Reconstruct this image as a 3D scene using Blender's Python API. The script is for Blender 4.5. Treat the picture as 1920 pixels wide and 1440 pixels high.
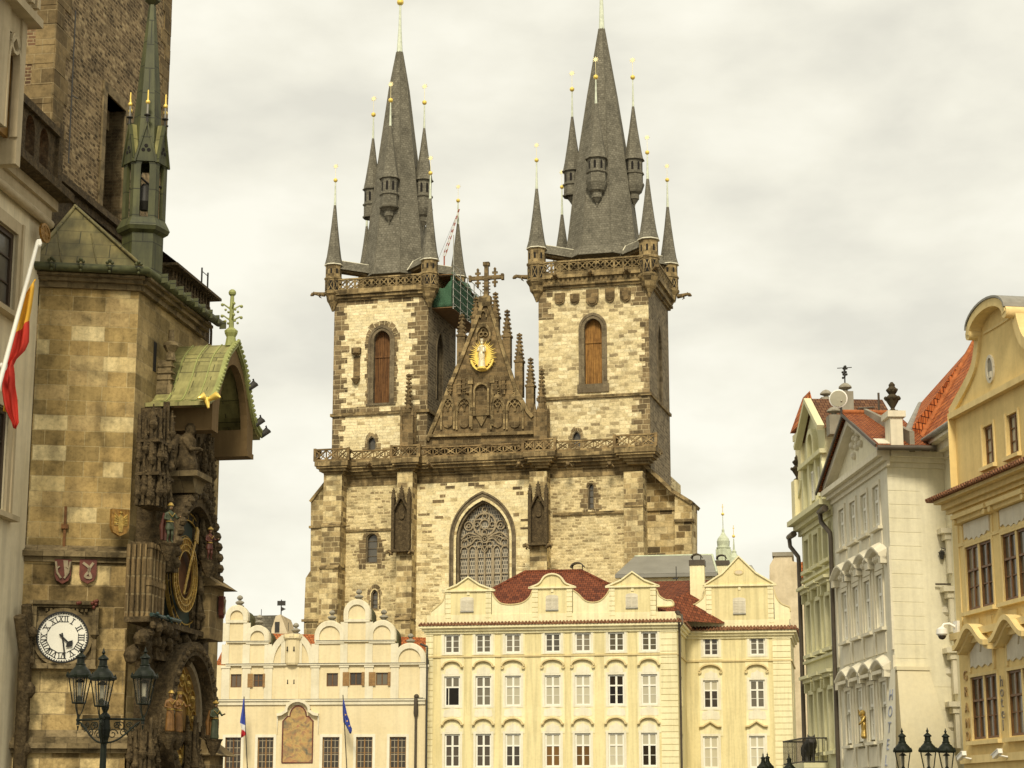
import bpy, math, random
from math import sin, cos, tan, pi, radians, sqrt, atan2
from mathutils import Vector, Matrix

for o in list(bpy.data.objects):
	bpy.data.objects.remove(o)
SC = bpy.context.scene
COL = SC.collection
RND = random.Random(7)

# ------------------------------------------------------------------ camera
F_PX = 3720.0                      # focal length in pixels of the 1920 wide photograph
PITCH = radians(12.28)
EYE = 1.7
cam_d = bpy.data.cameras.new('camera')
cam_d.sensor_width = 36.0
cam_d.lens = 36.0 * F_PX / 1920.0
cam_d.clip_start = 0.5
cam_d.clip_end = 5000.0
cam = bpy.data.objects.new('camera', cam_d)
COL.objects.link(cam)
cam.location = (0, 0, EYE)
cam.rotation_euler = (pi / 2 + PITCH, 0, 0)
SC.camera = cam

# ------------------------------------------------------------------ world
SUN_EL, SUN_AZ = radians(42), radians(184)        # azimuth clockwise from +Y
wd = bpy.data.worlds.new('World')
SC.world = wd
wd.use_nodes = True
nt = wd.node_tree
nt.nodes.clear()
def wn(t, **k):
	n = nt.nodes.new(t)
	for a, b in k.items():
		setattr(n, a, b)
	return n
w_out = wn('ShaderNodeOutputWorld')
w_sky = wn('ShaderNodeTexSky', sky_type='NISHITA', sun_disc=False)
w_sky.sun_elevation = SUN_EL
w_sky.sun_rotation = SUN_AZ
w_b1 = wn('ShaderNodeBackground'); w_b1.inputs['Strength'].default_value = 0.1
w_b2 = wn('ShaderNodeBackground'); w_b2.inputs['Strength'].default_value = 1.0
w_mix = wn('ShaderNodeMixShader'); w_mix.inputs[0].default_value = 0.93
w_tc = wn('ShaderNodeTexCoord')
w_map = wn('ShaderNodeMapping'); w_map.inputs['Scale'].default_value = (1.0, 1.0, 2.1)
w_map.inputs['Location'].default_value = (3.1, 0.4, 1.9)
w_n1 = wn('ShaderNodeTexNoise'); w_n1.inputs['Scale'].default_value = 9.0; w_n1.inputs['Detail'].default_value = 7; w_n1.inputs['Roughness'].default_value = 0.5; w_n1.inputs['Distortion'].default_value = 0.12
w_r = wn('ShaderNodeValToRGB')
e = w_r.color_ramp.elements
e[0].position = 0.34; e[0].color = (0.79, 0.76, 0.645, 1)
e[1].position = 0.66; e[1].color = (1.02, 0.985, 0.84, 1)
m_ = w_r.color_ramp.elements.new(0.5); m_.color = (0.915, 0.88, 0.74, 1)
nt.links.new(w_tc.outputs['Generated'], w_map.inputs['Vector'])
nt.links.new(w_map.outputs[0], w_n1.inputs['Vector'])
nt.links.new(w_n1.outputs['Fac'], w_r.inputs[0])
nt.links.new(w_r.outputs[0], w_b2.inputs['Color'])
nt.links.new(w_sky.outputs[0], w_b1.inputs['Color'])
nt.links.new(w_b1.outputs[0], w_mix.inputs[1])
nt.links.new(w_b2.outputs[0], w_mix.inputs[2])
nt.links.new(w_mix.outputs[0], w_out.inputs['Surface'])

# ------------------------------------------------------------------ sun behind thin cloud, behind-left of the camera
sl = bpy.data.lights.new('sun', 'SUN')
sl.energy = 3.2
sl.angle = radians(14)
sl.color = (1.0, 0.90, 0.70)
so = bpy.data.objects.new('sun', sl)
COL.objects.link(so)
sd = Vector((sin(SUN_AZ) * cos(SUN_EL), cos(SUN_AZ) * cos(SUN_EL), sin(SUN_EL)))
so.rotation_euler = sd.to_track_quat('Z', 'Y').to_euler()
so.location = sd * 300

SC.view_settings.view_transform = 'Standard'
SC.view_settings.look = 'None'
SC.view_settings.exposure = 0.06
SC.view_settings.gamma = 1.0
SC.render.engine = 'CYCLES'

# ------------------------------------------------------------------ places: photograph pixel -> point in the town
def ray(u, v):
	s = (720.0 - v) / F_PX
	return Vector(((u - 960.0) / F_PX, cos(PITCH) - s * sin(PITCH), sin(PITCH) + s * cos(PITCH)))
def at(u, v, Y):
	d = ray(u, v)
	return Vector((0, 0, EYE)) + d * (Y / d.y)

class Frame:
	"""a facade: x along it (left to right seen from the street), y into the building, z up"""
	def __init__(s, u, v, Y, deg, org=None):
		p = at(u, v, Y) if org is None else Vector(org)
		s.o = Vector((p.x, p.y, 0)); s.t = radians(deg)
		s.ax = Vector((cos(s.t), sin(s.t), 0)); s.ay = Vector((-sin(s.t), cos(s.t), 0))
	def loc(s, p):
		d = Vector(p) - s.o
		return Vector((d.dot(s.ax), d.dot(s.ay), d.z))
	def pt(s, x, y, z):
		return s.o + s.ax * x + s.ay * y + Vector((0, 0, z))
	def uv(s, u, v, y=0.0):
		c = s.loc((0, 0, EYE)); d = ray(u, v); dl = Vector((d.dot(s.ax), d.dot(s.ay), d.z))
		t = (y - c.y) / dl.y
		return (c.x + dl.x * t, c.z + dl.z * t)
	def X(s, u, v, y=0.0): return s.uv(u, v, y)[0]
	def Z(s, u, v, y=0.0): return s.uv(u, v, y)[1]
	def ux(s, u, v, x):
		c = s.loc((0, 0, EYE)); d = ray(u, v); dl = Vector((d.dot(s.ax), d.dot(s.ay), d.z))
		t = (x - c.x) / dl.x
		return (c.y + dl.y * t, c.z + dl.z * t)

# ------------------------------------------------------------------ objects
def thing(name, label, cat, frame=None, xyz=(0, 0, 0), group=None, rot=None, loc=None):
	o = bpy.data.objects.new(name, None)
	COL.objects.link(o)
	if frame is not None:
		o.location = frame.pt(*xyz); o.rotation_euler = (0, 0, frame.t)
	if loc is not None: o.location = loc
	if rot is not None: o.rotation_euler = (0, 0, rot)
	o['label'] = label; o['category'] = cat
	if group: o['group'] = group
	o.empty_display_size = 0.3
	return o
def tag(o, label, cat, group=None):
	o['label'] = label; o['category'] = cat
	if group: o['group'] = group
	return o
def dup(o, parent=None):
	c = o.copy(); COL.objects.link(c); c.parent = parent
	for ch in list(o.children):
		dup(ch, c)
	return c

class MB:
	def __init__(s):
		s.v = []; s.f = []; s.m = []; s.sm = []; s.M = None
	def add(s, vs, fs, mat=0, smooth=False):
		b = len(s.v)
		if s.M is not None:
			vs = [s.M @ Vector(p) for p in vs]
			flip = s.M.determinant() < 0
		else:
			flip = False
		s.v.extend([tuple(p) for p in vs])
		for f in fs:
			g = [b + i for i in f]
			if flip: g.reverse()
			s.f.append(g); s.m.append(mat); s.sm.append(smooth)
	def side(s, x, y, deg=90):
		s.M = Matrix.Translation((x, y, 0)) @ Matrix.Rotation(radians(deg), 4, 'Z')
		return s
	def main(s):
		s.M = None
		return s
	def box(s, x0, x1, y0, y1, z0, z1, mat=0):
		if x1 < x0: x0, x1 = x1, x0
		if y1 < y0: y0, y1 = y1, y0
		if z1 < z0: z0, z1 = z1, z0
		vs = [(x0, y0, z0), (x1, y0, z0), (x1, y1, z0), (x0, y1, z0), (x0, y0, z1), (x1, y0, z1), (x1, y1, z1), (x0, y1, z1)]
		s.add(vs, [(0, 3, 2, 1), (4, 5, 6, 7), (0, 1, 5, 4), (1, 2, 6, 5), (2, 3, 7, 6), (3, 0, 4, 7)], mat)
	def prism(s, poly, y0, y1, mat=0, smooth=False, back=True):
		"""poly in (x,z), extruded from y0 (front) to y1"""
		a = sum(poly[i][0] * poly[(i + 1) % len(poly)][1] - poly[(i + 1) % len(poly)][0] * poly[i][1] for i in range(len(poly)))
		if a < 0: poly = poly[::-1]
		n = len(poly)
		vs = [(p[0], y0, p[1]) for p in poly] + [(p[0], y1, p[1]) for p in poly]
		s.add(vs, [tuple(range(n))], mat)
		if back: s.add(vs, [tuple(range(2 * n - 1, n - 1, -1))], mat)
		s.add(vs, [(i, n + i, n + (i + 1) % n, (i + 1) % n) for i in range(n)], mat, smooth)
	def prismz(s, poly, z0, z1, mat=0, top=1.0, c=None):
		"""poly in (x,y) extruded upwards; top scales the upper ring about c"""
		a = sum(poly[i][0] * poly[(i + 1) % len(poly)][1] - poly[(i + 1) % len(poly)][0] * poly[i][1] for i in range(len(poly)))
		if a < 0: poly = poly[::-1]
		n = len(poly)
		if c is None: c = (sum(p[0] for p in poly) / n, sum(p[1] for p in poly) / n)
		vs = [(p[0], p[1], z0) for p in poly] + [(c[0] + (p[0] - c[0]) * top, c[1] + (p[1] - c[1]) * top, z1) for p in poly]
		s.add(vs, [tuple(range(n - 1, -1, -1)), tuple(range(n, 2 * n))] + [(i, (i + 1) % n, n + (i + 1) % n, n + i) for i in range(n)], mat)
	def rings(s, prof, cx=0, cy=0, n=8, phase=None, mat=0, smooth=False, sx=1, sy=1):
		"""prof: list of (r,z[,mat]) from bottom to top, n sided"""
		if phase is None: phase = pi / n
		vs = []; m = len(prof)
		for p in prof:
			for k in range(n):
				a = phase + 2 * pi * k / n
				vs.append((cx + p[0] * cos(a) * sx, cy + p[0] * sin(a) * sy, p[1]))
		for j in range(m - 1):
			mm = prof[j][2] if len(prof[j]) > 2 else mat
			b = []
			for k in range(n):
				b.append((j * n + k, j * n + (k + 1) % n, (j + 1) * n + (k + 1) % n, (j + 1) * n + k))
			s.add(vs, b, mm, smooth)
		s.add(vs, [tuple(range(n - 1, -1, -1))], prof[0][2] if len(prof[0]) > 2 else mat)
		s.add(vs, [tuple(range((m - 1) * n, m * n))], prof[-1][2] if len(prof[-1]) > 2 else mat)
	def ball(s, c, r, n=10, mat=0, sz=1.0, sx=1, sy=1):
		pr = []
		k = max(4, n // 2 + 1)
		for i in range(k + 1):
			a = -pi / 2 + pi * i / k
			pr.append((max(1e-4, r * cos(a)), c[2] + r * sz * sin(a)))
		s.rings(pr, c[0], c[1], n, 0, mat, True, sx, sy)
	def tube(s, pts, r, n=6, mat=0, smooth=True):
		pts = [Vector(p) for p in pts]
		rs = r if isinstance(r, (list, tuple)) else [r] * len(pts)
		vs = []; up = Vector((0.31, 0.17, 0.93)).normalized()
		for i, p in enumerate(pts):
			d = (pts[min(i + 1, len(pts) - 1)] - pts[max(i - 1, 0)])
			if d.length < 1e-9: d = Vector((0, 0, 1))
			d.normalize()
			a = d.cross(up)
			if a.length < 0.05: a = d.cross(Vector((1, 0, 0)))
			a.normalize(); b = a.cross(d)
			for k in range(n):
				t = 2 * pi * k / n
				vs.append(p + a * (rs[i] * cos(t)) - b * (rs[i] * sin(t)))
		fs = []
		for j in range(len(pts) - 1):
			for k in range(n):
				fs.append((j * n + k, j * n + (k + 1) % n, (j + 1) * n + (k + 1) % n, (j + 1) * n + k))
		s.add(vs, fs, mat, smooth)
		s.add(vs, [tuple(range(n - 1, -1, -1)), tuple(range((len(pts) - 1) * n, len(pts) * n))], mat)
	def wall(s, x0, x1, z0, z1, y=0.0, holes=(), d=0.25, mat=0, rmat=None):
		"""front face of a wall with openings; hole = (xa,xb,za,zb) or (xa,xb,za,zb,spring,kind)"""
		if rmat is None: rmat = mat
		xs = sorted(set([x0, x1] + [h[0] for h in holes] + [h[1] for h in holes]))
		zs = sorted(set([z0, z1] + [h[2] for h in holes] + [h[3] for h in holes]))
		xs = [x for x in xs if x0 - 1e-6 <= x <= x1 + 1e-6]; zs = [z for z in zs if z0 - 1e-6 <= z <= z1 + 1e-6]
		for i in range(len(xs) - 1):
			for j in range(len(zs) - 1):
				xm = (xs[i] + xs[i + 1]) / 2; zm = (zs[j] + zs[j + 1]) / 2
				if any(h[0] < xm < h[1] and h[2] < zm < h[3] for h in holes): continue
				s.add([(xs[i], y, zs[j]), (xs[i + 1], y, zs[j]), (xs[i + 1], y, zs[j + 1]), (xs[i], y, zs[j + 1])], [(0, 1, 2, 3)], mat)
		for h in holes:
			if len(h) == 4:
				a, b, c, e_ = h
				loop = [(a, c), (b, c), (b, e_), (a, e_)]
			else:
				a, b, c, e_, sp, kind = h
				arc = arch_pts((a + b) / 2, sp, (b - a) / 2, e_ - sp, kind)
				k = len(arc) // 2
				s.add([(b, y, e_)] + [(p[0], y, p[1]) for p in arc[:k + 1]], [(0, i + 1, i) for i in range(1, k + 1)], mat)
				s.add([(a, y, e_)] + [(p[0], y, p[1]) for p in arc[k:]], [(0, i + 1, i) for i in range(1, len(arc) - k)], mat)
				loop = [(a, c), (b, c)] + arc
			n = len(loop)
			vs = [(p[0], y, p[1]) for p in loop] + [(p[0], y + d, p[1]) for p in loop]
			s.add(vs, [(i, (i + 1) % n, n + (i + 1) % n, n + i) for i in range(n)], rmat)
	def build(s, name, mats, parent=None, smooth_angle=None):
		me = bpy.data.meshes.new(name)
		me.from_pydata(s.v, [], s.f)
		if not isinstance(mats, (list, tuple)): mats = [mats]
		for m in mats: me.materials.append(m)
		me.polygons.foreach_set('material_index', [min(i, len(mats) - 1) for i in s.m])
		me.polygons.foreach_set('use_smooth', s.sm)
		me.update()
		uvl = me.uv_layers.new(name='UVMap')
		co = me.vertices
		data = [0.0] * (2 * len(me.loops))
		for p in me.polygons:
			n = p.normal
			if abs(n.z) > 0.97:
				t = Vector((1, 0, 0)); b = Vector((0, 1, 0))
			else:
				t = Vector((0, 0, 1)).cross(n); t.normalize(); b = n.cross(t)
			for li in p.loop_indices:
				q = co[me.loops[li].vertex_index].co
				data[2 * li] = q.dot(t); data[2 * li + 1] = q.dot(b)
		uvl.data.foreach_set('uv', data)
		o = bpy.data.objects.new(name, me)
		COL.objects.link(o)
		if parent is not None: o.parent = parent
		return o

def arch_pts(cx, sp, hw, rise, kind='pointed', n=7):
	"""points of an arch from the right springing over the top to the left springing"""
	out = []
	if kind == 'round':
		for i in range(2 * n + 1):
			a = pi * i / (2 * n)
			out.append((cx + hw * cos(a), sp + rise * sin(a)))
		return out
	# two arcs meeting in a point: centre offset so that the apex sits at rise
	c = (rise * rise - hw * hw) / (2 * hw)      # centre lies at -c from the axis for the right arc
	R = hw + c
	if R <= 0.01: return arch_pts(cx, sp, hw, rise, 'round', n)
	top = atan2(rise, c)
	for i in range(n + 1):
		a = top * i / n
		out.append((cx - c + R * cos(a), sp + R * sin(a)))
	for i in range(n - 1, -1, -1):
		a = top * i / n
		out.append((cx + c - R * cos(a), sp + R * sin(a)))
	return out

def arch_band(mb, cx, z0, sp, hw, rise, w, y0, y1, kind='pointed', mat=0, rw=None, n=7):
	"""moulding of width w round an arched opening, legs down to z0"""
	i_ = [(cx + hw, z0)] + arch_pts(cx, sp, hw, rise, kind, n) + [(cx - hw, z0)]
	o_ = [(cx + hw + w, z0)] + arch_pts(cx, sp, hw + w, rise + (rw if rw else w * 1.25), kind, n) + [(cx - hw - w, z0)]
	strip(mb, i_, o_, y0, y1, mat)

def strip(mb, a, b, y0, y1, mat=0):
	"""solid ribbon between polylines a and b (x,z), thickness y0..y1"""
	n = len(a)
	vs = [(p[0], y0, p[1]) for p in a] + [(p[0], y0, p[1]) for p in b] + [(p[0], y1, p[1]) for p in a] + [(p[0], y1, p[1]) for p in b]
	fs = []
	for i in range(n - 1):
		fs.append((i + 1, i, n + i, n + i + 1))
		fs.append((i, i + 1, 2 * n + i + 1, 2 * n + i))
		fs.append((n + i + 1, n + i, 3 * n + i, 3 * n + i + 1))
	fs.append((0, 2 * n, 3 * n, n)); fs.append((n - 1, 2 * n - 1, 4 * n - 1, 3 * n - 1))
	# orient the front faces towards -y
	p, q, r = Vector(vs[fs[0][0]]), Vector(vs[fs[0][1]]), Vector(vs[fs[0][2]])
	if (q - p).cross(r - p).y > 0: fs = [f[::-1] for f in fs]
	mb.add(vs, fs, mat)

def ribbon(mb, pts, w, y0, y1, mat=0):
	"""bar of width w following a polyline in (x,z)"""
	a = []; b = []
	for i, p in enumerate(pts):
		q0 = pts[max(0, i - 1)]; q1 = pts[min(len(pts) - 1, i + 1)]
		dx, dz = q1[0] - q0[0], q1[1] - q0[1]
		l = sqrt(dx * dx + dz * dz) or 1.0
		nx, nz = -dz / l * w / 2, dx / l * w / 2
		a.append((p[0] + nx, p[1] + nz)); b.append((p[0] - nx, p[1] - nz))
	strip(mb, a, b, y0, y1, mat)

def curve(pts, n=6):
	"""Catmull-Rom through (x,z) points"""
	out = []
	for i in range(len(pts) - 1):
		p0 = pts[max(0, i - 1)]; p1 = pts[i]; p2 = pts[i + 1]; p3 = pts[min(len(pts) - 1, i + 2)]
		for k in range(n):
			t = k / n
			out.append(tuple(0.5 * (2 * p1[j] + (p2[j] - p0[j]) * t + (2 * p0[j] - 5 * p1[j] + 4 * p2[j] - p3[j]) * t * t + (3 * p1[j] - p0[j] - 3 * p2[j] + p3[j]) * t ** 3) for j in range(len(p1))))
	out.append(tuple(pts[-1]))
	return out

# ------------------------------------------------------------------ materials
MATS = {}
class NT:
	def __init__(s, name):
		s.m = bpy.data.materials.new(name); s.m.use_nodes = True
		s.t = s.m.node_tree; s.t.nodes.clear()
		s.out = s.n('ShaderNodeOutputMaterial'); s.b = s.n('ShaderNodeBsdfPrincipled')
		s.l(s.b.outputs[0], s.out.inputs[0])
	def n(s, t, **k):
		x = s.t.nodes.new(t)
		for a, b in k.items(): setattr(x, a, b)
		return x
	def l(s, a, b): s.t.links.new(a, b)
	def uv(s): return s.n('ShaderNodeTexCoord').outputs['UV']
	def obj(s): return s.n('ShaderNodeTexCoord').outputs['Object']
	def noise(s, vec, scale, detail=4, rough=0.55, dist=0.0, sc=None):
		if sc is not None:
			mp = s.n('ShaderNodeMapping'); mp.inputs['Scale'].default_value = sc
			s.l(vec, mp.inputs['Vector']); vec = mp.outputs[0]
		x = s.n('ShaderNodeTexNoise'); s.l(vec, x.inputs['Vector'])
		x.inputs['Scale'].default_value = scale; x.inputs['Detail'].default_value = detail
		x.inputs['Roughness'].default_value = rough; x.inputs['Distortion'].default_value = dist
		return x
	def ramp(s, fac, stops, mode='LINEAR'):
		x = s.n('ShaderNodeValToRGB'); x.color_ramp.interpolation = mode
		while len(x.color_ramp.elements) < len(stops): x.color_ramp.elements.new(0.5)
		for e_, (p, c) in zip(x.color_ramp.elements, stops):
			e_.position = p
			e_.color = (c, c, c, 1) if isinstance(c, (int, float)) else (c[0], c[1], c[2], 1)
		s.l(fac, x.inputs[0])
		return x.outputs[0]
	def mix(s, fac, a, b, mode='MIX'):
		x = s.n('ShaderNodeMix', data_type='RGBA', blend_type=mode)
		for val, idx in ((fac, 0), (a, 6), (b, 7)):
			if isinstance(val, (int, float)): x.inputs[idx].default_value = val if idx == 0 else (val, val, val, 1)
			elif isinstance(val, tuple): x.inputs[idx].default_value = (val[0], val[1], val[2], 1)
			else: s.l(val, x.inputs[idx])
		return x.outputs[2]
	def math(s, op, a, b=0.0):
		x = s.n('ShaderNodeMath', operation=op)
		for val, idx in ((a, 0), (b, 1)):
			if isinstance(val, (int, float)): x.inputs[idx].default_value = val
			else: s.l(val, x.inputs[idx])
		return x.outputs[0]
	def bump(s, h, dist=0.02, strength=0.6):
		x = s.n('ShaderNodeBump'); x.inputs['Distance'].default_value = dist; x.inputs['Strength'].default_value = strength
		s.l(h, x.inputs['Height']); s.l(x.outputs[0], s.b.inputs['Normal'])
	def col(s, c):
		if isinstance(c, tuple): s.b.inputs['Base Color'].default_value = (c[0], c[1], c[2], 1)
		else: s.l(c, s.b.inputs['Base Color'])
	def set(s, rough=0.8, metal=0.0, spec=0.3):
		s.b.inputs['Roughness'].default_value = rough; s.b.inputs['Metallic'].default_value = metal
		s.b.inputs['Specular IOR Level'].default_value = spec
		return s.m

def masonry(name, bw, bh, stops, mortar, ms=0.02, warp=0.03, stain=(0.55, 0.45), stain_scale=0.35, bumpd=0.03, squash=0.7, sf=3, grain=7.0, streak=0.0, mode='LINEAR'):
	k = NT(name); uv = k.uv()
	nz = k.noise(uv, 2.3, 4, 0.65)
	off = k.n('ShaderNodeVectorMath', operation='SUBTRACT'); k.l(nz.outputs['Color'], off.inputs[0]); off.inputs[1].default_value = (0.5, 0.5, 0.5)
	sc = k.n('ShaderNodeVectorMath', operation='SCALE'); k.l(off.outputs[0], sc.inputs[0]); sc.inputs['Scale'].default_value = warp * 2
	ad = k.n('ShaderNodeVectorMath', operation='ADD'); k.l(uv, ad.inputs[0]); k.l(sc.outputs[0], ad.inputs[1])
	br = k.n('ShaderNodeTexBrick', offset=0.43, offset_frequency=2, squash=squash, squash_frequency=sf)
	k.l(ad.outputs[0], br.inputs['Vector'])
	br.inputs['Color1'].default_value = (0, 0, 0, 1); br.inputs['Color2'].default_value = (1, 1, 1, 1); br.inputs['Mortar'].default_value = (0.5, 0.5, 0.5, 1)
	br.inputs['Scale'].default_value = 1.0; br.inputs['Mortar Size'].default_value = ms; br.inputs['Mortar Smooth'].default_value = 0.25
	br.inputs['Brick Width'].default_value = bw; br.inputs['Row Height'].default_value = bh
	bw_ = k.n('ShaderNodeRGBToBW'); k.l(br.outputs['Color'], bw_.inputs[0])
	big = k.noise(uv, stain_scale, 4, 0.6)
	f = k.math('ADD', bw_.outputs[0], k.math('MULTIPLY', k.math('SUBTRACT', big.outputs['Fac'], 0.5), 0.7))
	c = k.ramp(f, stops, mode)
	c = k.mix(br.outputs['Fac'], c, mortar)
	gr = k.noise(uv, grain, 6, 0.7)
	c = k.mix(0.75, c, k.ramp(gr.outputs['Fac'], [(0.25, 0.45), (0.5, 1.0), (0.8, 1.25)]), 'MULTIPLY')
	md = k.noise(uv, 2.1, 5, 0.7, 0.6)
	c = k.mix(0.85, c, k.ramp(md.outputs['Fac'], [(0.28, 0.62), (0.5, 1.0), (0.75, 1.18)]), 'MULTIPLY')
	st = k.noise(uv, stain_scale * 1.9, 5, 0.65)
	c = k.mix(1.0, c, k.ramp(st.outputs['Fac'], [(0.36, stain[0]), (0.52, 1.0), (1.0, 1.0 + stain[1] * 0.2)]), 'MULTIPLY')
	if streak:
		sk = k.noise(uv, 1.0, 4, 0.6, sc=(2.6, 0.22, 1))
		c = k.mix(streak, c, k.ramp(sk.outputs['Fac'], [(0.40, 0.35), (0.55, 1.0)]), 'MULTIPLY')
	k.col(c)
	h = k.math('ADD', k.math('MULTIPLY', br.outputs['Fac'], -0.7), k.math('MULTIPLY', gr.outputs['Fac'], 0.6))
	k.bump(h, bumpd, 0.7)
	MATS[name] = k.set(0.9, 0, 0.2)
	return MATS[name]

def plaster(name, c, dirt=0.82, scale=0.5, rough=0.85, streak=0.15, tint=None, bumpd=0.006):
	k = NT(name); uv = k.uv()
	a = k.noise(uv, scale, 6, 0.6); b = k.noise(uv, 5.0, 5, 0.7)
	t = tint or (c[0] * dirt, c[1] * dirt * 0.98, c[2] * dirt * 0.92)
	x = k.mix(k.ramp(a.outputs['Fac'], [(0.35, 0.0), (0.68, 1.0)]), c, t)
	x = k.mix(0.5, x, k.ramp(b.outputs['Fac'], [(0.3, 0.86), (0.6, 1.05)]), 'MULTIPLY')
	if streak:
		sk = k.noise(uv, 1.0, 4, 0.6, sc=(3.0, 0.18, 1))
		x = k.mix(streak, x, k.ramp(sk.outputs['Fac'], [(0.38, 0.35), (0.55, 1.0)]), 'MULTIPLY')
	k.col(x); k.bump(b.outputs['Fac'], bumpd, 0.5)
	MATS[name] = k.set(rough, 0, 0.2)
	return MATS[name]

def plain(name, c, rough=0.6, metal=0.0, spec=0.35, var=0.25, scale=3.0):
	k = NT(name); a = k.noise(k.obj(), scale, 5, 0.65)
	k.col(k.mix(1.0, c, k.ramp(a.outputs['Fac'], [(0.3, 1.0 - var), (0.65, 1.0 + var * 0.5)]), 'MULTIPLY'))
	k.bump(a.outputs['Fac'], 0.004, 0.35)
	MATS[name] = k.set(rough, metal, spec)
	return MATS[name]

def glass(name, c, rough=0.08, var=0.5):
	k = NT(name); oi = k.n('ShaderNodeObjectInfo')
	a = k.noise(k.uv(), 1.3, 3, 0.5)
	f = k.math('ADD', k.math('MULTIPLY', oi.outputs['Random'], 0.6), k.math('MULTIPLY', a.outputs['Fac'], 0.4))
	k.col(k.mix(1.0, c, k.ramp(f, [(0.2, 1.0 - var), (0.8, 1.0 + var)]), 'MULTIPLY'))
	k.bump(a.outputs['Fac'], 0.01, 0.15)
	MATS[name] = k.set(rough, 0, 0.5)
	return MATS[name]

def tiles(name, c1, c2, tw=0.22, th=0.32, dark=(0.09, 0.025, 0.01)):
	"""clay tiles: rows that overlap downwards, each tile its own tone"""
	k = NT(name); uv = k.uv()
	br = k.n('ShaderNodeTexBrick', offset=0.5, offset_frequency=2, squash=1.0)
	k.l(uv, br.inputs['Vector'])
	br.inputs['Color1'].default_value = (0, 0, 0, 1); br.inputs['Color2'].default_value = (1, 1, 1, 1); br.inputs['Mortar'].default_value = (0, 0, 0, 1)
	br.inputs['Scale'].default_value = 1.0; br.inputs['Mortar Size'].default_value = 0.022; br.inputs['Mortar Smooth'].default_value = 0.6
	br.inputs['Brick Width'].default_value = tw; br.inputs['Row Height'].default_value = th
	bw_ = k.n('ShaderNodeRGBToBW'); k.l(br.outputs['Color'], bw_.inputs[0])
	sp = k.n('ShaderNodeSeparateXYZ'); k.l(uv, sp.inputs[0])
	row = k.math('FRACT', k.math('DIVIDE', sp.outputs['Y'], th))
	big = k.noise(uv, 0.8, 5, 0.65)
	f = k.math('ADD', k.math('MULTIPLY', bw_.outputs[0], 0.6), k.math('MULTIPLY', big.outputs['Fac'], 0.5))
	c = k.ramp(f, [(0.2, c2), (0.55, c1), (0.9, (c1[0] * 1.2, c1[1] * 1.3, c1[2] * 1.4))])
	c = k.mix(br.outputs['Fac'], c, dark)
	gr = k.noise(uv, 14, 4, 0.7)
	c = k.mix(0.5, c, k.ramp(gr.outputs['Fac'], [(0.3, 0.6), (0.6, 1.1)]), 'MULTIPLY')
	k.col(c)
	wv = k.math('SINE', k.math('MULTIPLY', sp.outputs['X'], 2 * pi / tw))
	h = k.math('ADD', k.math('MULTIPLY', k.math('SUBTRACT', 1.0, row), 0.8), k.math('MULTIPLY', wv, 0.35))
	h = k.math('SUBTRACT', h, k.math('MULTIPLY', br.outputs['Fac'], 0.5))
	k.bump(h, 0.09, 1.0)
	MATS[name] = k.set(0.8, 0, 0.25)
	return MATS[name]

# stone of the church
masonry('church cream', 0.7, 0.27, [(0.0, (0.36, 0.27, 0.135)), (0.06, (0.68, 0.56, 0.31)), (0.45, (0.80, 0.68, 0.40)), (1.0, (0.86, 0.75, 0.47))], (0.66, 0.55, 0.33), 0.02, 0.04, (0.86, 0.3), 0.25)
masonry('church patched', 0.85, 0.34, [(0.0, (0.27, 0.21, 0.115)), (0.08, (0.38, 0.30, 0.165)), (0.2, (0.50, 0.40, 0.215)), (0.42, (0.66, 0.545, 0.30)), (0.75, (0.74, 0.62, 0.36)), (1.0, (0.82, 0.71, 0.44))], (0.66, 0.545, 0.31), 0.035, 0.16, (0.78, 0.3), 0.35, squash=0.55)
masonry('church rubble', 0.62, 0.26, [(0.0, (0.30, 0.225, 0.115)), (0.16, (0.44, 0.345, 0.178)), (0.32, (0.55, 0.44, 0.23)), (0.65, (0.70, 0.575, 0.31)), (1.0, (0.80, 0.67, 0.385))], (0.70, 0.575, 0.32), 0.045, 0.13, (0.72, 0.3), 0.28, 0.05)
masonry('church blocks', 0.95, 0.46, [(0.0, (0.19, 0.14, 0.07)), (0.22, (0.31, 0.23, 0.113)), (0.45, (0.44, 0.33, 0.16)), (0.72, (0.60, 0.47, 0.235)), (1.0, (0.72, 0.59, 0.325))], (0.58, 0.465, 0.25), 0.03, 0.03, (0.6, 0.3), 0.3, 0.04, streak=0.25)
masonry('church quoin', 0.9, 0.46, [(0.0, (0.12, 0.088, 0.047)), (0.5, (0.205, 0.148, 0.076)), (1.0, (0.32, 0.235, 0.122))], (0.46, 0.37, 0.21), 0.03, 0.01, (0.7, 0.2), 0.5)
masonry('church carved', 0.8, 0.42, [(0.0, (0.10, 0.07, 0.034)), (0.5, (0.18, 0.126, 0.06)), (1.0, (0.28, 0.195, 0.092))], (0.22, 0.165, 0.085), 0.025, 0.02, (0.55, 0.2), 0.5)
masonry('church cornice', 1.1, 0.4, [(0.0, (0.13, 0.094, 0.046)), (0.45, (0.26, 0.187, 0.088)), (1.0, (0.44, 0.325, 0.155))], (0.36, 0.275, 0.14), 0.02, 0.01, (0.42, 0.2), 0.4, streak=0.4)
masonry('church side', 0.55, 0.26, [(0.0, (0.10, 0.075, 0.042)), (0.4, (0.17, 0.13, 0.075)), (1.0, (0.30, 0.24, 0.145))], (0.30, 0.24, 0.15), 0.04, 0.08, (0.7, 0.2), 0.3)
masonry('church moulding', 0.7, 0.5, [(0.0, (0.13, 0.10, 0.06)), (1.0, (0.22, 0.175, 0.105))], (0.24, 0.19, 0.12), 0.012, 0.0, (0.7, 0.2), 0.6)
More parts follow.
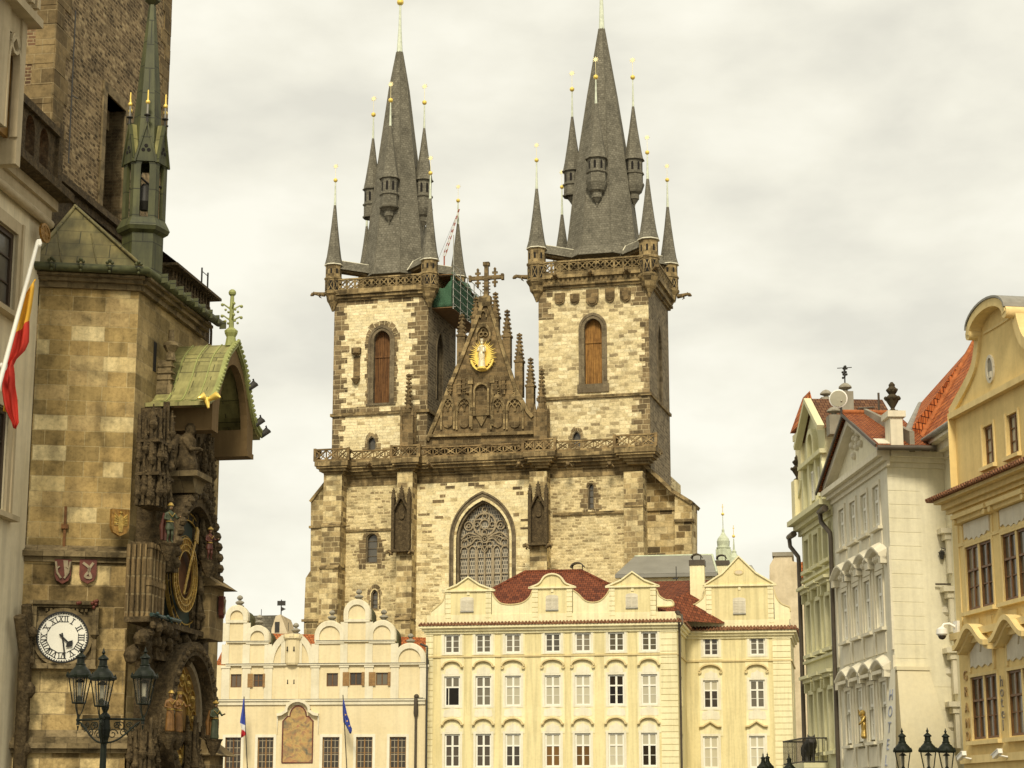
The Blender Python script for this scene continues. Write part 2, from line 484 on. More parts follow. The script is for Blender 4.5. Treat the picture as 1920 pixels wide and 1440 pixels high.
# stone of the old town hall
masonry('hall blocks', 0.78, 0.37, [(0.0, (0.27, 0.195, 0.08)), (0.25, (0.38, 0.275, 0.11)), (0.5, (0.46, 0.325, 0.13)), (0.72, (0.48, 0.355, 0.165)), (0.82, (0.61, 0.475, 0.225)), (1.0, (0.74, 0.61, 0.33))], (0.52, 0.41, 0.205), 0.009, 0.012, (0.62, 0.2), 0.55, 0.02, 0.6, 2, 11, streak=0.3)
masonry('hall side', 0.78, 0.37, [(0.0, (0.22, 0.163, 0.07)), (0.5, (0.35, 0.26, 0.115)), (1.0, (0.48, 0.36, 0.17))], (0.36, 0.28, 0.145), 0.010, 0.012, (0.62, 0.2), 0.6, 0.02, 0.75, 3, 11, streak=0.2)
masonry('hall weathered', 0.9, 0.5, [(0.0, (0.09, 0.064, 0.027)), (0.3, (0.29, 0.205, 0.087)), (0.6, (0.46, 0.33, 0.14)), (1.0, (0.68, 0.53, 0.26))], (0.40, 0.30, 0.15), 0.014, 0.02, (0.42, 0.3), 0.9, 0.03, 0.7, 3, 12, streak=0.5)
masonry('hall rubble', 0.26, 0.11, [(0.0, (0.085, 0.06, 0.03)), (0.45, (0.18, 0.126, 0.066)), (0.8, (0.30, 0.22, 0.115)), (1.0, (0.46, 0.35, 0.19))], (0.36, 0.27, 0.145), 0.016, 0.05, (0.55, 0.3), 0.5, 0.05, 0.8, 2, 9)
masonry('hall quoin', 0.8, 0.42, [(0.0, (0.12, 0.085, 0.04)), (1.0, (0.27, 0.195, 0.09))], (0.30, 0.23, 0.12), 0.014, 0.01, (0.6, 0.2), 0.7)
masonry('hall brickwork', 0.26, 0.10, [(0.0, (0.09, 0.05, 0.028)), (0.6, (0.20, 0.115, 0.06)), (1.0, (0.29, 0.19, 0.10))], (0.33, 0.26, 0.14), 0.014, 0.01, (0.7, 0.2), 0.7)
k = NT('hall carved'); a = k.noise(k.obj(), 5, 6, 0.7); b = k.noise(k.obj(), 14, 4, 0.7)
k.col(k.mix(0.7, k.ramp(a.outputs['Fac'], [(0.3, (0.042, 0.03, 0.016)), (0.5, (0.092, 0.066, 0.033)), (0.7, (0.175, 0.127, 0.065))]), k.ramp(b.outputs['Fac'], [(0.35, 0.5), (0.65, 1.2)]), 'MULTIPLY'))
k.bump(b.outputs['Fac'], 0.06, 0.9); MATS['hall carved'] = k.set(0.85, 0, 0.2)
masonry('hall ledge', 0.7, 0.5, [(0.0, (0.14, 0.105, 0.052)), (1.0, (0.28, 0.215, 0.115))], (0.12, 0.09, 0.05), 0.008, 0.0, (0.4, 0.3), 1.2)
# plasters
plaster('cream plaster', (0.78, 0.665, 0.42), 0.90, 0.4, streak=0.12)
plaster('cream trim', (0.76, 0.70, 0.53), 0.88, 0.6)
plaster('yellow plaster', (0.80, 0.70, 0.39), 0.86, 0.25, streak=0.28)
plaster('yellow pale', (0.86, 0.785, 0.50), 0.88, 0.4, streak=0.22)
plaster('yellow trim', (0.68, 0.56, 0.30), 0.9, 0.5)
plaster('window surround', (0.80, 0.755, 0.60), 0.92, 0.6)
plaster('green plaster', (0.67, 0.64, 0.405), 0.9, 0.35, streak=0.12)
plaster('green trim', (0.69, 0.66, 0.42), 0.9, 0.5)
plaster('white plaster', (0.78, 0.735, 0.56), 0.88, 0.35, streak=0.14)
plaster('white facade', (0.70, 0.665, 0.53), 0.92, 0.35, streak=0.12)
plaster('white trim', (0.74, 0.69, 0.54), 0.9, 0.6)
plaster('ivory panel', (0.70, 0.64, 0.46), 0.95, 0.4, streak=0.05)
plaster('gold plaster', (0.79, 0.605, 0.265), 0.88, 0.4, streak=0.12)
plaster('gold trim', (0.80, 0.63, 0.30), 0.86, 0.5, streak=0.15)
plaster('stucco white', (0.70, 0.65, 0.52), 0.85, 0.9)
plaster('old plaster', (0.73, 0.62, 0.43), 0.74, 0.6, streak=0.1)
plaster('hall plaster', (0.80, 0.71, 0.50), 0.85, 0.4, streak=0.25)
plaster('hall plaster trim', (0.55, 0.46, 0.30), 0.75, 0.6, streak=0.2)
plaster('grey stone', (0.34, 0.31, 0.24), 0.6, 0.8)
plaster('dark urn stone', (0.08, 0.062, 0.035), 0.6, 1.2)
# roofs
masonry('slate', 0.30, 0.22, [(0.0, (0.155, 0.141, 0.104)), (0.5, (0.185, 0.169, 0.126)), (1.0, (0.225, 0.206, 0.155))], (0.125, 0.114, 0.086), 0.02, 0.03, (0.75, 0.3), 0.25, 0.03, 1.0, 2, 6)
tiles('orange tile', (0.46, 0.135, 0.035), (0.27, 0.065, 0.018), 0.24, 0.30)
tiles('flat tile', (0.44, 0.13, 0.035), (0.29, 0.075, 0.02), 0.18, 0.16)
tiles('maroon tile', (0.19, 0.052, 0.02), (0.09, 0.024, 0.011), 0.34, 0.36, (0.05, 0.014, 0.008))
tiles('edge tile', (0.32, 0.15, 0.075), (0.19, 0.085, 0.04), 0.2, 0.3)
tiles('brown tile', (0.17, 0.075, 0.03), (0.09, 0.04, 0.018), 0.24, 0.3)
def copper(name, c1, c2, seam=0.45):
	k = NT(name); uv = k.uv()
	a = k.noise(uv, 0.9, 6, 0.65); b = k.noise(uv, 1.0, 4, 0.6, sc=(5.0, 0.7, 1))
	c = k.ramp(a.outputs['Fac'], [(0.35, c1), (0.65, c2)])
	c = k.mix(0.8, c, k.ramp(b.outputs['Fac'], [(0.3, 0.45), (0.6, 1.15)]), 'MULTIPLY')
	br = k.n('ShaderNodeTexBrick', offset=0.5, squash=1.0); k.l(uv, br.inputs['Vector'])
	br.inputs['Scale'].default_value = 1.0; br.inputs['Brick Width'].default_value = seam * 1.9; br.inputs['Row Height'].default_value = seam
	br.inputs['Mortar Size'].default_value = 0.012
	c = k.mix(br.outputs['Fac'], c, (c1[0] * 0.4, c1[1] * 0.4, c1[2] * 0.4))
	k.col(c); k.bump(br.outputs['Fac'], 0.02, 0.6)
	MATS[name] = k.set(0.6, 0, 0.4)
copper('copper green', (0.205, 0.19, 0.065), (0.335, 0.31, 0.12))
copper('copper dark', (0.042, 0.046, 0.016), (0.085, 0.088, 0.03), 0.7)
copper('copper roof', (0.10, 0.09, 0.034), (0.185, 0.15, 0.055), 0.8)
plain('copper bright', (0.30, 0.32, 0.11), 0.55)
plain('verdigris', (0.52, 0.56, 0.40), 0.6)
plain('verdigris pale', (0.62, 0.66, 0.52), 0.55)
plain('lead grey', (0.25, 0.24, 0.20), 0.55)
plain('zinc roof', (0.23, 0.22, 0.185), 0.5, var=0.15, scale=0.7)
plain('lead trim', (0.72, 0.68, 0.52), 0.6)
# metals and the rest
plain('gold leaf', (0.95, 0.70, 0.16), 0.3, 0.35, 0.5, 0.12)
plain('pale gold', (0.98, 0.86, 0.46), 0.35, 0.2, 0.5, 0.08)
plain('gilded', (0.50, 0.34, 0.09), 0.42, 0.6, 0.5, 0.5, 12)
plain('silvered', (0.78, 0.70, 0.48), 0.4, 0.3, 0.5, 0.3, 6)
plain('old gilding', (0.36, 0.20, 0.05), 0.45, 0.5, 0.5, 0.5, 14)
plain('iron', (0.035, 0.032, 0.026), 0.55)
plain('iron green', (0.007, 0.010, 0.004), 0.5, 0.0, 0.25, 0.5, 9)
plain('pipe brown', (0.075, 0.058, 0.038), 0.5)
plain('white paint', (0.80, 0.78, 0.70), 0.45, 0, 0.4, 0.08)
plain('white frame', (0.80, 0.78, 0.68), 0.5, 0, 0.4, 0.06)
plain('wood brown', (0.16, 0.075, 0.022), 0.5, 0, 0.4, 0.35, 5)
plain('wood tan', (0.30, 0.17, 0.06), 0.55, 0, 0.4, 0.3, 5)
plain('tracery stone', (0.34, 0.275, 0.175), 0.85, 0, 0.2, 0.4, 2)
plain('terracotta', (0.36, 0.12, 0.04), 0.8, 0, 0.2, 0.4, 4)
plain('rust wood', (0.19, 0.085, 0.028), 0.7, 0, 0.3, 0.5, 4)
plain('dark hollow', (0.012, 0.010, 0.008), 0.9)
plain('board dark', (0.05, 0.038, 0.022), 0.8)  # dark brown boards closing the tower side openings
plain('black paint', (0.012, 0.012, 0.012), 0.5)
plain('red cloth', (0.52, 0.035, 0.02), 0.75, var=0.15)
plain('yellow cloth', (0.72, 0.40, 0.04), 0.75, var=0.15)
plain('blue cloth', (0.055, 0.085, 0.36), 0.75, var=0.15)
plain('white cloth', (0.72, 0.70, 0.66), 0.75, var=0.1)
plain('crimson cloth', (0.45, 0.03, 0.04), 0.75, var=0.15)
k = NT('net green'); k.col((0.07, 0.16, 0.09)); k.b.inputs['Alpha'].default_value = 0.62; MATS['net green'] = k.set(0.8)
plain('pole metal', (0.45, 0.44, 0.38), 0.45, 0.2)
plain('crane red', (0.40, 0.10, 0.05), 0.6)
plain('plank', (0.24, 0.14, 0.06), 0.8)
plain('orange plank', (0.42, 0.22, 0.05), 0.8)
plain('shield red', (0.13, 0.036, 0.022), 0.6, var=0.4, scale=8)
plain('shield pale', (0.32, 0.26, 0.165), 0.6, var=0.3, scale=8)
plain('robe green', (0.045, 0.055, 0.026), 0.6, 0, 0.4, 0.4, 8)
plain('robe red', (0.075, 0.02, 0.011), 0.6, 0, 0.4, 0.4, 8)
plain('robe amber', (0.17, 0.082, 0.02), 0.55, 0, 0.4, 0.4, 8)
plain('flesh paint', (0.20, 0.12, 0.06), 0.6)
plain('teal dial', (0.03, 0.05, 0.04), 0.6, 0, 0.4, 0.5, 2)
plain('umber dial', (0.12, 0.048, 0.016), 0.6, 0, 0.4, 0.5, 2)
plain('gold dial', (0.24, 0.13, 0.03), 0.5, 0.2, 0.5, 0.5, 5)
plain('dial white', (0.80, 0.78, 0.68), 0.5, 0, 0.4, 0.04)
plain('paper sign', (0.42, 0.10, 0.09), 0.6)
plain('letter grey', (0.20, 0.17, 0.12), 0.6)
plain('letter brown', (0.36, 0.23, 0.085), 0.6)
plain('letter blue', (0.30, 0.32, 0.38), 0.6)
plain('christmas wire', (0.025, 0.05, 0.045), 0.25)
glass('glass grey', (0.145, 0.125, 0.085))
glass('glass dark', (0.055, 0.042, 0.028))
glass('glass lattice', (0.11, 0.10, 0.08), 0.2)
glass('glass brown', (0.085, 0.062, 0.040), 0.15)
k = NT('glass muntin'); br = k.n('ShaderNodeTexBrick', offset=0.0, squash=1.0); k.l(k.uv(), br.inputs['Vector'])
for a_, b_ in (('Scale', 1), ('Brick Width', 0.27), ('Row Height', 0.5), ('Mortar Size', 0.022), ('Color1', (0.03, 0.024, 0.016, 1)), ('Color2', (0.08, 0.062, 0.04, 1)), ('Mortar', (0.38, 0.31, 0.20, 1))): br.inputs[a_].default_value = b_
k.col(br.outputs['Color']); MATS['glass muntin'] = k.set(0.12, 0, 0.5)
glass('curtain', (0.50, 0.46, 0.33), 0.35, 0.12)
glass('amber room', (0.15, 0.075, 0.018), 0.2, 0.3)
glass('lamp glass', (0.30, 0.28, 0.20), 0.1, 0.3)
k = NT('mural'); uv = k.uv()
a = k.noise(uv, 1.1, 5, 0.6, 0.8); b = k.noise(uv, 2.6, 4, 0.6, 0.4)
c = k.ramp(a.outputs['Fac'], [(0.36, (0.12, 0.10, 0.07)), (0.45, (0.34, 0.19, 0.08)), (0.53, (0.56, 0.38, 0.12)), (0.62, (0.32, 0.13, 0.08))])
c = k.mix(0.5, c, k.ramp(b.outputs['Fac'], [(0.35, (0.13, 0.14, 0.10)), (0.5, (0.42, 0.30, 0.13)), (0.7, (0.40, 0.18, 0.10))]))
k.col(c); MATS['mural'] = k.set(0.8)
M = MATS
# =================================================================== the church
masonry('church cream mixed', 0.9, 0.33, [(0.0, (0.40, 0.30, 0.15)), (0.06, (0.68, 0.56, 0.30)), (0.45, (0.80, 0.68, 0.39)), (1.0, (0.86, 0.75, 0.46))], (0.76, 0.64, 0.38), 0.015, 0.03, (0.88, 0.3), 0.2, 0.02)
masonry('church gallery', 0.9, 0.4, [(0.0, (0.13, 0.09, 0.042)), (0.5, (0.25, 0.17, 0.078)), (1.0, (0.38, 0.275, 0.13))], (0.25, 0.18, 0.09), 0.02, 0.01, (0.5, 0.2), 0.5)
masonry('church aisle', 1.1, 0.55, [(0.0, (0.10, 0.072, 0.036)), (0.25, (0.24, 0.16, 0.062)), (0.5, (0.50, 0.38, 0.18)), (1.0, (0.68, 0.55, 0.30))], (0.52, 0.41, 0.22), 0.025, 0.03, (0.62, 0.3), 0.3)
CH = Frame(908, 1300, 172.0, -14.5)
church = thing('church', 'twin-towered gothic stone church with dark slate spires rising behind the yellow houses', 'church', CH)
def cz(v, y=0.0, u=900): return CH.Z(u, v, y)
YT = 0.9                                            # front plane of the towers

def star(mb, x, y, z, r, mat=0, n=8):
	pts = []
	for i in range(2 * n):
		a = pi * i / n; q = r if i % 2 == 0 else r * 0.45
		pts.append((x + q * cos(a), z + q * sin(a)))
	mb.prism(pts, y - 0.03, y + 0.03, mat)

def finial_on(parent, x, y, z, s=1.0, top=1.45, ballr=0.2, starr=0.27):
	"""gilded ball, rod and star"""
	mb = MB()
	mb.ball((x, y, z), ballr * s, 12)
	mb.tube([(x, y, z + 0.1), (x, y, z + top * s)], 0.016 * s, 5, 1)
	star(mb, x, y, z + top * s, starr * s, 1)
	return mb.build('finial', [M['gold leaf'], M['pale gold']], parent)

def corner_turret(x, y, zc, zb, zr, za, zball, r, zstar, low=True):
	"""stone corner turret: corbel zc..zb, body zb..zr, slate cone zr..za, pale copper spike za..zball"""
	mb = MB()
	h = zr - zb
	mb.rings([(0.10, zc - 0.9), (0.28, zc - 0.45), (0.40, zc - 0.2), (0.72 * r, zc + 0.05), (0.82 * r, zc + 0.5), (1.10 * r, zb - 0.18), (1.14 * r, zb), (r, zb + 0.06), (r, zb + h * 0.44), (1.09 * r, zb + h * 0.47), (1.09 * r, zb + h * 0.53), (0.95 * r, zb + h * 0.56), (0.95 * r, zr)], x, y, 8)
	for k_ in range(8):                             # small openings and tracery crosses on every face
		a = 2 * pi * k_ / 8
		mb.M = Matrix.Translation((x, y, 0)) @ Matrix.Rotation(a + pi / 2, 4, 'Z')
		q = r * 0.95 * cos(pi / 8)
		mb.box(-0.09, 0.09, -q - 0.012, -q + 0.05, zb + h * 0.66, zb + h * 0.84, 1)
		q2 = r * cos(pi / 8)
		mb.box(-0.22, 0.22, -q2 - 0.008, -q2 + 0.05, zb + 0.16, zb + h * 0.40, 1)
		ribbon(mb, [(-0.2, zb + 0.18), (0.2, zb + h * 0.39)], 0.07, -q2 - 0.04, -q2 - 0.009, 0)
		ribbon(mb, [(0.2, zb + 0.18), (-0.2, zb + h * 0.39)], 0.07, -q2 - 0.045, -q2 - 0.006, 0)
	mb.M = None
	t = mb.build('corner_turret', [M['church cornice'], M['dark hollow']], church)
	mb = MB()
	hh = za - zr
	mb.rings([(1.13 * r, zr - 0.03, 1), (1.13 * r, zr + 0.05, 1), (1.08 * r, zr + 0.07, 0), (0.86 * r, zr + hh * 0.14, 0), (0.66 * r, zr + hh * 0.34, 0), (0.40 * r, zr + hh * 0.65, 0), (0.15 * r, za, 0)], x, y, 8)
	rf = mb.build('turret_roof', [M['slate'], M['lead trim']], t)
	mb = MB()
	mb.rings([(0.15 * r, za), (0.10, za + 0.3 * (zball - za)), (0.05, zball)], x, y, 8)
	mb.build('spike', M['verdigris pale'], t)
	finial_on(t, x, y, zball, 1.0, zstar - zball)
	return t

def spire_turret(x, y, zp, zb, ze, za, zball, zstar, r):
	"""slate clad turret hung on the spire: pendant zp, body zb..ze, cone ze..za"""
	mb = MB()
	h = ze - zb
	mb.rings([(0.04, zp), (0.09, zp + 0.3), (0.34 * r, zp + 0.62), (0.42 * r, zp + 0.75), (0.50 * r, zp + 0.8), (0.52 * r, zp + 1.25), (0.78 * r, zp + 1.45), (1.04 * r, zb - 0.05), (1.08 * r, zb + 0.08), (0.93 * r, zb + 0.12), (0.93 * r, zb + h * 0.40), (1.06 * r, zb + h * 0.43), (1.06 * r, zb + h * 0.48), (0.90 * r, zb + h * 0.5), (0.90 * r, ze)], x, y, 8)
	for k_ in range(8):
		mb.M = Matrix.Translation((x, y, 0)) @ Matrix.Rotation(2 * pi * k_ / 8, 4, 'Z')
		q = 0.90 * r * cos(pi / 8)
		pts = [(-0.11, zb + h * 0.56), (0.11, zb + h * 0.56)] + arch_pts(0, zb + h * 0.82, 0.11, 0.2, 'pointed', 3)
		mb.prism(pts, -q - 0.012, -q + 0.05, 1)
	mb.M = None
	t = mb.build('spire_turret', [M['slate'], M['dark hollow']], church)
	mb = MB(); hh = za - ze
	mb.rings([(1.12 * r, ze - 0.02), (1.12 * r, ze + 0.06), (1.0 * r, ze + 0.12), (0.82 * r, ze + hh * 0.18), (0.44 * r, ze + hh * 0.6), (0.13 * r, za)], x, y, 8)
	mb.build('turret_roof', M['slate'], t)
	mb = MB()
	mb.rings([(0.13 * r, za), (0.08, za + (zball - za) * 0.5), (0.05, zball)], x, y, 6)
	mb.build('spike', M['verdigris pale'], t)
	finial_on(t, x, y, zball, 1.15, (zstar - zball) / 1.15)
	return t

def lattice(mb, x0, x1, z0, z1, y0, y1, n, kind='x', mat=0):
	"""openwork parapet panel"""
	h = z1 - z0
	mb.box(x0, x1, y0 - 0.05, y1 + 0.05, z1 - h * 0.12, z1, mat)
	mb.box(x0, x1, y0 - 0.02, y1 + 0.02, z0, z0 + h * 0.14, mat)
	w = (x1 - x0) / n
	za, zb = z0 + h * 0.14, z1 - h * 0.12
	for i in range(n):
		a, b = x0 + i * w, x0 + (i + 1) * w
		if kind == 'x':
			ribbon(mb, [(a, za), (b, zb)], 0.11, y0, y1, mat)
			ribbon(mb, [(a, zb), (b, za)], 0.11, y0 + 0.006, y1 - 0.006, mat)
			ribbon(mb, [(a + w * 0.2, (za + zb) / 2), (a + w / 2, zb - 0.05), (a + w * 0.8, (za + zb) / 2), (a + w / 2, za + 0.05), (a + w * 0.2, (za + zb) / 2)], 0.06, y0 + 0.03, y1 - 0.03, mat)
		else:
			c = (a + b) / 2; m = (za + zb) / 2; rr = min(w, zb - za) * 0.46
			ribbon(mb, [(c + rr * cos(t), m + rr * sin(t)) for t in [2 * pi * j / 10 for j in range(11)]], 0.08, y0 + 0.012, y1 - 0.012, mat)
			ribbon(mb, [(c - rr, m - rr), (c + rr, m + rr)], 0.09, y0, y1, mat)
			ribbon(mb, [(c - rr, m + rr), (c + rr, m - rr)], 0.09, y0 + 0.006, y1 - 0.006, mat)
		if i: mb.box(a - 0.045, a + 0.045, y0 + 0.02, y1 - 0.02, za, zb, mat)

def quoins(mb, xe, sgn, z0, z1, y, bh, wlo, whi, proud=0.03, seed=1, mat=0, gap=0.015):
	r = random.Random(seed); z = z0; k_ = 0
	while z < z1 - 0.05:
		h = min(bh * r.uniform(0.8, 1.2), z1 - z)
		w = r.uniform(wlo, (wlo + whi) / 2) if k_ % 2 else r.uniform((wlo + whi) / 2, whi)
		xa, xb = xe, xe + sgn * w
		mb.box(min(xa, xb), max(xa, xb), y - proud - r.uniform(0, 0.012), y + 0.05, z, z + h - gap, mat)
		z += h; k_ += 1

def ring_blocks(mb, cx, z0, sp, hw, rise, y, seed, mat=0, lo=0.15, hi=0.55):
	"""toothed dressed blocks beside an opening"""
	r = random.Random(seed)
	for sgn in (-1, 1):
		z = z0
		while z < sp - 0.1:
			h = r.uniform(0.3, 0.5); w = r.uniform(lo, hi)
			xa, xb = cx + sgn * hw, cx + sgn * (hw + w)
			mb.box(min(xa, xb), max(xa, xb), y - 0.022 - r.uniform(0, 0.012), y + 0.05, z, min(z + h, sp) - 0.015, mat)
			z += h
	n = 9
	for i in range(n):
		a0 = pi * i / n + 0.02; a1 = pi * (i + 1) / n - 0.02; q = 1.0 + r.uniform(0.28, 0.5) * (0.9 if hw > 0.8 else 1.4)
		pts = [(cx + hw * cos(a0), sp + rise * sin(a0)), (cx + hw * q * cos(a0), sp + rise * q * sin(a0)), (cx + hw * q * cos(a1), sp + rise * q * sin(a1)), (cx + hw * cos(a1), sp + rise * sin(a1))]
		mb.prism(pts, y - 0.03, y + 0.05, mat)

def shield(mb, x, z0, z1, w, y0, y1, mat=0, field=None):
	h = z1 - z0
	pts = [(x - w / 2, z1), (x - w / 2, z0 + h * 0.35), (x - w * 0.38, z0 + h * 0.14), (x, z0), (x + w * 0.38, z0 + h * 0.14), (x + w / 2, z0 + h * 0.35), (x + w / 2, z1)]
	mb.prism(pts, y0, y1, mat)

def gargoyle(x, y, z, dx, dy, L, parent=None):
	mb = MB()
	d = Vector((dx, dy, 0)).normalized(); p = Vector((x, y, z))
	mb.tube([p, p + d * L * 0.4 + Vector((0, 0, 0.05)), p + d * L * 0.75 + Vector((0, 0, 0.14)), p + d * L * 0.9 + Vector((0, 0, 0.06)), p + d * L * 1.05 + Vector((0, 0, -0.06))], [0.22, 0.19, 0.15, 0.19, 0.07], 7)
	q = p + d * L * 0.85
	s_ = Vector((-d.y, d.x, 0))
	for sg in (-1, 1):
		mb.tube([q + s_ * 0.08 * sg + Vector((0, 0, 0.12)), q + s_ * 0.17 * sg + Vector((0, 0, 0.3)) - d * 0.1], [0.07, 0.015], 5)
		mb.tube([p + d * L * 0.35 + s_ * 0.15 * sg, p + d * L * 0.45 + s_ * 0.3 * sg + Vector((0, 0, -0.12)), p + d * L * 0.3 + s_ * 0.3 * sg + Vector((0, 0, -0.25))], [0.09, 0.08, 0.03], 5)
	return mb.build('gargoyle', M['church carved'], parent or church)

def tower(x0, x1, px, wallmat, seed):
	"""px: dict of photograph rows measured on the tower front"""
	W = x1 - x0; yb = YT + W
	xc = (x0 + x1) / 2; yc = YT + W / 2
	zt = px['ztop']; zs = px['zstring']; z0 = px['z0']
	w_ = px['win']; s_ = px['small']
	holes = [(w_[0] - w_[1], w_[0] + w_[1], w_[2], w_[4], w_[3], 'pointed'), (s_[0] - s_[1], s_[0] + s_[1], s_[2], s_[4], s_[3], 'pointed')]
	mb = MB()
	mb.wall(x0, x1, z0, zt, YT, holes, 0.75, 0, 2)
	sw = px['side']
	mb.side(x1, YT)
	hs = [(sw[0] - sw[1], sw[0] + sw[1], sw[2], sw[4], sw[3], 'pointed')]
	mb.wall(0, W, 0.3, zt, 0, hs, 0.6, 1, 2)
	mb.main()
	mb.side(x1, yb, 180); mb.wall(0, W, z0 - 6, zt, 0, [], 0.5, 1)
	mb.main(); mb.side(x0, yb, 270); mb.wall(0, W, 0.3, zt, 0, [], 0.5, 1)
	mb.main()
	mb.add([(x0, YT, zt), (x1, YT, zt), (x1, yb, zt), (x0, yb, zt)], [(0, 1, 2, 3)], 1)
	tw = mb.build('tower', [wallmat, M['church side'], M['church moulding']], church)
	# string course
	mb = MB()
	mb.box(x0 - 0.18, x1 + 0.18, YT - 0.2, YT, zs - 0.12, zs + 0.14)
	mb.box(x1, x1 + 0.18, YT, yb, zs - 0.12, zs + 0.14)
	mb.box(x0 - 0.18, x0, YT, yb, zs - 0.12, zs + 0.14)
	mb.build('string_course', M['church cornice'], tw)
	# dressed blocks
	mb = MB()
	for a in px['quoins']: quoins(mb, a[0], a[1], a[2], a[3], YT, 0.5, a[4], a[5], 0.03, a[6])
	ring_blocks(mb, s_[0], s_[2], s_[3], s_[1], s_[4] - s_[3], YT, seed + 3)
	if px.get('toothed'):
		ring_blocks(mb, w_[0], w_[2], w_[3], w_[1] + 0.46, w_[4] - w_[3] + 0.46, YT, seed, 0, 0.12, 0.42)
		r = random.Random(seed + 9); x = x0 + 0.4
		for (zz, hh) in ((zs + 0.2, 0.45), (zt - 0.62, 0.55)):
			x = x0 + 0.5
			while x < x1 - 1.4:
				w = r.uniform(0.6, 1.4)
				if r.random() < 0.85: mb.box(x, min(x + w, x1 - 1.4) - 0.03, YT - 0.025 - r.uniform(0, 0.012), YT + 0.05, zz, zz + hh * r.uniform(0.8, 1.1))
				x += w
	mb.build('quoin_blocks', M['church quoin'], tw)
	# belfry window
	mb = MB()
	arch_band(mb, w_[0], w_[2], w_[3], w_[1] + 0.01, w_[4] - w_[3] + 0.01, 0.26, YT - 0.05, YT + 0.45, 'pointed', 0)
	arch_band(mb, w_[0], w_[2], w_[3], w_[1] + 0.27, w_[4] - w_[3] + 0.27, 0.2, YT - 0.12, YT + 0.1, 'pointed', 0)
	mb.box(w_[0] - w_[1] - 0.62, w_[0] + w_[1] + 0.62, YT - 0.13, YT + 0.6, w_[2] - px['sillh'], w_[2])
	wo = mb.build('belfry_window', M['church moulding'], tw)
	mb = MB()
	pts = [(w_[0] + w_[1], w_[2])] + arch_pts(w_[0], w_[3], w_[1], w_[4] - w_[3]) + [(w_[0] - w_[1], w_[2])]
	mb.prism(pts, YT + 0.6, YT + 0.66)
	n = 9
	for i in range(n):
		a = w_[0] - w_[1] + 2 * w_[1] * i / n
		d = abs((a + w_[1] / n - w_[0]) / w_[1])
		top = w_[3] + (w_[4] - w_[3]) * max(0.02, 1 - d ** 1.6)
		mb.box(a + 0.01, a + 2 * w_[1] / n - 0.025, YT + 0.53 + 0.02 * (i % 2), YT + 0.6, w_[2] + 0.02, top)
	zb_ = w_[2] + (w_[4] - w_[2]) * px.get('bar', 0.64)
	mb.box(w_[0] - w_[1], w_[0] + w_[1], YT + 0.47, YT + 0.53, zb_, zb_ + 0.16)
	mb.build('shutter', M['wood slats ' + px['wood']], wo)
	# small window
	mb = MB()
	arch_band(mb, s_[0], s_[2], s_[3], s_[1] - 0.1, s_[4] - s_[3] - 0.1, 0.11, YT + 0.02, YT + 0.3)
	so_ = mb.build('small_window', M['church moulding'], tw)
	mb = MB(); mb.box(s_[0] - s_[1], s_[0] + s_[1], YT + 0.35, YT + 0.4, s_[2], s_[4]); mb.build('pane', M['glass lattice'], so_)
	# side opening
	mb = MB(); mb.side(x1, YT)
	arch_band(mb, sw[0], sw[2], sw[3], sw[1], sw[4] - sw[3], 0.22, -0.06, 0.2)
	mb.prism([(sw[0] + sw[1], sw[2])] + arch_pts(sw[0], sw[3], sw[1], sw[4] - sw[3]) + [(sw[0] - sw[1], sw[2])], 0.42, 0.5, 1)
	mb.main(); mb.build('side_window', [M['church moulding'], M['board dark']], tw)
	# cornice under the gallery
	zc0, zc1, zg = px['corn'], px['gal0'], px['gal1']
	mb = MB(); e_ = 0.75
	def band(o, za, zb):
		mb.box(x0 - o, x1 + o, YT - o, yb + o, za, zb)
	band(0.22, zc0, zc0 + 0.22); band(0.42, zc0 + 0.223, zc0 + 0.45)
	band(0.34, zc0 + 0.453, zc1 - 0.4); band(0.62, zc1 - 0.397, zc1)
	n = int(W / 0.42)
	for i in range(n):
		xx = x0 + W * (i + 0.5) / n
		mb.box(xx - 0.11, xx + 0.11, YT - 0.44, YT - 0.34, zc0 + 0.47, zc1 - 0.42)
	mb.build('cornice', M['church cornice'], tw)
	mb = MB()
	oy = YT - 0.55
	nn = px['ncell']
	lattice(mb, x0 + 0.5, x1 - 0.5, zc1, zg, oy, oy + 0.16, nn, 'o')
	mb.side(x1 + 0.55, YT); lattice(mb, 0.5, W - 0.5, zc1 + 0.003, zg - 0.003, 0, 0.16, nn, 'o'); mb.main()
	mb.side(x0 - 0.55, yb, 270); lattice(mb, 0.5, W - 0.5, zc1 + 0.003, zg - 0.003, 0, 0.16, nn, 'o'); mb.main()
	mb.side(x1, yb + 0.55, 180); lattice(mb, 0.5, W - 0.5, zc1, zg, 0, 0.16, nn, 'o'); mb.main()
	mb.build('balustrade', M['church cornice'], tw)
	return tw, xc, yc, yb

def slats(name, c1, c2):
	k = NT(name); a = k.noise(k.uv(), 1.0, 5, 0.65, sc=(7, 0.5, 1)); b = k.noise(k.uv(), 3, 3)
	c = k.ramp(a.outputs['Fac'], [(0.35, c2), (0.6, c1)])
	k.col(k.mix(0.6, c, k.ramp(b.outputs['Fac'], [(0.3, 0.6), (0.6, 1.1)]), 'MULTIPLY'))
	MATS[name] = k.set(0.8, 0, 0.2)
slats('wood slats dark', (0.19, 0.09, 0.032), (0.075, 0.036, 0.016))
slats('wood slats bright', (0.36, 0.185, 0.05), (0.16, 0.075, 0.022))

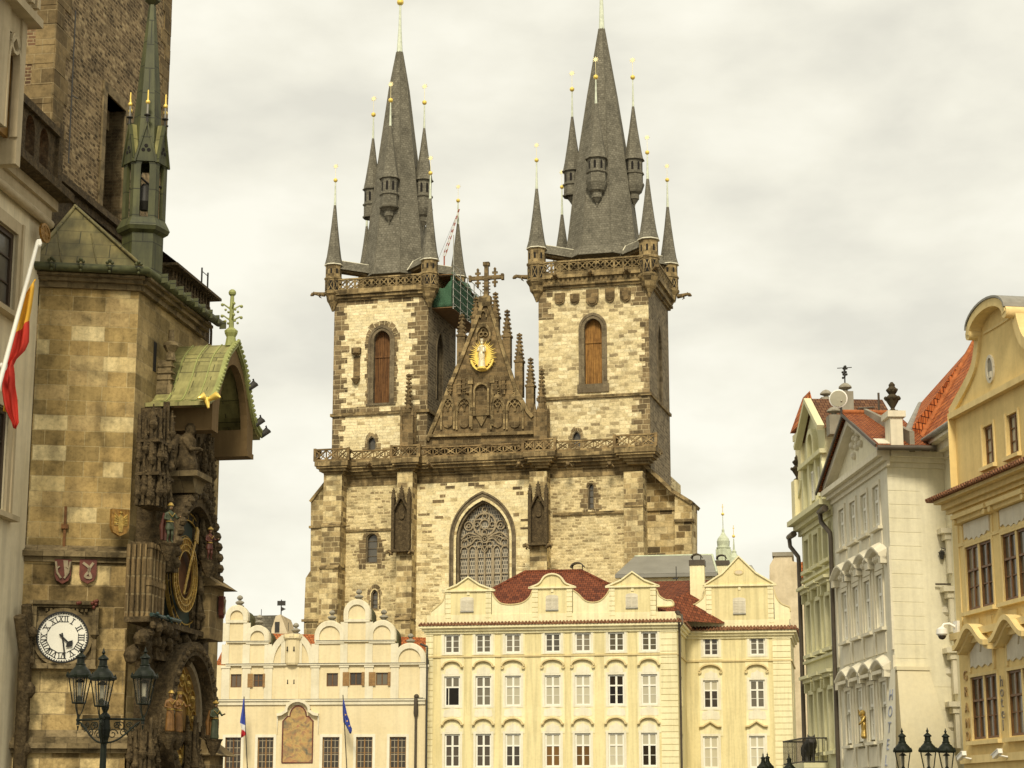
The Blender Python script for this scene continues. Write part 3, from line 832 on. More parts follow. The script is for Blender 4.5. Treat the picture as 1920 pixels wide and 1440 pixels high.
def spire(xc, yc, rows, zspike, ztip, parent_name='spire'):
	"""octagonal slate spire through measured (z, half width) rows"""
	mb = MB()
	ph = pi / 8
	mb.rings([(hw / cos(pi / 8) * 0.985, z) for z, hw in rows], xc, yc, 8, ph)
	sp = mb.build('spire', M['slate'], church)
	mb = MB()
	for k_ in range(8):                            # ridge rolls along the hips
		a = ph + 2 * pi * k_ / 8
		mb.tube([(xc + hw / cos(pi / 8) * 0.985 * cos(a), yc + hw / cos(pi / 8) * 0.985 * sin(a), z) for z, hw in rows], 0.055, 5)
	mb.build('hip_roll', M['slate'], sp)
	mb = MB(); z, hw = rows[-1]
	mb.rings([(hw * 1.1, z - 0.05), (hw * 1.05, z + 0.1), (hw * 0.55, z + (zspike - z) * 0.5), (0.09, zspike)], xc, yc, 8)
	mb.build('spike', M['verdigris pale'], sp)
	mb = MB(); mb.ball((xc, yc, zspike), 0.34, 12); mb.tube([(xc, yc, zspike), (xc, yc, ztip)], 0.05, 5); star(mb, xc, yc, ztip, 0.45)
	mb.build('finial', M['gold leaf'], sp)
	return sp

# ---- left tower
lx0, lx1 = CH.X(625, 700, YT), CH.X(802, 700, YT)
def lz(v, u=712): return CH.Z(u, v, YT)
L = dict(ztop=lz(556), zstring=lz(775), z0=lz(862), corn=lz(561), gal0=lz(543, 712), gal1=lz(521, 712), ncell=10, wood='dark', toothed=True, sillh=0.2,
         win=(CH.X(715, 700, YT), 0.78, lz(756), lz(620) - 0.95, lz(620)), small=(CH.X(697, 830, YT), 0.42, lz(846), lz(829), lz(817)))
lW = lx1 - lx0
L['side'] = (lW * 0.42, 0.95, lz(742), lz(650), lz(612))
L['quoins'] = [(lx0, 1, L['zstring'] + 0.16, L['ztop'] - 0.1, 0.55, 1.5, 11), (lx1, -1, L['zstring'] + 0.16, L['ztop'] - 0.1, 0.7, 2.2, 12), (lx0, 1, L['z0'], L['zstring'] - 0.14, 0.6, 1.3, 13), (lx1, -1, L['z0'], L['zstring'] - 0.14, 0.7, 1.5, 14)]
twL, lxc, lyc, lyb = tower(lx0, lx1, L, M['church cream'], 21)
# ---- right tower
rx0, rx1 = CH.X(1010, 650, YT), CH.X(1217, 650, YT)
def rz(v, u=1113): return CH.Z(u, v, YT)
rW = rx1 - rx0
R = dict(ztop=rz(532), zstring=rz(744), z0=rz(840), corn=rz(538), gal0=rz(512), gal1=rz(488), ncell=11, wood='bright', sillh=0.75,
         win=(CH.X(1112, 680, YT), 0.80, rz(720), rz(597) - 0.92, rz(597)), small=(CH.X(1081, 815, YT), 0.42, rz(836), rz(819), rz(806)))
R['side'] = (rW * 0.52, 1.0, rz(737), rz(640), rz(590))
R['quoins'] = [(rx1, -1, R['z0'], R['zstring'] - 0.14, 0.7, 2.0, 31), (rx1, -1, R['zstring'] + 0.16, R['ztop'] - 3.5, 0.35, 0.9, 32), (rx0, 1, R['ztop'] - 3, R['ztop'] - 0.1, 0.5, 1.6, 33), (rx1, -1, R['ztop'] - 2.2, R['ztop'] - 0.1, 0.8, 1.8, 34)]
twR, rxc, ryc, ryb = tower(rx0, rx1, R, M['church patched'], 41)
# coats of arms on the right tower
for (u, v0, v1, w) in ((1050, 572, 550, 20), (1078, 571, 551, 18), (1111, 574, 543, 24), (1144, 568, 540, 18), (1173, 567, 540, 21)):
	mb = MB(); x = CH.X(u, 560, YT)
	shield(mb, x, rz(v0, u), rz(v1, u), w * 0.0465, YT - 0.16, YT)
	shield(mb, x, rz(v0, u) + 0.18, rz(v1, u) - 0.5, w * 0.030, YT - 0.24, YT - 0.16)
	mb.build('coat_of_arms', M['church carved'], twR)
# empty statue bracket and canopy on the left tower
xx = CH.X(669, 690, YT)
mb = MB()
mb.box(xx - 0.42, xx + 0.42, YT - 0.4, YT, lz(664, 669), lz(653, 669))
mb.rings([(0.12, lz(668, 669)), (0.4, lz(664, 669))], xx, YT - 0.25, 6)
mb.box(xx - 0.32, xx + 0.32, YT - 0.04, YT + 0.02, lz(712, 669), lz(668, 669))
mb.rings([(0.08, lz(722, 669)), (0.25, lz(718, 669)), (0.42, lz(712, 669)), (0.42, lz(710, 669))], xx, YT - 0.25, 6)
mb.build('statue_bracket', M['church carved'], twL)

# ---- spires
def rowz(v, u, y): return CH.Z(u, v, y)
def hwid(pxw, u, v, y): return abs(CH.X(u + pxw, v, y) - CH.X(u, v, y))
def mk_rows(u, y, rows):
	return [(CH.Z(u, v, y), hwid(w, u, v, y)) for v, w in rows]
lrows = [(CH.Z(745, 521, lyc) - 0.4, 3.3)] + mk_rows(745, lyc, [(508, 58), (480, 53), (408, 45), (330, 36.5), (253, 27), (170, 17), (98, 5)])
spire(lxc, lyc, lrows, CH.Z(751, 4, lyc), CH.Z(751, -40, lyc))
rrows = [(CH.Z(1135, 486, ryc) - 0.5, 3.9)] + mk_rows(1133, ryc, [(478, 68), (455, 63), (380, 54), (272, 40), (180, 26), (120, 16), (54, 5)])
spire(rxc, ryc, rrows, CH.Z(1130, -75, ryc), CH.Z(1130, -125, ryc))
# turrets hung on the spires (front, left, right, rear)
def four(xc, yc, r, vs, u0):
	for (dx, dy, p, b, e_, a, bl, st, rr) in vs:
		y = yc + dy * r; x = xc + dx * r
		spire_turret(x, y, CH.Z(u0, p, y), CH.Z(u0, b, y), CH.Z(u0, e_, y), CH.Z(u0, a, y), CH.Z(u0, bl, y), CH.Z(u0, st, y), rr)
four(lxc, lyc, 2.55, [(0, -1, 420, 389, 335, 235, 187, 157, 0.9), (-1, 0, 421, 405, 353, 256, 211, 181, 0.84), (1, 0, 436, 398, 344, 245, 197, 167, 0.84), (0, 1, 425, 408, 362, 268, 221, 192, 0.84)], 745)
four(rxc, ryc, 2.9, [(0, -1, 386, 344, 298, 193, 143, 110, 0.96), (-1, 0, 386, 364, 318, 214, 162, 132, 0.9), (1, 0, 394, 352, 306, 205, 150, 118, 0.9), (0, 1, 400, 380, 330, 225, 175, 145, 0.9)], 1133)
# corner turrets
def cturret(x, y, u, vc, vb, vr, va, vball, vstar, r):
	corner_turret(x, y, CH.Z(u, vc, y), CH.Z(u, vb, y), CH.Z(u, vr, y), CH.Z(u, va, y), CH.Z(u, vball, y), r, CH.Z(u, vstar, y))
o = 0.12
lf = YT - 0.1; lbk = lyb + 0.1
cturret(lx0 - o, lf, 630, 566, 549, 498, 385, 338, 312, 0.78)
cturret(lx1 + o, lf, 803, 558, 539, 489, 373, 325, 297, 0.80)
cturret(lx0 - o, lbk, 683, 568, 553, 517, 425, 380, 352, 0.78)
cturret(lx1 + o, lbk, 862, 570, 553, 520, 420, 376, 350, 0.80)
cturret(rx0 - o, lf, 1011, 548, 527, 467, 354, 300, 272, 0.86)
cturret(rx1 + o, lf, 1213, 539, 517, 451, 336, 286, 258, 0.90)
cturret(rx0 - o, ryb + 0.1, 1063, 560, 540, 492, 402, 350, 322, 0.86)
cturret(rx1 + o, ryb + 0.1, 1257, 565, 545, 497, 388, 337, 311, 0.88)
# little roofed bridges from turret to spire
def bridge(x, y, xc, yc, z, L_, w=0.62, h=1.05):
	mb = MB()
	d = Vector((xc - x, yc - y, 0)); d.normalize()
	mb.M = Matrix.Translation((x, y, z)) @ Matrix.Rotation(atan2(d.y, d.x), 4, 'Z')
	mb.box(0.5, L_ - 0.2, -w * 0.55, w * 0.55, -0.12, 0.14, 1)
	vs = [(0.4, -w, 0.1), (L_, -w, 0.1), (L_, 0, h), (0.4, 0, h), (0.4, w, 0.1), (L_, w, 0.1)]
	mb.add(vs, [(0, 1, 2, 3), (3, 2, 5, 4), (1, 5, 2), (4, 0, 3), (0, 4, 5, 1)], 0)
	for sg in (-1, 1):
		mb.tube([(L_ + 0.02, sg * w, 0.1), (L_ + 0.02, 0, h + 0.02)], 0.06, 5, 2)
	mb.tube([(0.4, 0, h), (L_, 0, h)], 0.05, 5, 2)
	mb.M = None
	mb.build('bridge_roof', [M['slate'], M['church carved'], M['lead trim']], church)
for (x, y, xc, yc, v, u, Lb) in ((lx0 - o, lf, lxc, lyc, 506, 650, 3.6), (lx1 + o, lf, lxc, lyc, 497, 780, 3.2), (lx1 + o, lbk, lxc, lyc, 523, 850, 3.2), (rx0 - o, lf, rxc, ryc, 475, 1050, 4.1), (rx1 + o, lf, rxc, ryc, 466, 1190, 3.6), (rx1 + o, ryb + 0.1, rxc, ryc, 503, 1245, 3.6)):
	bridge(x, y, xc, yc, CH.Z(u, v, y), Lb)
# gargoyles of the towers
gargoyle(lx0 - 0.9, YT - 0.2, lz(553, 615), -1, -0.1, 1.3, twL)
gargoyle(rx0 - 0.95, YT - 0.2, rz(521, 990), -1, -0.1, 1.3, twR)
gargoyle(rx1 + 0.9, ryb, CH.Z(1270, 556, ryb), 1, -0.1, 1.3, twR)
for u, v in ((1042, 523), (1108, 517), (1176, 513)): gargoyle(CH.X(u, v, YT - 0.6), YT - 0.55, rz(v, u), 0, -1, 0.8, twR)
gargoyle(rx1 + 0.6, YT - 0.5, rz(507, 1232), 0.5, -0.6, 0.8, twR)

# ---- gable between the towers
YG = YT - 0.25
def gp(u, v): return CH.uv(u, v, YG)
mb = MB()
g_out = [gp(797, 838), gp(1006, 838), gp(1005, 782), gp(990, 775), gp(968, 735), gp(942, 655), gp(928, 610), gp(918, 568), gp(907, 564), gp(900, 575)]
mb.prism(g_out, YG, YG + 0.9, 0)
gable = mb.build('gable', M['church carved'], church)
mb = MB()
ribbon(mb, [gp(802, 826), gp(829, 762), gp(866, 672), gp(899, 588), gp(910, 556)], 0.34, YG - 0.22, YG + 0.2)
ribbon(mb, [gp(999, 782), gp(990, 772), gp(968, 732), gp(942, 652), (gp(927, 600)[0], gp(927, 600)[1]), gp(910, 552)], 0.30, YG - 0.18, YG + 0.2)
ribbon(mb, [gp(806, 818), gp(1006, 812)], 0.26, YG - 0.3, YG)
mb.box(gp(898, 560)[0], gp(920, 560)[0], YG - 0.2, YG + 0.5, gp(905, 575)[1], gp(905, 556)[1])
mb.build('coping', M['church cornice'], gable)
# blind tracery panels with shields
for (u0, u1) in ((828, 852), (857, 885), (921, 946), (951, 981)):
	mb = MB(); uc = (u0 + u1) / 2
	xa, zb = gp(u0, 806); xb = gp(u1, 806)[0]; cx = (xa + xb) / 2; hw = (xb - xa) / 2
	zs = gp(uc, 764)[1]; top = gp(uc, 744)[1]
	arch_band(mb, cx, zs - 0.3, zs, hw - 0.12, (top - zs) * 0.8, 0.14, YG - 0.2, YG, 'pointed', 0, 0.5)
	for dx in (-0.5, 0.5):
		arch_band(mb, cx + dx * (hw - 0.1), zs - 0.35, zs - 0.15, (hw - 0.2) * 0.42, 0.42, 0.08, YG - 0.13, YG, 'pointed')
	for (qx, qz) in ((0, 0.22), (-0.22, 0.5), (0.22, 0.5)):
		ribbon(mb, [(cx + qx + 0.2 * cos(t), zs + qz + 0.2 * sin(t)) for t in [2 * pi * j / 8 for j in range(9)]], 0.07, YG - 0.15, YG)
	for xx in (xa, xb): mb.box(xx - 0.08, xx + 0.08, YG - 0.16, YG, zb, zs + 0.2)
	mb.prism([(cx - 0.12, top), (cx + 0.12, top), (cx, top + 0.75)], YG - 0.15, YG)
	for q in range(4): mb.box(cx - 0.2 + q * 0.02, cx + 0.2 - q * 0.02, YG - 0.2, YG - 0.02, top + 0.1 + q * 0.2, top + 0.18 + q * 0.2)
	pn = mb.build('tracery_panel', M['church cornice'], gable)
	mb = MB(); shield(mb, cx, gp(uc, 803)[1], gp(uc, 782)[1], 0.85, YG - 0.14, YG)
	mb.build('shield', M['church carved'], pn)
# niche in the middle
mb = MB(); xa, z_ = gp(892, 780); xb = gp(915, 780)[0]; cx = (xa + xb) / 2; hw = (xb - xa) / 2
zs = gp(903, 733)[1]
arch_band(mb, cx, gp(903, 776)[1], zs, hw, 0.55, 0.16, YG - 0.3, YG, 'round')
mb.box(cx - hw - 0.2, cx + hw + 0.2, YG - 0.3, YG, gp(903, 780)[1], gp(903, 776)[1])
mb.prism([(cx - 0.55, gp(903, 780)[1]), (cx + 0.55, gp(903, 780)[1]), (cx, gp(903, 800)[1])], YG - 0.2, YG)
mb.add([(cx - hw, YG - 0.012, gp(903, 776)[1]), (cx + hw, YG - 0.012, gp(903, 776)[1]), (cx + hw, YG - 0.012, zs), (cx - hw, YG - 0.012, zs)], [(0, 1, 2, 3)], 1)
for dx in (-1, 1):
	xx = cx + dx * 1.0
	mb.box(xx - 0.22, xx + 0.22, YG - 0.3, YG, gp(903, 720)[1], gp(903, 706)[1])
	mb.box(xx - 0.12, xx + 0.12, YG - 0.2, YG, gp(903, 800)[1], gp(903, 720)[1])
mb.build('niche', [M['church cornice'], M['church carved']], gable)
mb = MB()
for u, v0, v1 in ((862, 740, 706), (844, 740, 718), (945, 740, 705), (930, 740, 708), (878, 738, 700)):
	x = gp(u, v0)[0]; a, b = gp(u, v0)[1], gp(u, v1)[1]
	mb.box(x - 0.16, x + 0.16, YG - 0.22, YG, a, b - 0.3); mb.prism([(x - 0.2, b - 0.3), (x + 0.2, b - 0.3), (x, b + 0.3)], YG - 0.2, YG)
	for q in range(3): mb.box(x - 0.24, x + 0.24, YG - 0.26, YG - 0.02, a + (b - a) * (q + 1) / 4, a + (b - a) * (q + 1) / 4 + 0.1)
mb.build('rib_ornament', M['church carved'], gable)
# upper tracery over the statue
mb = MB(); cx, zz = gp(907, 628)
arch_band(mb, cx, zz - 0.5, zz, 0.55, 0.75, 0.16, YG - 0.25, YG, 'pointed', 0, 0.4)
for (qx, qz) in ((0, 0.35), (-0.2, 0.02), (0.2, 0.02)):
	ribbon(mb, [(cx + qx + 0.19 * cos(t), zz + qz + 0.19 * sin(t)) for t in [2 * pi * j / 8 for j in range(9)]], 0.07, YG - 0.18, YG)
arch_band(mb, cx, gp(907, 592)[1] - 0.2, gp(907, 592)[1], 0.22, 0.4, 0.1, YG - 0.22, YG)
mb.build('canopy', M['church cornice'], gable)
# stepped pinnacles on the gable
def pinnacle(x, y, z0, zc, zt, w=0.36, parent=None, name='pinnacle'):
	mb = MB()
	mb.box(x - w, x + w, y - w, y + w, z0, zc)
	mb.box(x - w * 1.2, x + w * 1.2, y - w * 1.2, y + w * 1.2, zc - 0.12, zc + 0.08)
	mb.rings([(w * 1.25, zc + 0.08), (w * 0.25, zt - 0.35)], x, y, 4, pi / 4)
	h = zt - zc; n = max(3, int(h / 0.42))
	for i in range(n):                              # crockets up the edges
		f = (i + 0.5) / n; r = w * (1.25 - 1.0 * f) * 0.75 + 0.09; zz = zc + 0.1 + (h - 0.5) * f
		for a in range(4):
			t = pi / 2 * a + pi / 4
			mb.box(x + r * cos(t) - 0.09, x + r * cos(t) + 0.09, y + r * sin(t) - 0.09, y + r * sin(t) + 0.09, zz, zz + 0.16)
	mb.box(x - 0.24, x + 0.24, y - 0.1, y + 0.1, zt - 0.3, zt - 0.14); mb.box(x - 0.1, x + 0.1, y - 0.24, y + 0.24, zt - 0.297, zt - 0.143)
	mb.rings([(0.06, zt - 0.4), (0.13, zt - 0.1), (0.03, zt)], x, y, 6)
	return mb.build(name, M['church carved'], parent or church)
YP = YG + 0.6
for (u, vb, vc, vt) in ((951, 690, 631, 580), (974, 745, 678, 624), (995, 785, 724, 670), (929, 640, 595, 547), (866, 720, 630, 588), (893, 640, 595, 556)):
	x = CH.X(u, vc, YP); pinnacle(x, YP, CH.Z(u, vb, YP), CH.Z(u, vc, YP), CH.Z(u, vt, YP), 0.36, gable)
# gable cross
mb = MB(); YX = YG + 0.2
x, zb = CH.uv(912, 560, YX); zt = CH.Z(912, 492, YX)
mb.rings([(0.42, zb - 0.1), (0.27, zb + 0.5), (0.24, zt - 0.35)], x, YX, 4, pi / 4)
mb.box(x - 0.28, x + 0.28, YX - 0.24, YX + 0.24, zt - 0.35, zt)
z1 = CH.Z(912, 521, YX); xl, xr = CH.X(880, 521, YX), CH.X(944, 521, YX)
mb.box(xl, xr, YX - 0.155, YX + 0.155, z1 - 0.17, z1 + 0.17)
mb.box(xl - 0.03, xl + 0.2, YX - 0.2, YX + 0.2, z1 - 0.28, z1 + 0.28); mb.box(xr - 0.2, xr + 0.03, YX - 0.2, YX + 0.2, z1 - 0.28, z1 + 0.28)
for xx in (CH.X(896, 521, YX), CH.X(928, 521, YX)):
	mb.box(xx - 0.09, xx + 0.09, YX - 0.1, YX + 0.1, z1 - 0.85, z1 + 0.85)
	for zz in (z1 + 0.45, z1 - 0.45): mb.box(xx - 0.25, xx + 0.25, YX - 0.09, YX + 0.09, zz - 0.09, zz + 0.09)
	for zz in (z1 + 0.8, z1 - 0.8): mb.rings([(0.02, zz - 0.16), (0.15, zz), (0.02, zz + 0.16)], xx, YX, 6)
for q in range(5):
	zz = zb + 0.5 + q * 0.3
	mb.box(x - 0.36, x + 0.36, YX - 0.06, YX + 0.06, zz, zz + 0.1)
mb.build('gable_cross', M['church carved'], gable)
# nave roof behind the gable
mb = MB()
xa, xb = lx1 - 1.0, rx0 - 0.5; zn = CH.Z(905, 838, YT); zr_ = gp(908, 700)[1]
xm = (xa + xb) / 2
mb.add([(xa, YG + 0.9, zn), (xm, YG + 0.9, zr_), (xm, 45, zr_), (xa, 45, zn), (xb, YG + 0.9, zn), (xb, 45, zn)], [(0, 1, 2, 3)[::-1], (1, 4, 5, 2)[::-1], (0, 4, 1), (3, 2, 5)], 0)
mb.build('nave_roof', M['slate'], church)

# ---- west front below the gallery
Y0 = 0.0
def cp(u, v, y=0.0): return CH.uv(u, v, y)
zTop = cz(862); zgal = cz(862, -1.2)
xL = cp(612, 1000)[0]; xR = cp(1212, 1000)[0]
mw = (cp(905, 1000)[0], )
bw_x = cp(905, 1000)[0]; bw_hw = (cp(955, 1000)[0] - cp(855, 1000)[0]) / 2
b_sp = cz(1010); b_top = cz(938)
holes = [(bw_x - bw_hw, bw_x + bw_hw, cz(1190), b_top, b_sp, 'pointed')]
def opening(u, hwp, v0, vsp, vt, vref=None):
	x = cp(u, (v0 + vt) / 2)[0]; hw = hwp * 0.0468
	return (x - hw, x + hw, CH.Z(u, v0), CH.Z(u, vt), CH.Z(u, vsp), 'pointed')
o1 = opening(697, 11.5, 1056, 1012, 1000); o2 = opening(702, 7, 1142, 1116, 1105); o3 = opening(1108, 6, 955, 914, 906)
xm1, xm2 = cp(762, 1000)[0], cp(1014, 1000)[0]
mb = MB()
mb.wall(xL, xm1, 0.2, zTop, 0, [o1, o2], 0.5, 0, 2)
mb.wall(xm1, xm2, 0.2, zTop, 0, holes, 1.0, 1, 2)
mb.wall(xm2, xR, 0.2, zTop, 0, [o3], 0.4, 0, 2)
mb.box(xL, xL + 0.3, 0.01, 18, 0.2, zTop - 0.02, 0); mb.box(xR - 0.3, xR, 0.01, 18, 0.2, zTop - 0.02, 0)
front = mb.build('west_front', [M['church rubble'], M['church cream mixed'] if 'church cream mixed' in M else M['church cream'], M['church moulding']], church)
# string course and upper stone band
mb = MB()
zsc = cz(988)
for a, b in ((xL, cp(744, 988)[0]), (cp(1037, 988)[0], xR)): mb.box(a, b, -0.16, 0, zsc - 0.02 if a < 0 else CH.Z(1105, 963) - 0.1, (zsc if a < 0 else CH.Z(1105, 963)) + 0.16)
mb.build('string_course', M['church cornice'], front)
mb = MB()
for i in range(70):
	x = xL + 0.3 + (xR - xL - 0.6) * i / 70
	if (i % 2) == 0: mb.box(x, x + 0.3, -0.1, 0.05, cz(889), cz(884))
mb.box(xL, xR, -0.055, 0.02, cz(902), cz(884.5))
mb.build('frieze', M['church cornice'], front)
# dark and light dressed blocks scattered on the middle field
mb = MB(); r = random.Random(5)
for (u, v) in ((844, 914), (888, 908), (899, 912), (830, 930), (822, 940), (795, 965), (823, 970), (970, 915), (792, 915), (975, 925), (985, 990), (800, 985), (985, 975), (968, 965), (832, 908)):
	x, z = cp(u, v); w = r.uniform(0.5, 1.1); h = r.uniform(0.2, 0.32); mb.box(x - w / 2, x + w / 2, -0.02, 0.05, z - h / 2, z + h / 2)
ring_blocks(mb, (o1[0] + o1[1]) / 2, o1[2] - 0.5, o1[4], (o1[1] - o1[0]) / 2, o1[3] - o1[4], 0, 3, 0, 0.4, 0.8)
ring_blocks(mb, (o3[0] + o3[1]) / 2, o3[2] - 0.5, o3[4], (o3[1] - o3[0]) / 2, o3[3] - o3[4], 0, 4, 0, 0.35, 0.8)
ring_blocks(mb, (o2[0] + o2[1]) / 2, o2[2], o2[4], (o2[1] - o2[0]) / 2 + 0.1, o2[3] - o2[4] + 0.1, 0, 6, 0, 0.1, 0.3)
mb.build('dressed_blocks', M['church quoin'], front)
mb = MB()
for (u, v) in ((800, 1015), (805, 1040), (800, 1062), (822, 1052), (812, 1078), (800, 1090), (815, 1103), (798, 1120), (806, 1140), (825, 1085), (983, 1030), (975, 1045), (985, 1060), (978, 1075), (800, 1155), (822, 1120), (820, 1030), (792, 1000), (825, 1068), (805, 1130)):
	for q in range(3):
		x, z = cp(u + r.uniform(-9, 9), v + r.uniform(-9, 9)); w = r.uniform(0.5, 1.1); h = r.uniform(0.18, 0.34)
		if x - w / 2 < cp(782, v)[0] or (cp(832, v)[0] < x + w / 2 < cp(960, v)[0]) or x + w / 2 > cp(992, v)[0] and x > 0: continue
		mb.box(x - w / 2, x + w / 2, -0.012 - 0.02 * r.random(), 0.05, z - h / 2, z + h / 2)
mb.build('rough_blocks', M['church rubble'], front)
# lattice windows
def church_window(h, nm='lancet_window', bars=4):
	cx = (h[0] + h[1]) / 2; hw = (h[1] - h[0]) / 2
	mb = MB(); arch_band(mb, cx, h[2], h[4], hw - 0.1, h[3] - h[4] - 0.1, 0.12, 0.12, 0.42)
	mb.box(cx - hw, cx + hw, 0.0, 0.42, h[2] - 0.06, h[2] + 0.1)
	for i in range(1, bars): mb.box(cx - hw, cx + hw, 0.33, 0.37, h[2] + (h[3] - h[2]) * i / bars - 0.02, h[2] + (h[3] - h[2]) * i / bars + 0.02)
	w = mb.build(nm, M['church moulding'], front)
	mb = MB(); mb.box(h[0], h[1], 0.4, 0.44, h[2], h[3]); mb.build('pane', M['glass lattice'], w)
for h in (o1, o2, o3): church_window(h)
# great west window
mb = MB()
cx, hw = bw_x, bw_hw; rise = b_top - b_sp; zb = cz(1190)
for (d, w, ya, yb_) in ((0.0, 0.2, 0.25, 1.0), (0.2, 0.22, 0.08, 0.6), (0.42, 0.24, -0.06, 0.3), (0.66, 0.14, -0.16, 0.05)):
	arch_band(mb, cx, zb, b_sp, hw - 0.2 + d, rise - 0.2 + d * 1.25, w - 0.01, ya, yb_, 'pointed', 0, None, 9)
gw = mb.build('great_window', M['church moulding'], front)
iw = hw - 0.2
mb = MB()
yA, yB = 0.62, 0.86
for i in range(1, 6):
	x = cx - iw + 2 * iw * i / 6; mb.box(x - 0.07 - (0.05 if i in (2, 4) else 0), x + 0.07 + (0.05 if i in (2, 4) else 0), yA, yB, zb, b_sp - 0.9)
for i in range(6):                                   # heads of the lights
	x = cx - iw + 2 * iw * (i + 0.5) / 6
	arch_band(mb, x, b_sp - 1.15, b_sp - 1.0, iw / 6 - 0.08, 0.42, 0.08, yA + 0.02, yB - 0.02, 'pointed')
for i in range(6): mb.box(cx - iw, cx + iw, yA + 0.1, yA + 0.16, b_sp - 1.6 - i * 1.45, b_sp - 1.54 - i * 1.45)
def circ(x, z, r_, w=0.12): ribbon(mb, [(x + r_ * cos(t), z + r_ * sin(t)) for t in [2 * pi * j / 18 for j in range(19)]], w, yA, yB)
zc = b_sp + rise * 0.40
circ(cx, zc, 1.0, 0.16); circ(cx, zc, 0.42, 0.1)
for j in range(4):                                   # whirling bladders in the rose
	a0 = pi / 2 * j + 0.4
	ribbon(mb, [(cx + rr * cos(a0 + da), zc + rr * sin(a0 + da)) for rr, da in ((0.42, 0), (0.6, 0.35), (0.8, 0.6), (0.96, 0.75))], 0.1, yA + 0.01, yB - 0.01)
	circ(cx + 0.7 * cos(a0 + 1.15), zc + 0.7 * sin(a0 + 1.15), 0.2, 0.06)
for sg in (-1, 1):
	ribbon(mb, curve([(cx + sg * 0.25, b_sp + 0.12), (cx + sg * 0.9, b_sp + 0.5), (cx + sg * 1.5, b_sp + 0.6), (cx + sg * (iw - 0.1), b_sp + 0.1)]), 0.14, yA, yB)
	ribbon(mb, curve([(cx + sg * 0.25, b_sp), (cx + sg * 0.8, b_sp + 0.1), (cx + sg * 1.2, b_sp - 0.3), (cx + sg * 1.8, b_sp - 0.6), (cx + sg * (iw - 0.05), b_sp - 0.5)]), 0.14, yA + 0.01, yB)
	ribbon(mb, curve([(cx + sg * 0.5, b_sp + 0.25), (cx + sg * 1.2, b_sp + 0.28), (cx + sg * 1.9, b_sp - 0.1)]), 0.09, yA + 0.02, yB)
	circ(cx + sg * (iw - 0.42), b_sp - 0.25, 0.32, 0.09); circ(cx + sg * 1.45, zc - 0.1, 0.38, 0.1); circ(cx + sg * 1.45, zc - 0.1, 0.14, 0.07)
	circ(cx + sg * 0.45, b_sp - 0.42, 0.27, 0.08)
	circ(cx + sg * 1.1, b_sp + 0.22, 0.14, 0.05); circ(cx + sg * 1.45, b_sp + 0.3, 0.13, 0.05); circ(cx + sg * 1.15, b_sp - 0.1, 0.12, 0.05)
circ(cx, b_sp + 0.05, 0.32, 0.1); circ(cx, b_sp - 0.8, 0.27, 0.08); circ(cx, b_sp + 0.05, 0.14, 0.06)
circ(cx, zc + 1.3, 0.22, 0.07)
mb.build('window_tracery', M['tracery stone'], gw)
mb = MB()
mb.prism([(cx + iw + 0.1, zb)] + arch_pts(cx, b_sp, iw + 0.1, rise - 0.1) + [(cx - iw - 0.1, zb)], 0.84, 0.9)
k = NT('leaded glass'); br = k.n('ShaderNodeTexBrick', offset=0.5, squash=1.0); k.l(k.uv(), br.inputs['Vector'])
br.inputs['Scale'].default_value = 1; br.inputs['Brick Width'].default_value = 0.20; br.inputs['Row Height'].default_value = 0.34; br.inputs['Mortar Size'].default_value = 0.045
br.inputs['Color1'].default_value = (0.03, 0.028, 0.022, 1); br.inputs['Color2'].default_value = (0.13, 0.12, 0.095, 1); br.inputs['Mortar'].default_value = (0.42, 0.37, 0.27, 1)
k.col(br.outputs['Color']); MATS['leaded glass'] = k.set(0.35, 0, 0.4)
mb.build('leaded_panes', M['leaded glass'], gw)

# gallery with corner bastions over the buttresses
heads = [(590, 652, -2.2), (733, 785, -2.2), (980, 1040, -2.2), (1152, 1230, -2.2)]
yF = -1.15
hx = [(CH.X(a, 850, y), CH.X(b, 850, y), y) for a, b, y in heads]
zg1 = CH.Z(880, 834.5, yF); zg0 = CH.Z(880, 852, yF); zc1 = CH.Z(880, 853, yF); zc0 = CH.Z(880, 884, yF)
hz1 = CH.Z(760, 834, -2.2); hz0 = CH.Z(760, 857, -2.2); hc0 = CH.Z(760, 884, -2.2)
mb = MB()
def corn(xa, xb, yf, yb_, za, zb_):
	h = zb_ - za
	for (o_, f0, f1) in ((0.95, 0.0, 0.16), (0.70, 0.163, 0.34), (0.35, 0.343, 0.52), (0.12, 0.523, 0.66), (0.0, 0.663, 1.0)):
		mb.box(xa + o_ * 0.9 if o_ else xa, xb - o_ * 0.9 if o_ else xb, yf + o_, yb_, za + h * f0, za + h * f1)
corn(hx[0][0] + 0.3, hx[3][1] - 0.3, yF, 0.4, zc0, zc1)
for (xa, xb, y) in hx: corn(xa, xb, y, 0.2, hc0 - 0.05, hz0)
gal = mb.build('gallery_cornice', M['church cornice'], church)
mb = MB()
for i in range(3):
	a, b = hx[i][1], hx[i + 1][0]
	lattice(mb, a - 0.1, b + 0.1, zc1, zg1, yF + 0.05, yF + 0.23, max(4, int((b - a) / 0.95)), 'x')
mb.box(hx[0][0], hx[3][1], -0.9, YT + 0.2, zc1 - 0.3, zc1 - 0.05)
for (xa, xb, y) in hx:
	lattice(mb, xa + 0.05, xb - 0.05, hz0, hz1, y + 0.05, y + 0.23, 3, 'x')
	for xx, dg in ((xa, 270), (xb, 90)):
		mb.side(xx if dg == 90 else xx, y + 0.28 if dg == 90 else yF + 0.1, dg)
		lattice(mb, 0, abs(yF - y) - 0.1, hz0 + 0.003, hz1 - 0.004, 0.05, 0.22, 1, 'x'); mb.main()
	for xx in (xa, xb):
		mb.box(xx - 0.12, xx + 0.12, y, y + 0.26, hz0, hz1 + 0.05)
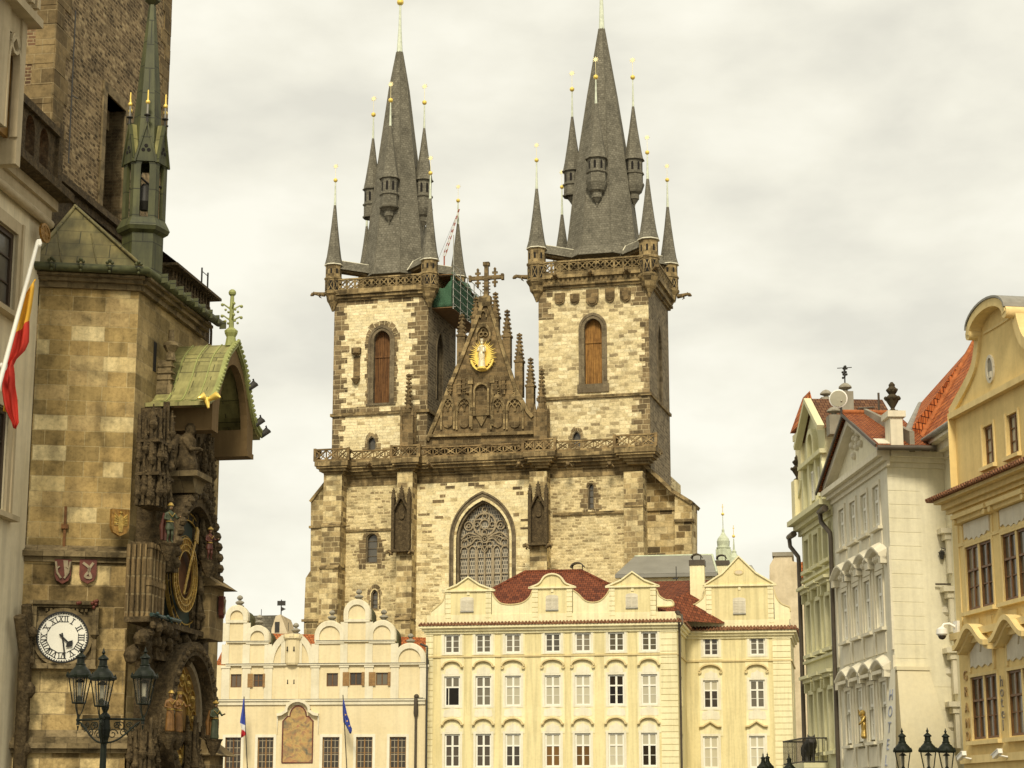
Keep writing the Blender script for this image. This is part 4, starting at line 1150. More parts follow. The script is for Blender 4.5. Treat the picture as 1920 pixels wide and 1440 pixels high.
mb.build('gallery_balustrade', M['church gallery'] if 'church gallery' in M else M['church cornice'], church)
for u in (694, 806, 976, 1068, 1145): gargoyle(CH.X(u, 872, yF), yF + 0.1, CH.Z(u, 873, yF), 0, -1, 0.9, gal)
# buttresses
def buttress(u0, u1, vtop, depth, steps, mat='church blocks'):
	"""steps: list of (v where the buttress sets back below, extra depth)"""
	xa, xb = CH.X(u0, 950, -depth), CH.X(u1, 950, -depth)
	mb = MB(); z = CH.Z((u0 + u1) / 2, vtop, -depth); dd = depth
	for (v, ex) in steps:
		z2 = CH.Z((u0 + u1) / 2, v, -dd)
		mb.box(xa, xb, -dd, 0.0, z2, z)
		mb.add([(xa - 0.02, -dd - ex - 0.1, z2 - 0.12), (xb + 0.02, -dd - ex - 0.1, z2 - 0.12), (xb + 0.02, -dd + 0.01, z2 + 0.18), (xa - 0.02, -dd + 0.01, z2 + 0.18), (xa - 0.02, -dd - ex - 0.1, z2 - 0.25), (xb + 0.02, -dd - ex - 0.1, z2 - 0.25), (xb + 0.02, 0.0, z2 - 0.25), (xa - 0.02, 0.0, z2 - 0.25)],
               [(0, 1, 2, 3), (4, 5, 1, 0), (7, 6, 5, 4), (5, 6, 2, 1), (7, 4, 0, 3)], 1)
		z = z2 - 0.25; dd += ex
	mb.box(xa, xb, -dd, 0.0, 0.2, z)
	return mb.build('buttress', [M[mat], M['church cornice']], church), xa, xb, dd
bL, _, _, _ = buttress(606, 640, 884, 1.4, [(983, 0.25), (1062, 0.35), (1170, 0.25)])
b1, b1a, b1b, _ = buttress(744, 773, 884, 1.4, [(1158, 0.3)])
b2, b2a, b2b, _ = buttress(993, 1025, 884, 1.4, [(1155, 0.3)])
bR, _, _, _ = buttress(1170, 1206, 884, 1.4, [(945, 0.08), (1100, 0.3)])
# canopied niches on the middle buttresses
for (u, v0, v1, vt, bt) in ((752, 1030, 955, 915, b1), (1009, 1018, 950, 907, b2)):
	y = -1.75; x = CH.X(u, 980, y); z0, z1, z2 = CH.Z(u, v0, y), CH.Z(u, v1, y), CH.Z(u, vt, y)
	mb = MB()
	mb.box(x - 0.62, x + 0.62, -1.5, -1.39, z0, z1 + 0.5)
	for dx in (-0.72, 0.72):
		mb.box(x + dx - 0.13, x + dx + 0.13, -2.0, -1.39, z0, z2 - 0.9)
		mb.rings([(0.24, z2 - 0.9), (0.04, z2 + 0.05)], x + dx, -1.75, 4, pi / 4)
		for q in range(4):
			f = q / 4; zz = z2 - 0.85 + f * 0.8; mb.box(x + dx - 0.22 + f * 0.13, x + dx + 0.22 - f * 0.13, -1.80, -1.70, zz, zz + 0.1)
	strip(mb, [(x - 0.6, z1 - 0.1), (x, z1 + 1.05), (x + 0.6, z1 - 0.1)], [(x - 0.75, z1 - 0.05), (x, z1 + 1.35), (x + 0.75, z1 - 0.05)], -1.95, -1.45)
	mb.rings([(0.28, z1 + 0.9), (0.2, z2 - 0.4), (0.05, z2 + 0.25)], x, -1.72, 4, pi / 4)
	for q in range(5):
		f = q / 5; zz = z1 + 1.0 + f * (z2 - z1 - 0.9); mb.box(x - 0.3 + f * 0.15, x + 0.3 - f * 0.15, -1.77, -1.67, zz, zz + 0.1)
	mb.box(x - 0.8, x + 0.8, -2.05, -1.39, z0 - 0.22, z0)
	shield(mb, x, z1 - 0.9, z1 - 0.1, 0.5, -1.62, -1.49)
	mb.build('canopied_niche', M['hall carved'], bt)
	for dx in (-0.9, 0.9): gargoyle(x + dx * 0.8, -1.7, z0 - 0.3, dx, -0.5, 0.6, bt)
# tall pinnacles standing on the gallery
for (u, vb, vc, vt) in ((766, 836, 772, 700), (1016, 830, 752, 690)):
	y = -0.6; x = CH.X(u, vc, y); z0 = CH.Z(u, vb, y); zc_ = CH.Z(u, vc, y); zt = CH.Z(u, vt, y)
	pn = pinnacle(x, y, z0 - 0.6, zc_, zt, 0.27, church, 'gallery_pinnacle')
	mb = MB()
	mb.box(x - 0.6, x + 0.6, y - 0.55, y + 0.55, z0 - 0.5, z0 + 1.3)
	for dx in (-0.5, 0.5):
		for dy in (-0.45, 0.45):
			mb.rings([(0.16, z0 + 1.3), (0.13, z0 + 2.6), (0.18, z0 + 2.65), (0.02, z0 + 3.4)], x + dx, y + dy, 4, pi / 4)
	mb.box(x - 0.4, x + 0.4, y - 0.4, y + 0.4, z0 + 1.3, z0 + 2.9)
	mb.build('plinth', M['church carved'], pn)
# sloping aisle fronts beside the west front
yA = 0.6
mb = MB()
pts = [CH.uv(u, v, yA) for u, v in ((1205, 872), (1265, 928), (1266, 1500), (1205, 1500))]; mb.prism([(p[0], max(0.2, p[1])) for p in pts], yA, yA + 10)
pts = [CH.uv(u, v, yA - 0.9) for u, v in ((1265, 920), (1297, 944), (1297, 1500), (1265, 1500))]; mb.prism([(p[0], max(0.2, p[1])) for p in pts], yA - 0.9, yA + 2)
ais = mb.build('aisle_buttress', M['church aisle'] if 'church aisle' in M else M['church blocks'], church)
mb = MB()
ribbon(mb, [CH.uv(1207, 870, yA), CH.uv(1265, 924, yA), CH.uv(1301, 946, yA)], 0.3, yA - 1.1, yA + 3)
za = CH.Z(1235, 955, yA); mb.box(CH.X(1210, 955, yA), CH.X(1268, 955, yA), yA - 0.18, yA + 0.1, za - 0.12, za + 0.1)
za = CH.Z(1280, 976, yA - 0.9); mb.box(CH.X(1264, 955, yA - 0.9), CH.X(1300, 955, yA - 0.9), yA - 1.1, yA + 0.1, za - 0.12, za + 0.1)
mb.build('coping', M['church cornice'], ais)
mb = MB(); yB_ = 0.6
pts = [CH.uv(u, v, yB_) for u, v in ((612, 905), (583, 942), (582, 1070), (573, 1084), (570, 1160), (566, 1500), (612, 1500))]
mb.prism([(p[0], max(0.2, p[1])) for p in pts], yB_, yB_ + 8)
ais2 = mb.build('aisle_buttress', M['church blocks'], church)
mb = MB()
ribbon(mb, [CH.uv(613, 902, yB_), CH.uv(582, 941, yB_)], 0.25, yB_ - 0.15, yB_ + 8)
for u0, u1, v in ((580, 640, 988), (566, 640, 1163)):
	z = CH.Z(600, v, yB_); mb.box(CH.X(u0, v, yB_), CH.X(u1, v, yB_) - 1.2, yB_ - 0.15, yB_ + 0.1, z - 0.1, z + 0.12)
mb.build('coping', M['church cornice'], ais2)
# nave and chancel behind
mb = MB(); mb.box(xL + 1.5, xR - 5.5, 10.2, 40, 0.2, cz(900)); mb.build('nave', M['church side'], church)

# ------------------------------------------------------------------- gilded statue in its sunburst
st = thing('statue', 'gilded statue of a crowned woman with child in an oval sunburst on the church gable', 'statue', CH, (gp(906, 690)[0], YG - 0.15, gp(906, 690)[1]))
def sp_(u, v): p = gp(u, v); q = gp(906, 690); return (p[0] - q[0], p[1] - q[1])
cx, cz_ = sp_(906, 668)
hh = (sp_(906, 638)[1] - sp_(906, 696)[1]) / 2; ww = (sp_(931, 668)[0] - sp_(881, 668)[0]) / 2
mb = MB()
pts = [(cx + 0.62 * ww * cos(t), cz_ + 0.75 * hh * sin(t)) for t in [2 * pi * j / 24 for j in range(24)]]
mb.prism(pts, -0.02, 0.06)
for j in range(44):
	t = 2 * pi * j / 44; q = 1.0 if j % 2 else 0.84
	if 1.25 * pi < t < 1.75 * pi: q *= 0.72
	a = t - 0.06; b = t + 0.06
	mb.prism([(cx + 0.58 * ww * cos(a), cz_ + 0.7 * hh * sin(a)), (cx + 1.1 * ww * q * cos(t), cz_ + 1.1 * hh * q * sin(t)), (cx + 0.58 * ww * cos(b), cz_ + 0.7 * hh * sin(b))], -0.05, 0.0)
ribbon(mb, [(cx + 0.85 * ww * cos(t), cz_ + 0.95 * hh * sin(t) - 0.03) for t in [1.08 * pi + 0.84 * pi * j / 12 for j in range(13)]], 0.16, -0.25, 0.0)
mb.rings([(0.2, -0.32), (0.45, -0.2), (0.45, -0.1), (0.3, 0.0)], cx, -0.3, 12)
mb.build('sunburst', M['gold leaf'], st)
mb = MB()
H = hh * 1.75; zb = -0.05
mb.rings([(0.30, zb), (0.34, zb + 0.1), (0.27, zb + 0.3 * H), (0.30, zb + 0.5 * H), (0.24, zb + 0.58 * H), (0.31, zb + 0.76 * H), (0.24, zb + 0.8 * H), (0.09, zb + 0.83 * H), (0.09, zb + 0.85 * H)], cx, -0.32, 12, None, 0, True, 1, 0.7)
mb.ball((cx, -0.34, zb + 0.9 * H), 0.15, 10, 0, 1.2)
mb.rings([(0.13, zb + 0.96 * H), (0.17, zb + 1.05 * H), (0.05, zb + 1.04 * H)], cx, -0.34, 8)
mb.tube([(cx + 0.28, -0.32, zb + 0.74 * H), (cx + 0.36, -0.45, zb + 0.58 * H), (cx + 0.12, -0.58, zb + 0.56 * H)], [0.09, 0.08, 0.05], 6)
mb.tube([(cx - 0.28, -0.32, zb + 0.74 * H), (cx - 0.38, -0.4, zb + 0.58 * H), (cx - 0.24, -0.55, zb + 0.62 * H)], [0.09, 0.08, 0.05], 6)
mb.tube([(cx + 0.2, -0.55, zb + 0.55 * H), (cx + 0.22, -0.55, zb + 0.68 * H), (cx + 0.22, -0.55, zb + 0.72 * H)], [0.13, 0.12, 0.06], 7); mb.ball((cx + 0.22, -0.55, zb + 0.76 * H), 0.09, 8)
for q in range(5): mb.tube([(cx - 0.22 + q * 0.11, -0.5 - 0.03 * (q % 2), zb + 0.05), (cx - 0.16 + q * 0.08, -0.49, zb + 0.45 * H)], [0.045, 0.03], 5)
mb.build('figure', M['silvered'], st)

# ------------------------------------------------------------------- scaffold on the left tower
SCx, SCy = lx1 + 0.9, YT + lW * 0.25
scaf = thing('scaffold', 'steel pole scaffold wrapped in green netting on the rear corner of a church tower', 'scaffold', CH, (0, 0, 0))
def sp3(u, v, x): y, z = CH.ux(u, v, x); return y, z
xs0, xs1 = lx1 + 0.05, lx1 + 2.0
ya, yb_ = YT + 1.2, lyb + 1.6
zd = CH.Z(840, 580, YT + 2); zu = zd + 3.6
def tube_set(name, segs, r, mat):
	mb = MB()
	for a, b in segs: mb.tube([a, b], r, 5)
	return mb.build(name, M[mat], scaf)
ny = 5
for i in range(ny):
	y = ya + (yb_ - ya) * i / (ny - 1)
	for x in (xs1,):
		tube_set('standard', [((x, y, zd - (0.2 if i != ny - 1 else 4.5)), (x, y, zu + (3.2 if i == 0 else 0.4)))], 0.045, 'pole metal')
for q in range(6):
	z = zd + 0.3 + q * 0.72
	tube_set('ledger', [((xs1 + 0.05, ya - 0.3, z), (xs1 + 0.05, yb_ + 0.3, z))], 0.035, 'pole metal')
for i in range(ny):
	y = ya + (yb_ - ya) * i / (ny - 1)
	tube_set('transom', [((xs0, y + 0.06, zd), (xs1 + 0.2, y + 0.06, zd)), ((xs0, y + 0.06, zu - 0.6), (xs1 + 0.2, y + 0.06, zu - 0.6))], 0.035, 'pole metal')
mb = MB(); mb.box(xs0, xs1 - 0.06, ya - 0.2, yb_ + 0.2, zd - 0.1, zd - 0.04); mb.box(xs0, xs1 - 0.06, ya - 0.2, yb_ + 0.2, zu - 0.6, zu - 0.54)
mb.build('deck', M['plank'], scaf)
mb = MB(); nn = 26; vs = []; fs = []
for i in range(nn + 1):
	y = ya - 0.1 + (yb_ - ya + 0.2) * i / nn
	for j in range(7):
		vs.append((xs1 - 0.12 + 0.09 * sin(i * 1.3 + j), y, zd + (zu - zd - 0.4) * j / 6 + 0.3 * sin(i * 0.9) * (j == 6)))
for i in range(nn):
	for j in range(6): fs.append((i * 7 + j, (i + 1) * 7 + j, (i + 1) * 7 + j + 1, i * 7 + j + 1))
mb.add(vs, fs, 0, True)
vs = []; fs = []
for i in range(9):
	x = xs0 + (xs1 - xs0 - 0.12) * i / 8
	for j in range(7): vs.append((x, ya - 0.15 + 0.07 * sin(i * 1.7 + j), zd + (zu - zd - 2.1 + 0.1 * i) * j / 6 + 0.2 * sin(i) * (j == 6)))
for i in range(8):
	for j in range(6): fs.append((i * 7 + j, (i + 1) * 7 + j, (i + 1) * 7 + j + 1, i * 7 + j + 1))
mb.add(vs, fs, 0, True)
# net draped over the corner turret behind
prof = [(1.5, zd + 1.0), (1.45, zd + 2.2), (1.3, zd + 3.2), (1.05, zd + 3.9), (0.86, zd + 4.3)]
mb.rings([(r_, z_) for r_, z_ in prof], lx1 + o + 0.25, lbk, 14, 0, 0, True)
n_ = mb.build('netting', M['net green'], scaf)
sm = n_.modifiers.new('thick', 'SOLIDIFY'); sm.thickness = 0.02
mb = MB(); mb.box(lx1 - 0.6, lx1 + 2.6, lyb - 0.6, lyb + 1.6, zd + 1.1, zd + 1.2); mb.box(lx1 + 0.3, lx1 + 2.7, lyb - 0.8, lyb - 0.65, zd + 0.6, zd + 0.95)
mb.build('deck', M['orange plank'], scaf)
# little lattice crane on the scaffold
cr = thing('crane', 'thin red and white lattice hoist boom leaning up from the scaffold beside the rear turret', 'crane', CH, (0, 0, 0))
yq = lyb - 0.5
p0 = Vector((*[CH.X(833, 480, yq)], yq, CH.Z(833, 480, yq))); p1 = Vector((CH.X(861, 392, yq), yq, CH.Z(861, 392, yq)))
d = (p1 - p0); n = 14
mb0, mb1 = MB(), MB()
off = [Vector((0.14, 0, 0)), Vector((-0.14, 0, 0)), Vector((0, 0.2, 0))]
for o_ in off:
	for i in range(n): (mb0 if i % 2 else mb1).tube([p0 + d * i / n + o_ * (1 - 0.7 * i / n), p0 + d * (i + 1) / n + o_ * (1 - 0.7 * (i + 1) / n)], 0.035, 4)
for i in range(n):
	a, b = off[i % 3], off[(i + 1) % 3]
	(mb0 if i % 2 else mb1).tube([p0 + d * i / n + a * (1 - 0.7 * i / n), p0 + d * (i + 1) / n + b * (1 - 0.7 * (i + 1) / n)], 0.022, 4)
mb0.tube([p0 - Vector((0, 0, 2.2)), p0], 0.07, 6)
mb0.build('boom', M['crane red'], cr); mb1.build('boom_lattice', M['white paint'], cr)
mb = MB(); mb.tube([p1, p0 + Vector((-0.9, 0, -1.0))], 0.012, 4); mb.build('cable', M['iron'], cr)
# =================================================================== windows shared by the houses
def casement(name, w, h, frame_mat, pane_mat, parent, cx, y, z0, mull=1, rows=(0.5,), fw=0.09, transom=None, depth=0.08, open_leaf=False, sill=None, pane2=None, bar=0.035):
	"""window of frame, mullion and glazing bars; pane is its child. Built at its own origin so copies share it"""
	key = (name, round(w, 2), round(h, 2), frame_mat, mull, rows, transom, open_leaf)
	if key in CAS:
		o = CAS[key].copy(); COL.objects.link(o); o.parent = parent
	else:
		mb = MB(); hw = w / 2
		mb.box(-hw, -hw + fw, 0, depth, 0, h); mb.box(hw - fw, hw, 0, depth, 0, h)
		mb.box(-hw + fw, hw - fw, 0, depth, 0, fw); mb.box(-hw + fw, hw - fw, 0, depth, h - fw, h)
		for i in range(1, mull + 1):
			x = -hw + w * i / (mull + 1)
			if open_leaf: mb.box(x - fw * 0.5, x + fw * 0.5, 0.004, depth - 0.004, (transom or 0) * h + fw * 0.5, h - fw) if transom else None
			else: mb.box(x - fw * 0.6, x + fw * 0.6, 0.004, depth - 0.004, fw, h - fw)
		for r_ in rows:
			if open_leaf and transom and r_ < transom: continue
			mb.box(-hw + fw, hw - fw, 0.02, depth - 0.02, h * r_ - bar / 2, h * r_ + bar / 2)
		if transom: mb.box(-hw + fw, hw - fw, -0.01, depth - 0.008, h * transom - fw * 0.45, h * transom + fw * 0.45)
		if open_leaf:                                   # a leaf swung inwards
			zt_ = h * (transom or 1.0) - fw * 0.5
			mb.box(-hw + fw, -hw + fw + 0.04, 0.08, 0.5, fw, zt_); mb.box(-hw + fw + 0.16, -hw + fw + 0.21, 0.01, 0.06, fw, zt_)
		o = mb.build(name, M[frame_mat], parent); CAS[key] = o
	o.location = (cx, y, z0)
	pk = ('pane', round(w, 2), round(h, 2), pane_mat, pane2, transom)
	if pk in CAS:
		p = CAS[pk].copy(); COL.objects.link(p); p.parent = o
	else:
		mb = MB(); hw = w / 2
		if pane2 and transom:
			mb.box(-hw + 0.01, hw - 0.01, depth * 0.6, depth * 0.9, 0.01, h * transom, 1); mb.box(-hw + 0.01, hw - 0.01, depth * 0.6, depth * 0.9, h * transom, h - 0.01, 0)
			p = mb.build('pane', [M[pane_mat], M[pane2]], o)
		else:
			mb.box(-hw + 0.01, hw - 0.01, depth * 0.6, depth * 0.9, 0.01, h - 0.01)
			p = mb.build('pane', M[pane_mat], o)
		CAS[pk] = p
	return o
CAS = {}

def tile_row(mb, x0, x1, y0, y1, z0, z1, pitch=0.24, mat=0):
	"""row of clay tiles capping a cornice: half round bulges"""
	n = max(2, int((x1 - x0) / pitch)); w = (x1 - x0) / n
	mb.add([(x0, y0, z0 + 0.02), (x1, y0, z0 + 0.02), (x1, y1, z1), (x0, y1, z1), (x0, y0, z0 - 0.03), (x1, y0, z0 - 0.03), (x1, y1, z0 - 0.03), (x0, y1, z0 - 0.03)], [(0, 1, 2, 3), (4, 5, 1, 0), (7, 6, 5, 4), (5, 6, 2, 1), (7, 4, 0, 3)], mat)
	for i in range(n):
		x = x0 + w * (i + 0.5)
		mb.tube([(x, y0 - 0.05, z0 + 0.03), (x, y1, z1 + 0.03)], w * 0.33, 6, mat)

# =================================================================== the cream house with arched gables
SH = Frame(610, 1400, 146.0, -5.0)
school = thing('gabled_house', 'cream house with rows of white-rimmed round gables and a faded mural between its windows', 'house', SH)
def sx(u, v=1300): return SH.X(u, v)
def szz(v, u=610): return SH.Z(u, v)
zA, zB, zC, zD = szz(1313), szz(1246), szz(1203), szz(1162, 668)
bays = [(400, 423, 'x'), (423, 462, 1), (462, 503, 2), (503, 591, 'w'), (591, 645, 2), (645, 692, 1), (692, 740, 2), (740, 797, 3)]
APEX = {423: 1137, 462: 1175, 591: 1166, 645: 1126, 692: 1165, 740: 1208}
def springz(u0, kd, hw):
	return max({1: zD, 2: zC, 3: zB}[kd], szz(APEX[u0], u0) - hw * 1.02)
xa0, xb0 = sx(395), sx(797.5)
mb = MB()
wins_small = [(442.5, 20, 1264, 1289), (477, 31, 1264, 1288), (623, 21, 1262, 1287), (667, 22, 1261, 1285), (716, 22, 1261, 1285)]
wins_big = [(437, 29), (498, 29), (620.5, 31), (683, 30), (746, 30)]
hl = []
for (u, w, v1, v0) in wins_small:
	x = sx(u, 1275); hw = w * 0.0197 * 1.02
	if w > 30: x = sx(484, 1275); hw = 18 * 0.0197
	hl.append((x - hw, x + hw, szz(v0, u), szz(v1, u)))
hb = []
for (u, w) in wins_big:
	x = sx(u, 1400); hw = w * 0.0197 * 1.02
	hb.append((x - hw, x + hw, szz(1441), szz(1382)))
mb.wall(xa0, xb0, 0.1, zB, 0, hl + hb, 0.3, 0)
mb.box(xa0, xb0, 0.35, 9, 0.1, zB - 0.05, 0)
for (u0, u1, kd) in bays:                               # upper gable pieces
	a, b = sx(u0, 1220), sx(u1, 1220); c = (a + b) / 2; hw = (b - a) / 2
	if kd == 'x':
		continue
	if kd == 'w':
		lf_ = [(a, zB), (b, zB)] + [(c + hw * cos(t), zB + (zC + 0.62 - zB) * sin(t)) for t in [pi * j / 16 for j in range(17)]]
		mb.prism(lf_, 0, 0.6, 0)
		continue
	sp = springz(u0, kd, hw)
	pts = [(a, zB - 0.01), (b, zB - 0.01)] + arch_pts(c, sp, hw, hw * 1.02, 'round', 8)
	mb.prism(pts, 0, 0.6, 0)
sw_ = mb.build('facade', M['cream plaster'], school)
# white pilasters, cornices and arch rims
mb = MB()
for (u0, u1, kd) in bays:
	a, b = sx(u0, 1220), sx(u1, 1220); c = (a + b) / 2; hw = (b - a) / 2
	if kd == 'x': continue
	if kd == 'w':
		for s_ in (-1, 1):
			out = [(c + s_ * hw * cos(t), zB + (zC + 0.7 - zB) * sin(t)) for t in [0.02 + (pi / 2 - 0.42) * j / 8 for j in range(9)]]
			inn = [(c + s_ * (hw - 0.42) * cos(t), zB + (zC + 0.25 - zB) * sin(t)) for t in [0.02 + (pi / 2 - 0.42) * j / 8 for j in range(9)]]
			strip(mb, inn, out, -0.12, 0.2)
			mb.box(c + s_ * 0.62 - 0.16, c + s_ * 0.62 + 0.16, -0.10, 0.1, zB + 0.002, zC + 0.52)
		continue
	sp = springz(u0, kd, hw); lz0 = {1: zD, 2: zC, 3: zB}[kd]
	o_ = arch_pts(c, sp + 0.03, hw, hw * 1.02, 'round', 8); i_ = arch_pts(c, sp + 0.03, hw - 0.3, hw * 1.02 - 0.34, 'round', 8)
	o_ = [(c + hw, lz0)] + o_ + [(c - hw, lz0)]; i_ = [(c + hw - 0.3, lz0)] + i_ + [(c - hw + 0.3, lz0)]
	strip(mb, i_, o_, -0.14, 0.3)
	o2_ = arch_pts(c, sp + 0.03, hw + 0.07, hw * 1.02 + 0.07, 'round', 8); o2_ = [(c + hw + 0.07, lz0)] + o2_ + [(c - hw - 0.07, lz0)]
	strip(mb, o_, o2_, -0.05, 0.62)
	mb.box(a - 0.02, b + 0.02, -0.13, 0.12, lz0 - 0.16, lz0 + 0.04) if kd != 3 else None
for u in (423, 462, 503, 591, 645, 692, 740, 795):
	x = sx(u, 1280)
	mb.box(x - 0.3, x + 0.3, -0.09, 0.05, zA, zB - 0.22); mb.box(x - 0.36, x + 0.36, -0.15, 0.05, zB - 0.22, zB - 0.06)
for (u, zt_, zb_) in ((423, zC, zB), (462, zC, zB), (503, zC, zB), (591, zC, zB), (645, zC, zB), (692, zC, zB), (740, zC, zB), (645, zD, zC), (692, zD, zC), (423, zD, zC), (462, zD, zC)):
	x = sx(u, 1220); mb.box(x - 0.27, x + 0.27, -0.08, 0.05, zb_ + 0.07, zt_ - 0.165)
mb.build('pilasters', M['cream trim'], sw_)
mb = MB()
mb.box(xa0, xb0, -0.22, 0.06, zA - 0.05, zA + 0.06); mb.box(xa0, xb0, -0.12, 0.06, zA - 0.32, zA - 0.053)
mb.box(sx(423), xb0, -0.2, 0.06, zB - 0.055, zB + 0.062)
mb.box(sx(423), sx(503), -0.17, 0.06, zC - 0.04, zC + 0.05); mb.box(sx(591), sx(740), -0.17, 0.06, zC - 0.04, zC + 0.05)
mb.build('cornice', M['cream trim'], sw_)
mb = MB()
for za_, zb_ in ((zA + 0.06, zA + 0.1), (zB + 0.064, zB + 0.1)): mb.box(sx(423) if za_ > zA + 1 else xa0, xb0, -0.24, 0.0, za_, zb_)
for ua, ub in ((423, 503), (591, 740)): mb.box(sx(ua), sx(ub), -0.21, 0.0, zC + 0.052, zC + 0.085)
mb.build('flashing', M['lead grey'], sw_)
# crenellated bay in the middle
mb = MB(); x = sx(549, 1220)
mb.rings([(0.5, zB - 0.02), (0.56, zB + 0.12), (0.56, szz(1200))], x, 0.06, 12, 0); mb.box(x - 0.5, x + 0.5, -0.05, 0.02, zA + 0.07, zB - 0.07)
mb.rings([(0.56, szz(1200)), (0.7, szz(1197)), (0.7, szz(1194)), (0.45, szz(1194))], x, 0.06, 12, 0)
for i in range(12):
	if i % 2: continue
	a = pi * i / 6; mb.M = Matrix.Translation((x, 0.06, 0)) @ Matrix.Rotation(a, 4, 'Z'); mb.box(-0.16, 0.16, -0.71, -0.5, szz(1194.5), szz(1189)); mb.M = None
for dx, v in ((-0.32, 1217), (0.18, 1217), (-0.32, 1278), (0.15, 1278)):
	mb.box(x + dx - 0.035, x + dx + 0.035, -0.53 if v < 1240 else -0.06, -0.0, szz(v + 4), szz(v - 4), 1)
	mb.ball((x + dx, -0.48 if v < 1240 else -0.02, szz(v + 3)), 0.07, 8, 1)
mb.build('turret', [M['cream plaster'], M['dark hollow']], school)
# urns on the gables
def urn(x, y, z, s=1.0, mat='grey stone', parent=None):
	mb = MB()
	mb.box(x - 0.28 * s, x + 0.28 * s, y - 0.25 * s, y + 0.25 * s, z - 0.1, z + 0.14 * s)
	mb.rings([(0.14 * s, z + 0.14 * s), (0.36 * s, z + 0.34 * s), (0.33 * s, z + 0.42 * s), (0.12 * s, z + 0.52 * s), (0.10 * s, z + 0.56 * s), (0.22 * s, z + 0.66 * s), (0.24 * s, z + 0.76 * s), (0.16 * s, z + 0.88 * s), (0.04, z + 0.94 * s)], x, y, 10, 0, 0, True)
	return mb.build('urn', M[mat], parent)
for (u, v) in ((446, 1138), (484, 1175), (553, 1190), (620.5, 1166), (670.5, 1127), (718, 1165), (769, 1210)): urn(sx(u, 1200), 0.3, szz(v, u), 0.95, 'grey stone', school)
# small windows with brown shutters
for i, h in enumerate(hl):
	w, hh_ = h[1] - h[0], h[3] - h[2]; c = (h[0] + h[1]) / 2
	casement('attic_window', w, hh_, 'wood brown', ('glass brown', 'glass dark', 'glass brown', 'glass dark', 'glass grey')[i], school, c, 0.1, h[2], 1, (0.5,) if i in (1,) else (), 0.06)
	if i in (0, 2): continue
	for s_ in (-1, 1):
		wd_ = w * (0.55 if s_ < 0 else 0.22); xx = c + s_ * (w / 2 + wd_ / 2 + 0.02)
		mb = MB(); mb.box(xx - wd_ / 2, xx + wd_ / 2, -0.12, -0.06, h[2] - 0.04, h[3] + 0.03)
		for q in range(7): mb.box(xx - wd_ / 2 + 0.05, xx + wd_ / 2 - 0.05, -0.135, -0.12, h[2] + 0.06 + q * hh_ / 7.5, h[2] + 0.06 + q * hh_ / 7.5 + 0.07)
		mb.build('shutter', M['wood tan'], school)
# large windows
for i, h in enumerate(hb):
	w, hh_ = h[1] - h[0], h[3] - h[2]; c = (h[0] + h[1]) / 2
	o_ = casement('window', w, hh_, 'wood tan' if i else 'wood brown', 'glass muntin', school, c, 0.14, h[2], 1, (0.5,), 0.07, None, 0.08, False, None, None, 0.03)
	mb = MB()
	mb.box(h[0] - 0.2, h[0], -0.04, 0.06, h[2] - 0.1, h[3] + 0.2); mb.box(h[1], h[1] + 0.2, -0.04, 0.06, h[2] - 0.1, h[3] + 0.2); mb.box(h[0], h[1], -0.04, 0.06, h[3], h[3] + 0.2)
	mb.build('surround', M['window surround'], sw_)
# mural under its hood moulding
x0, x1 = sx(530, 1380), sx(586.5, 1380); zb_, zt_ = szz(1430), szz(1352); c = (x0 + x1) / 2
mb = MB()
pts = [(x0, zb_), (x1, zb_), (x1, zt_), (x1 - 0.35, zt_ + 0.35)] + [(c + (x1 - c - 0.5) * cos(t), zt_ + 0.35 + 0.75 * sin(t)) for t in [pi * j / 10 for j in range(11)]] + [(x0 + 0.35, zt_ + 0.35), (x0, zt_)]
mb.prism(pts, -0.03, 0.05); mural = mb.build('mural', M['mural'], school)
mb = MB()
ribbon(mb, [(x0, zb_), (x1, zb_), (x1, zt_), (x1 - 0.35, zt_ + 0.35)] + [(c + (x1 - c - 0.5) * cos(t), zt_ + 0.35 + 0.75 * sin(t)) for t in [pi * j / 10 for j in range(11)]] + [(x0 + 0.35, zt_ + 0.35), (x0, zt_), (x0, zb_)], 0.1, -0.05, 0.0)
mb.build('mural_border', M['shield red'], mural)
mb = MB()
prof = [(x0 - 0.42, zt_ + 0.45), (x0 - 0.1, zt_ + 0.5), (x0 + 0.3, zt_ + 0.75)] + [(c + (x1 - c - 0.25) * cos(t), zt_ + 0.75 + 0.72 * sin(t)) for t in [pi - pi * (j + 0.5) / 10 for j in range(10)]] + [(x1 - 0.3, zt_ + 0.75), (x1 + 0.1, zt_ + 0.5), (x1 + 0.42, zt_ + 0.45)]
ribbon(mb, prof, 0.2, -0.35, 0.02)
for xx in (x0 - 0.4, x1 + 0.4): mb.prism([(xx - 0.06, zt_ + 0.4), (xx + 0.06, zt_ + 0.4), (xx + 0.01, zt_ - 0.9), (xx - 0.01, zt_ - 0.9)], -0.14, 0.02)
mb.build('hood_moulding', M['cream trim'], mural)
# downpipes
mb = MB(); x = sx(780, 1370)
mb.tube([(x, -0.14, 0.1), (x, -0.14, szz(1345))], 0.1, 8); mb.tube([(x, -0.14, szz(1345)), (x, -0.16, szz(1338)), (x, -0.16, szz(1310))], [0.12, 0.19, 0.15], 8); mb.ball((x + 0.02, -0.12, szz(1307)), 0.19, 8); mb.box(x, x + 0.5, -0.12, 0.1, szz(1311), szz(1309))
mb.build('downpipe', M['pipe brown'], school)
mb = MB(); x = sx(800, 1370)
mb.tube([(x - 0.5, 0.0, szz(1209)), (x, -0.1, szz(1214)), (x, -0.12, szz(1220)), (x, -0.12, 0.1)], 0.075, 8); mb.build('downpipe', M['iron'], school)
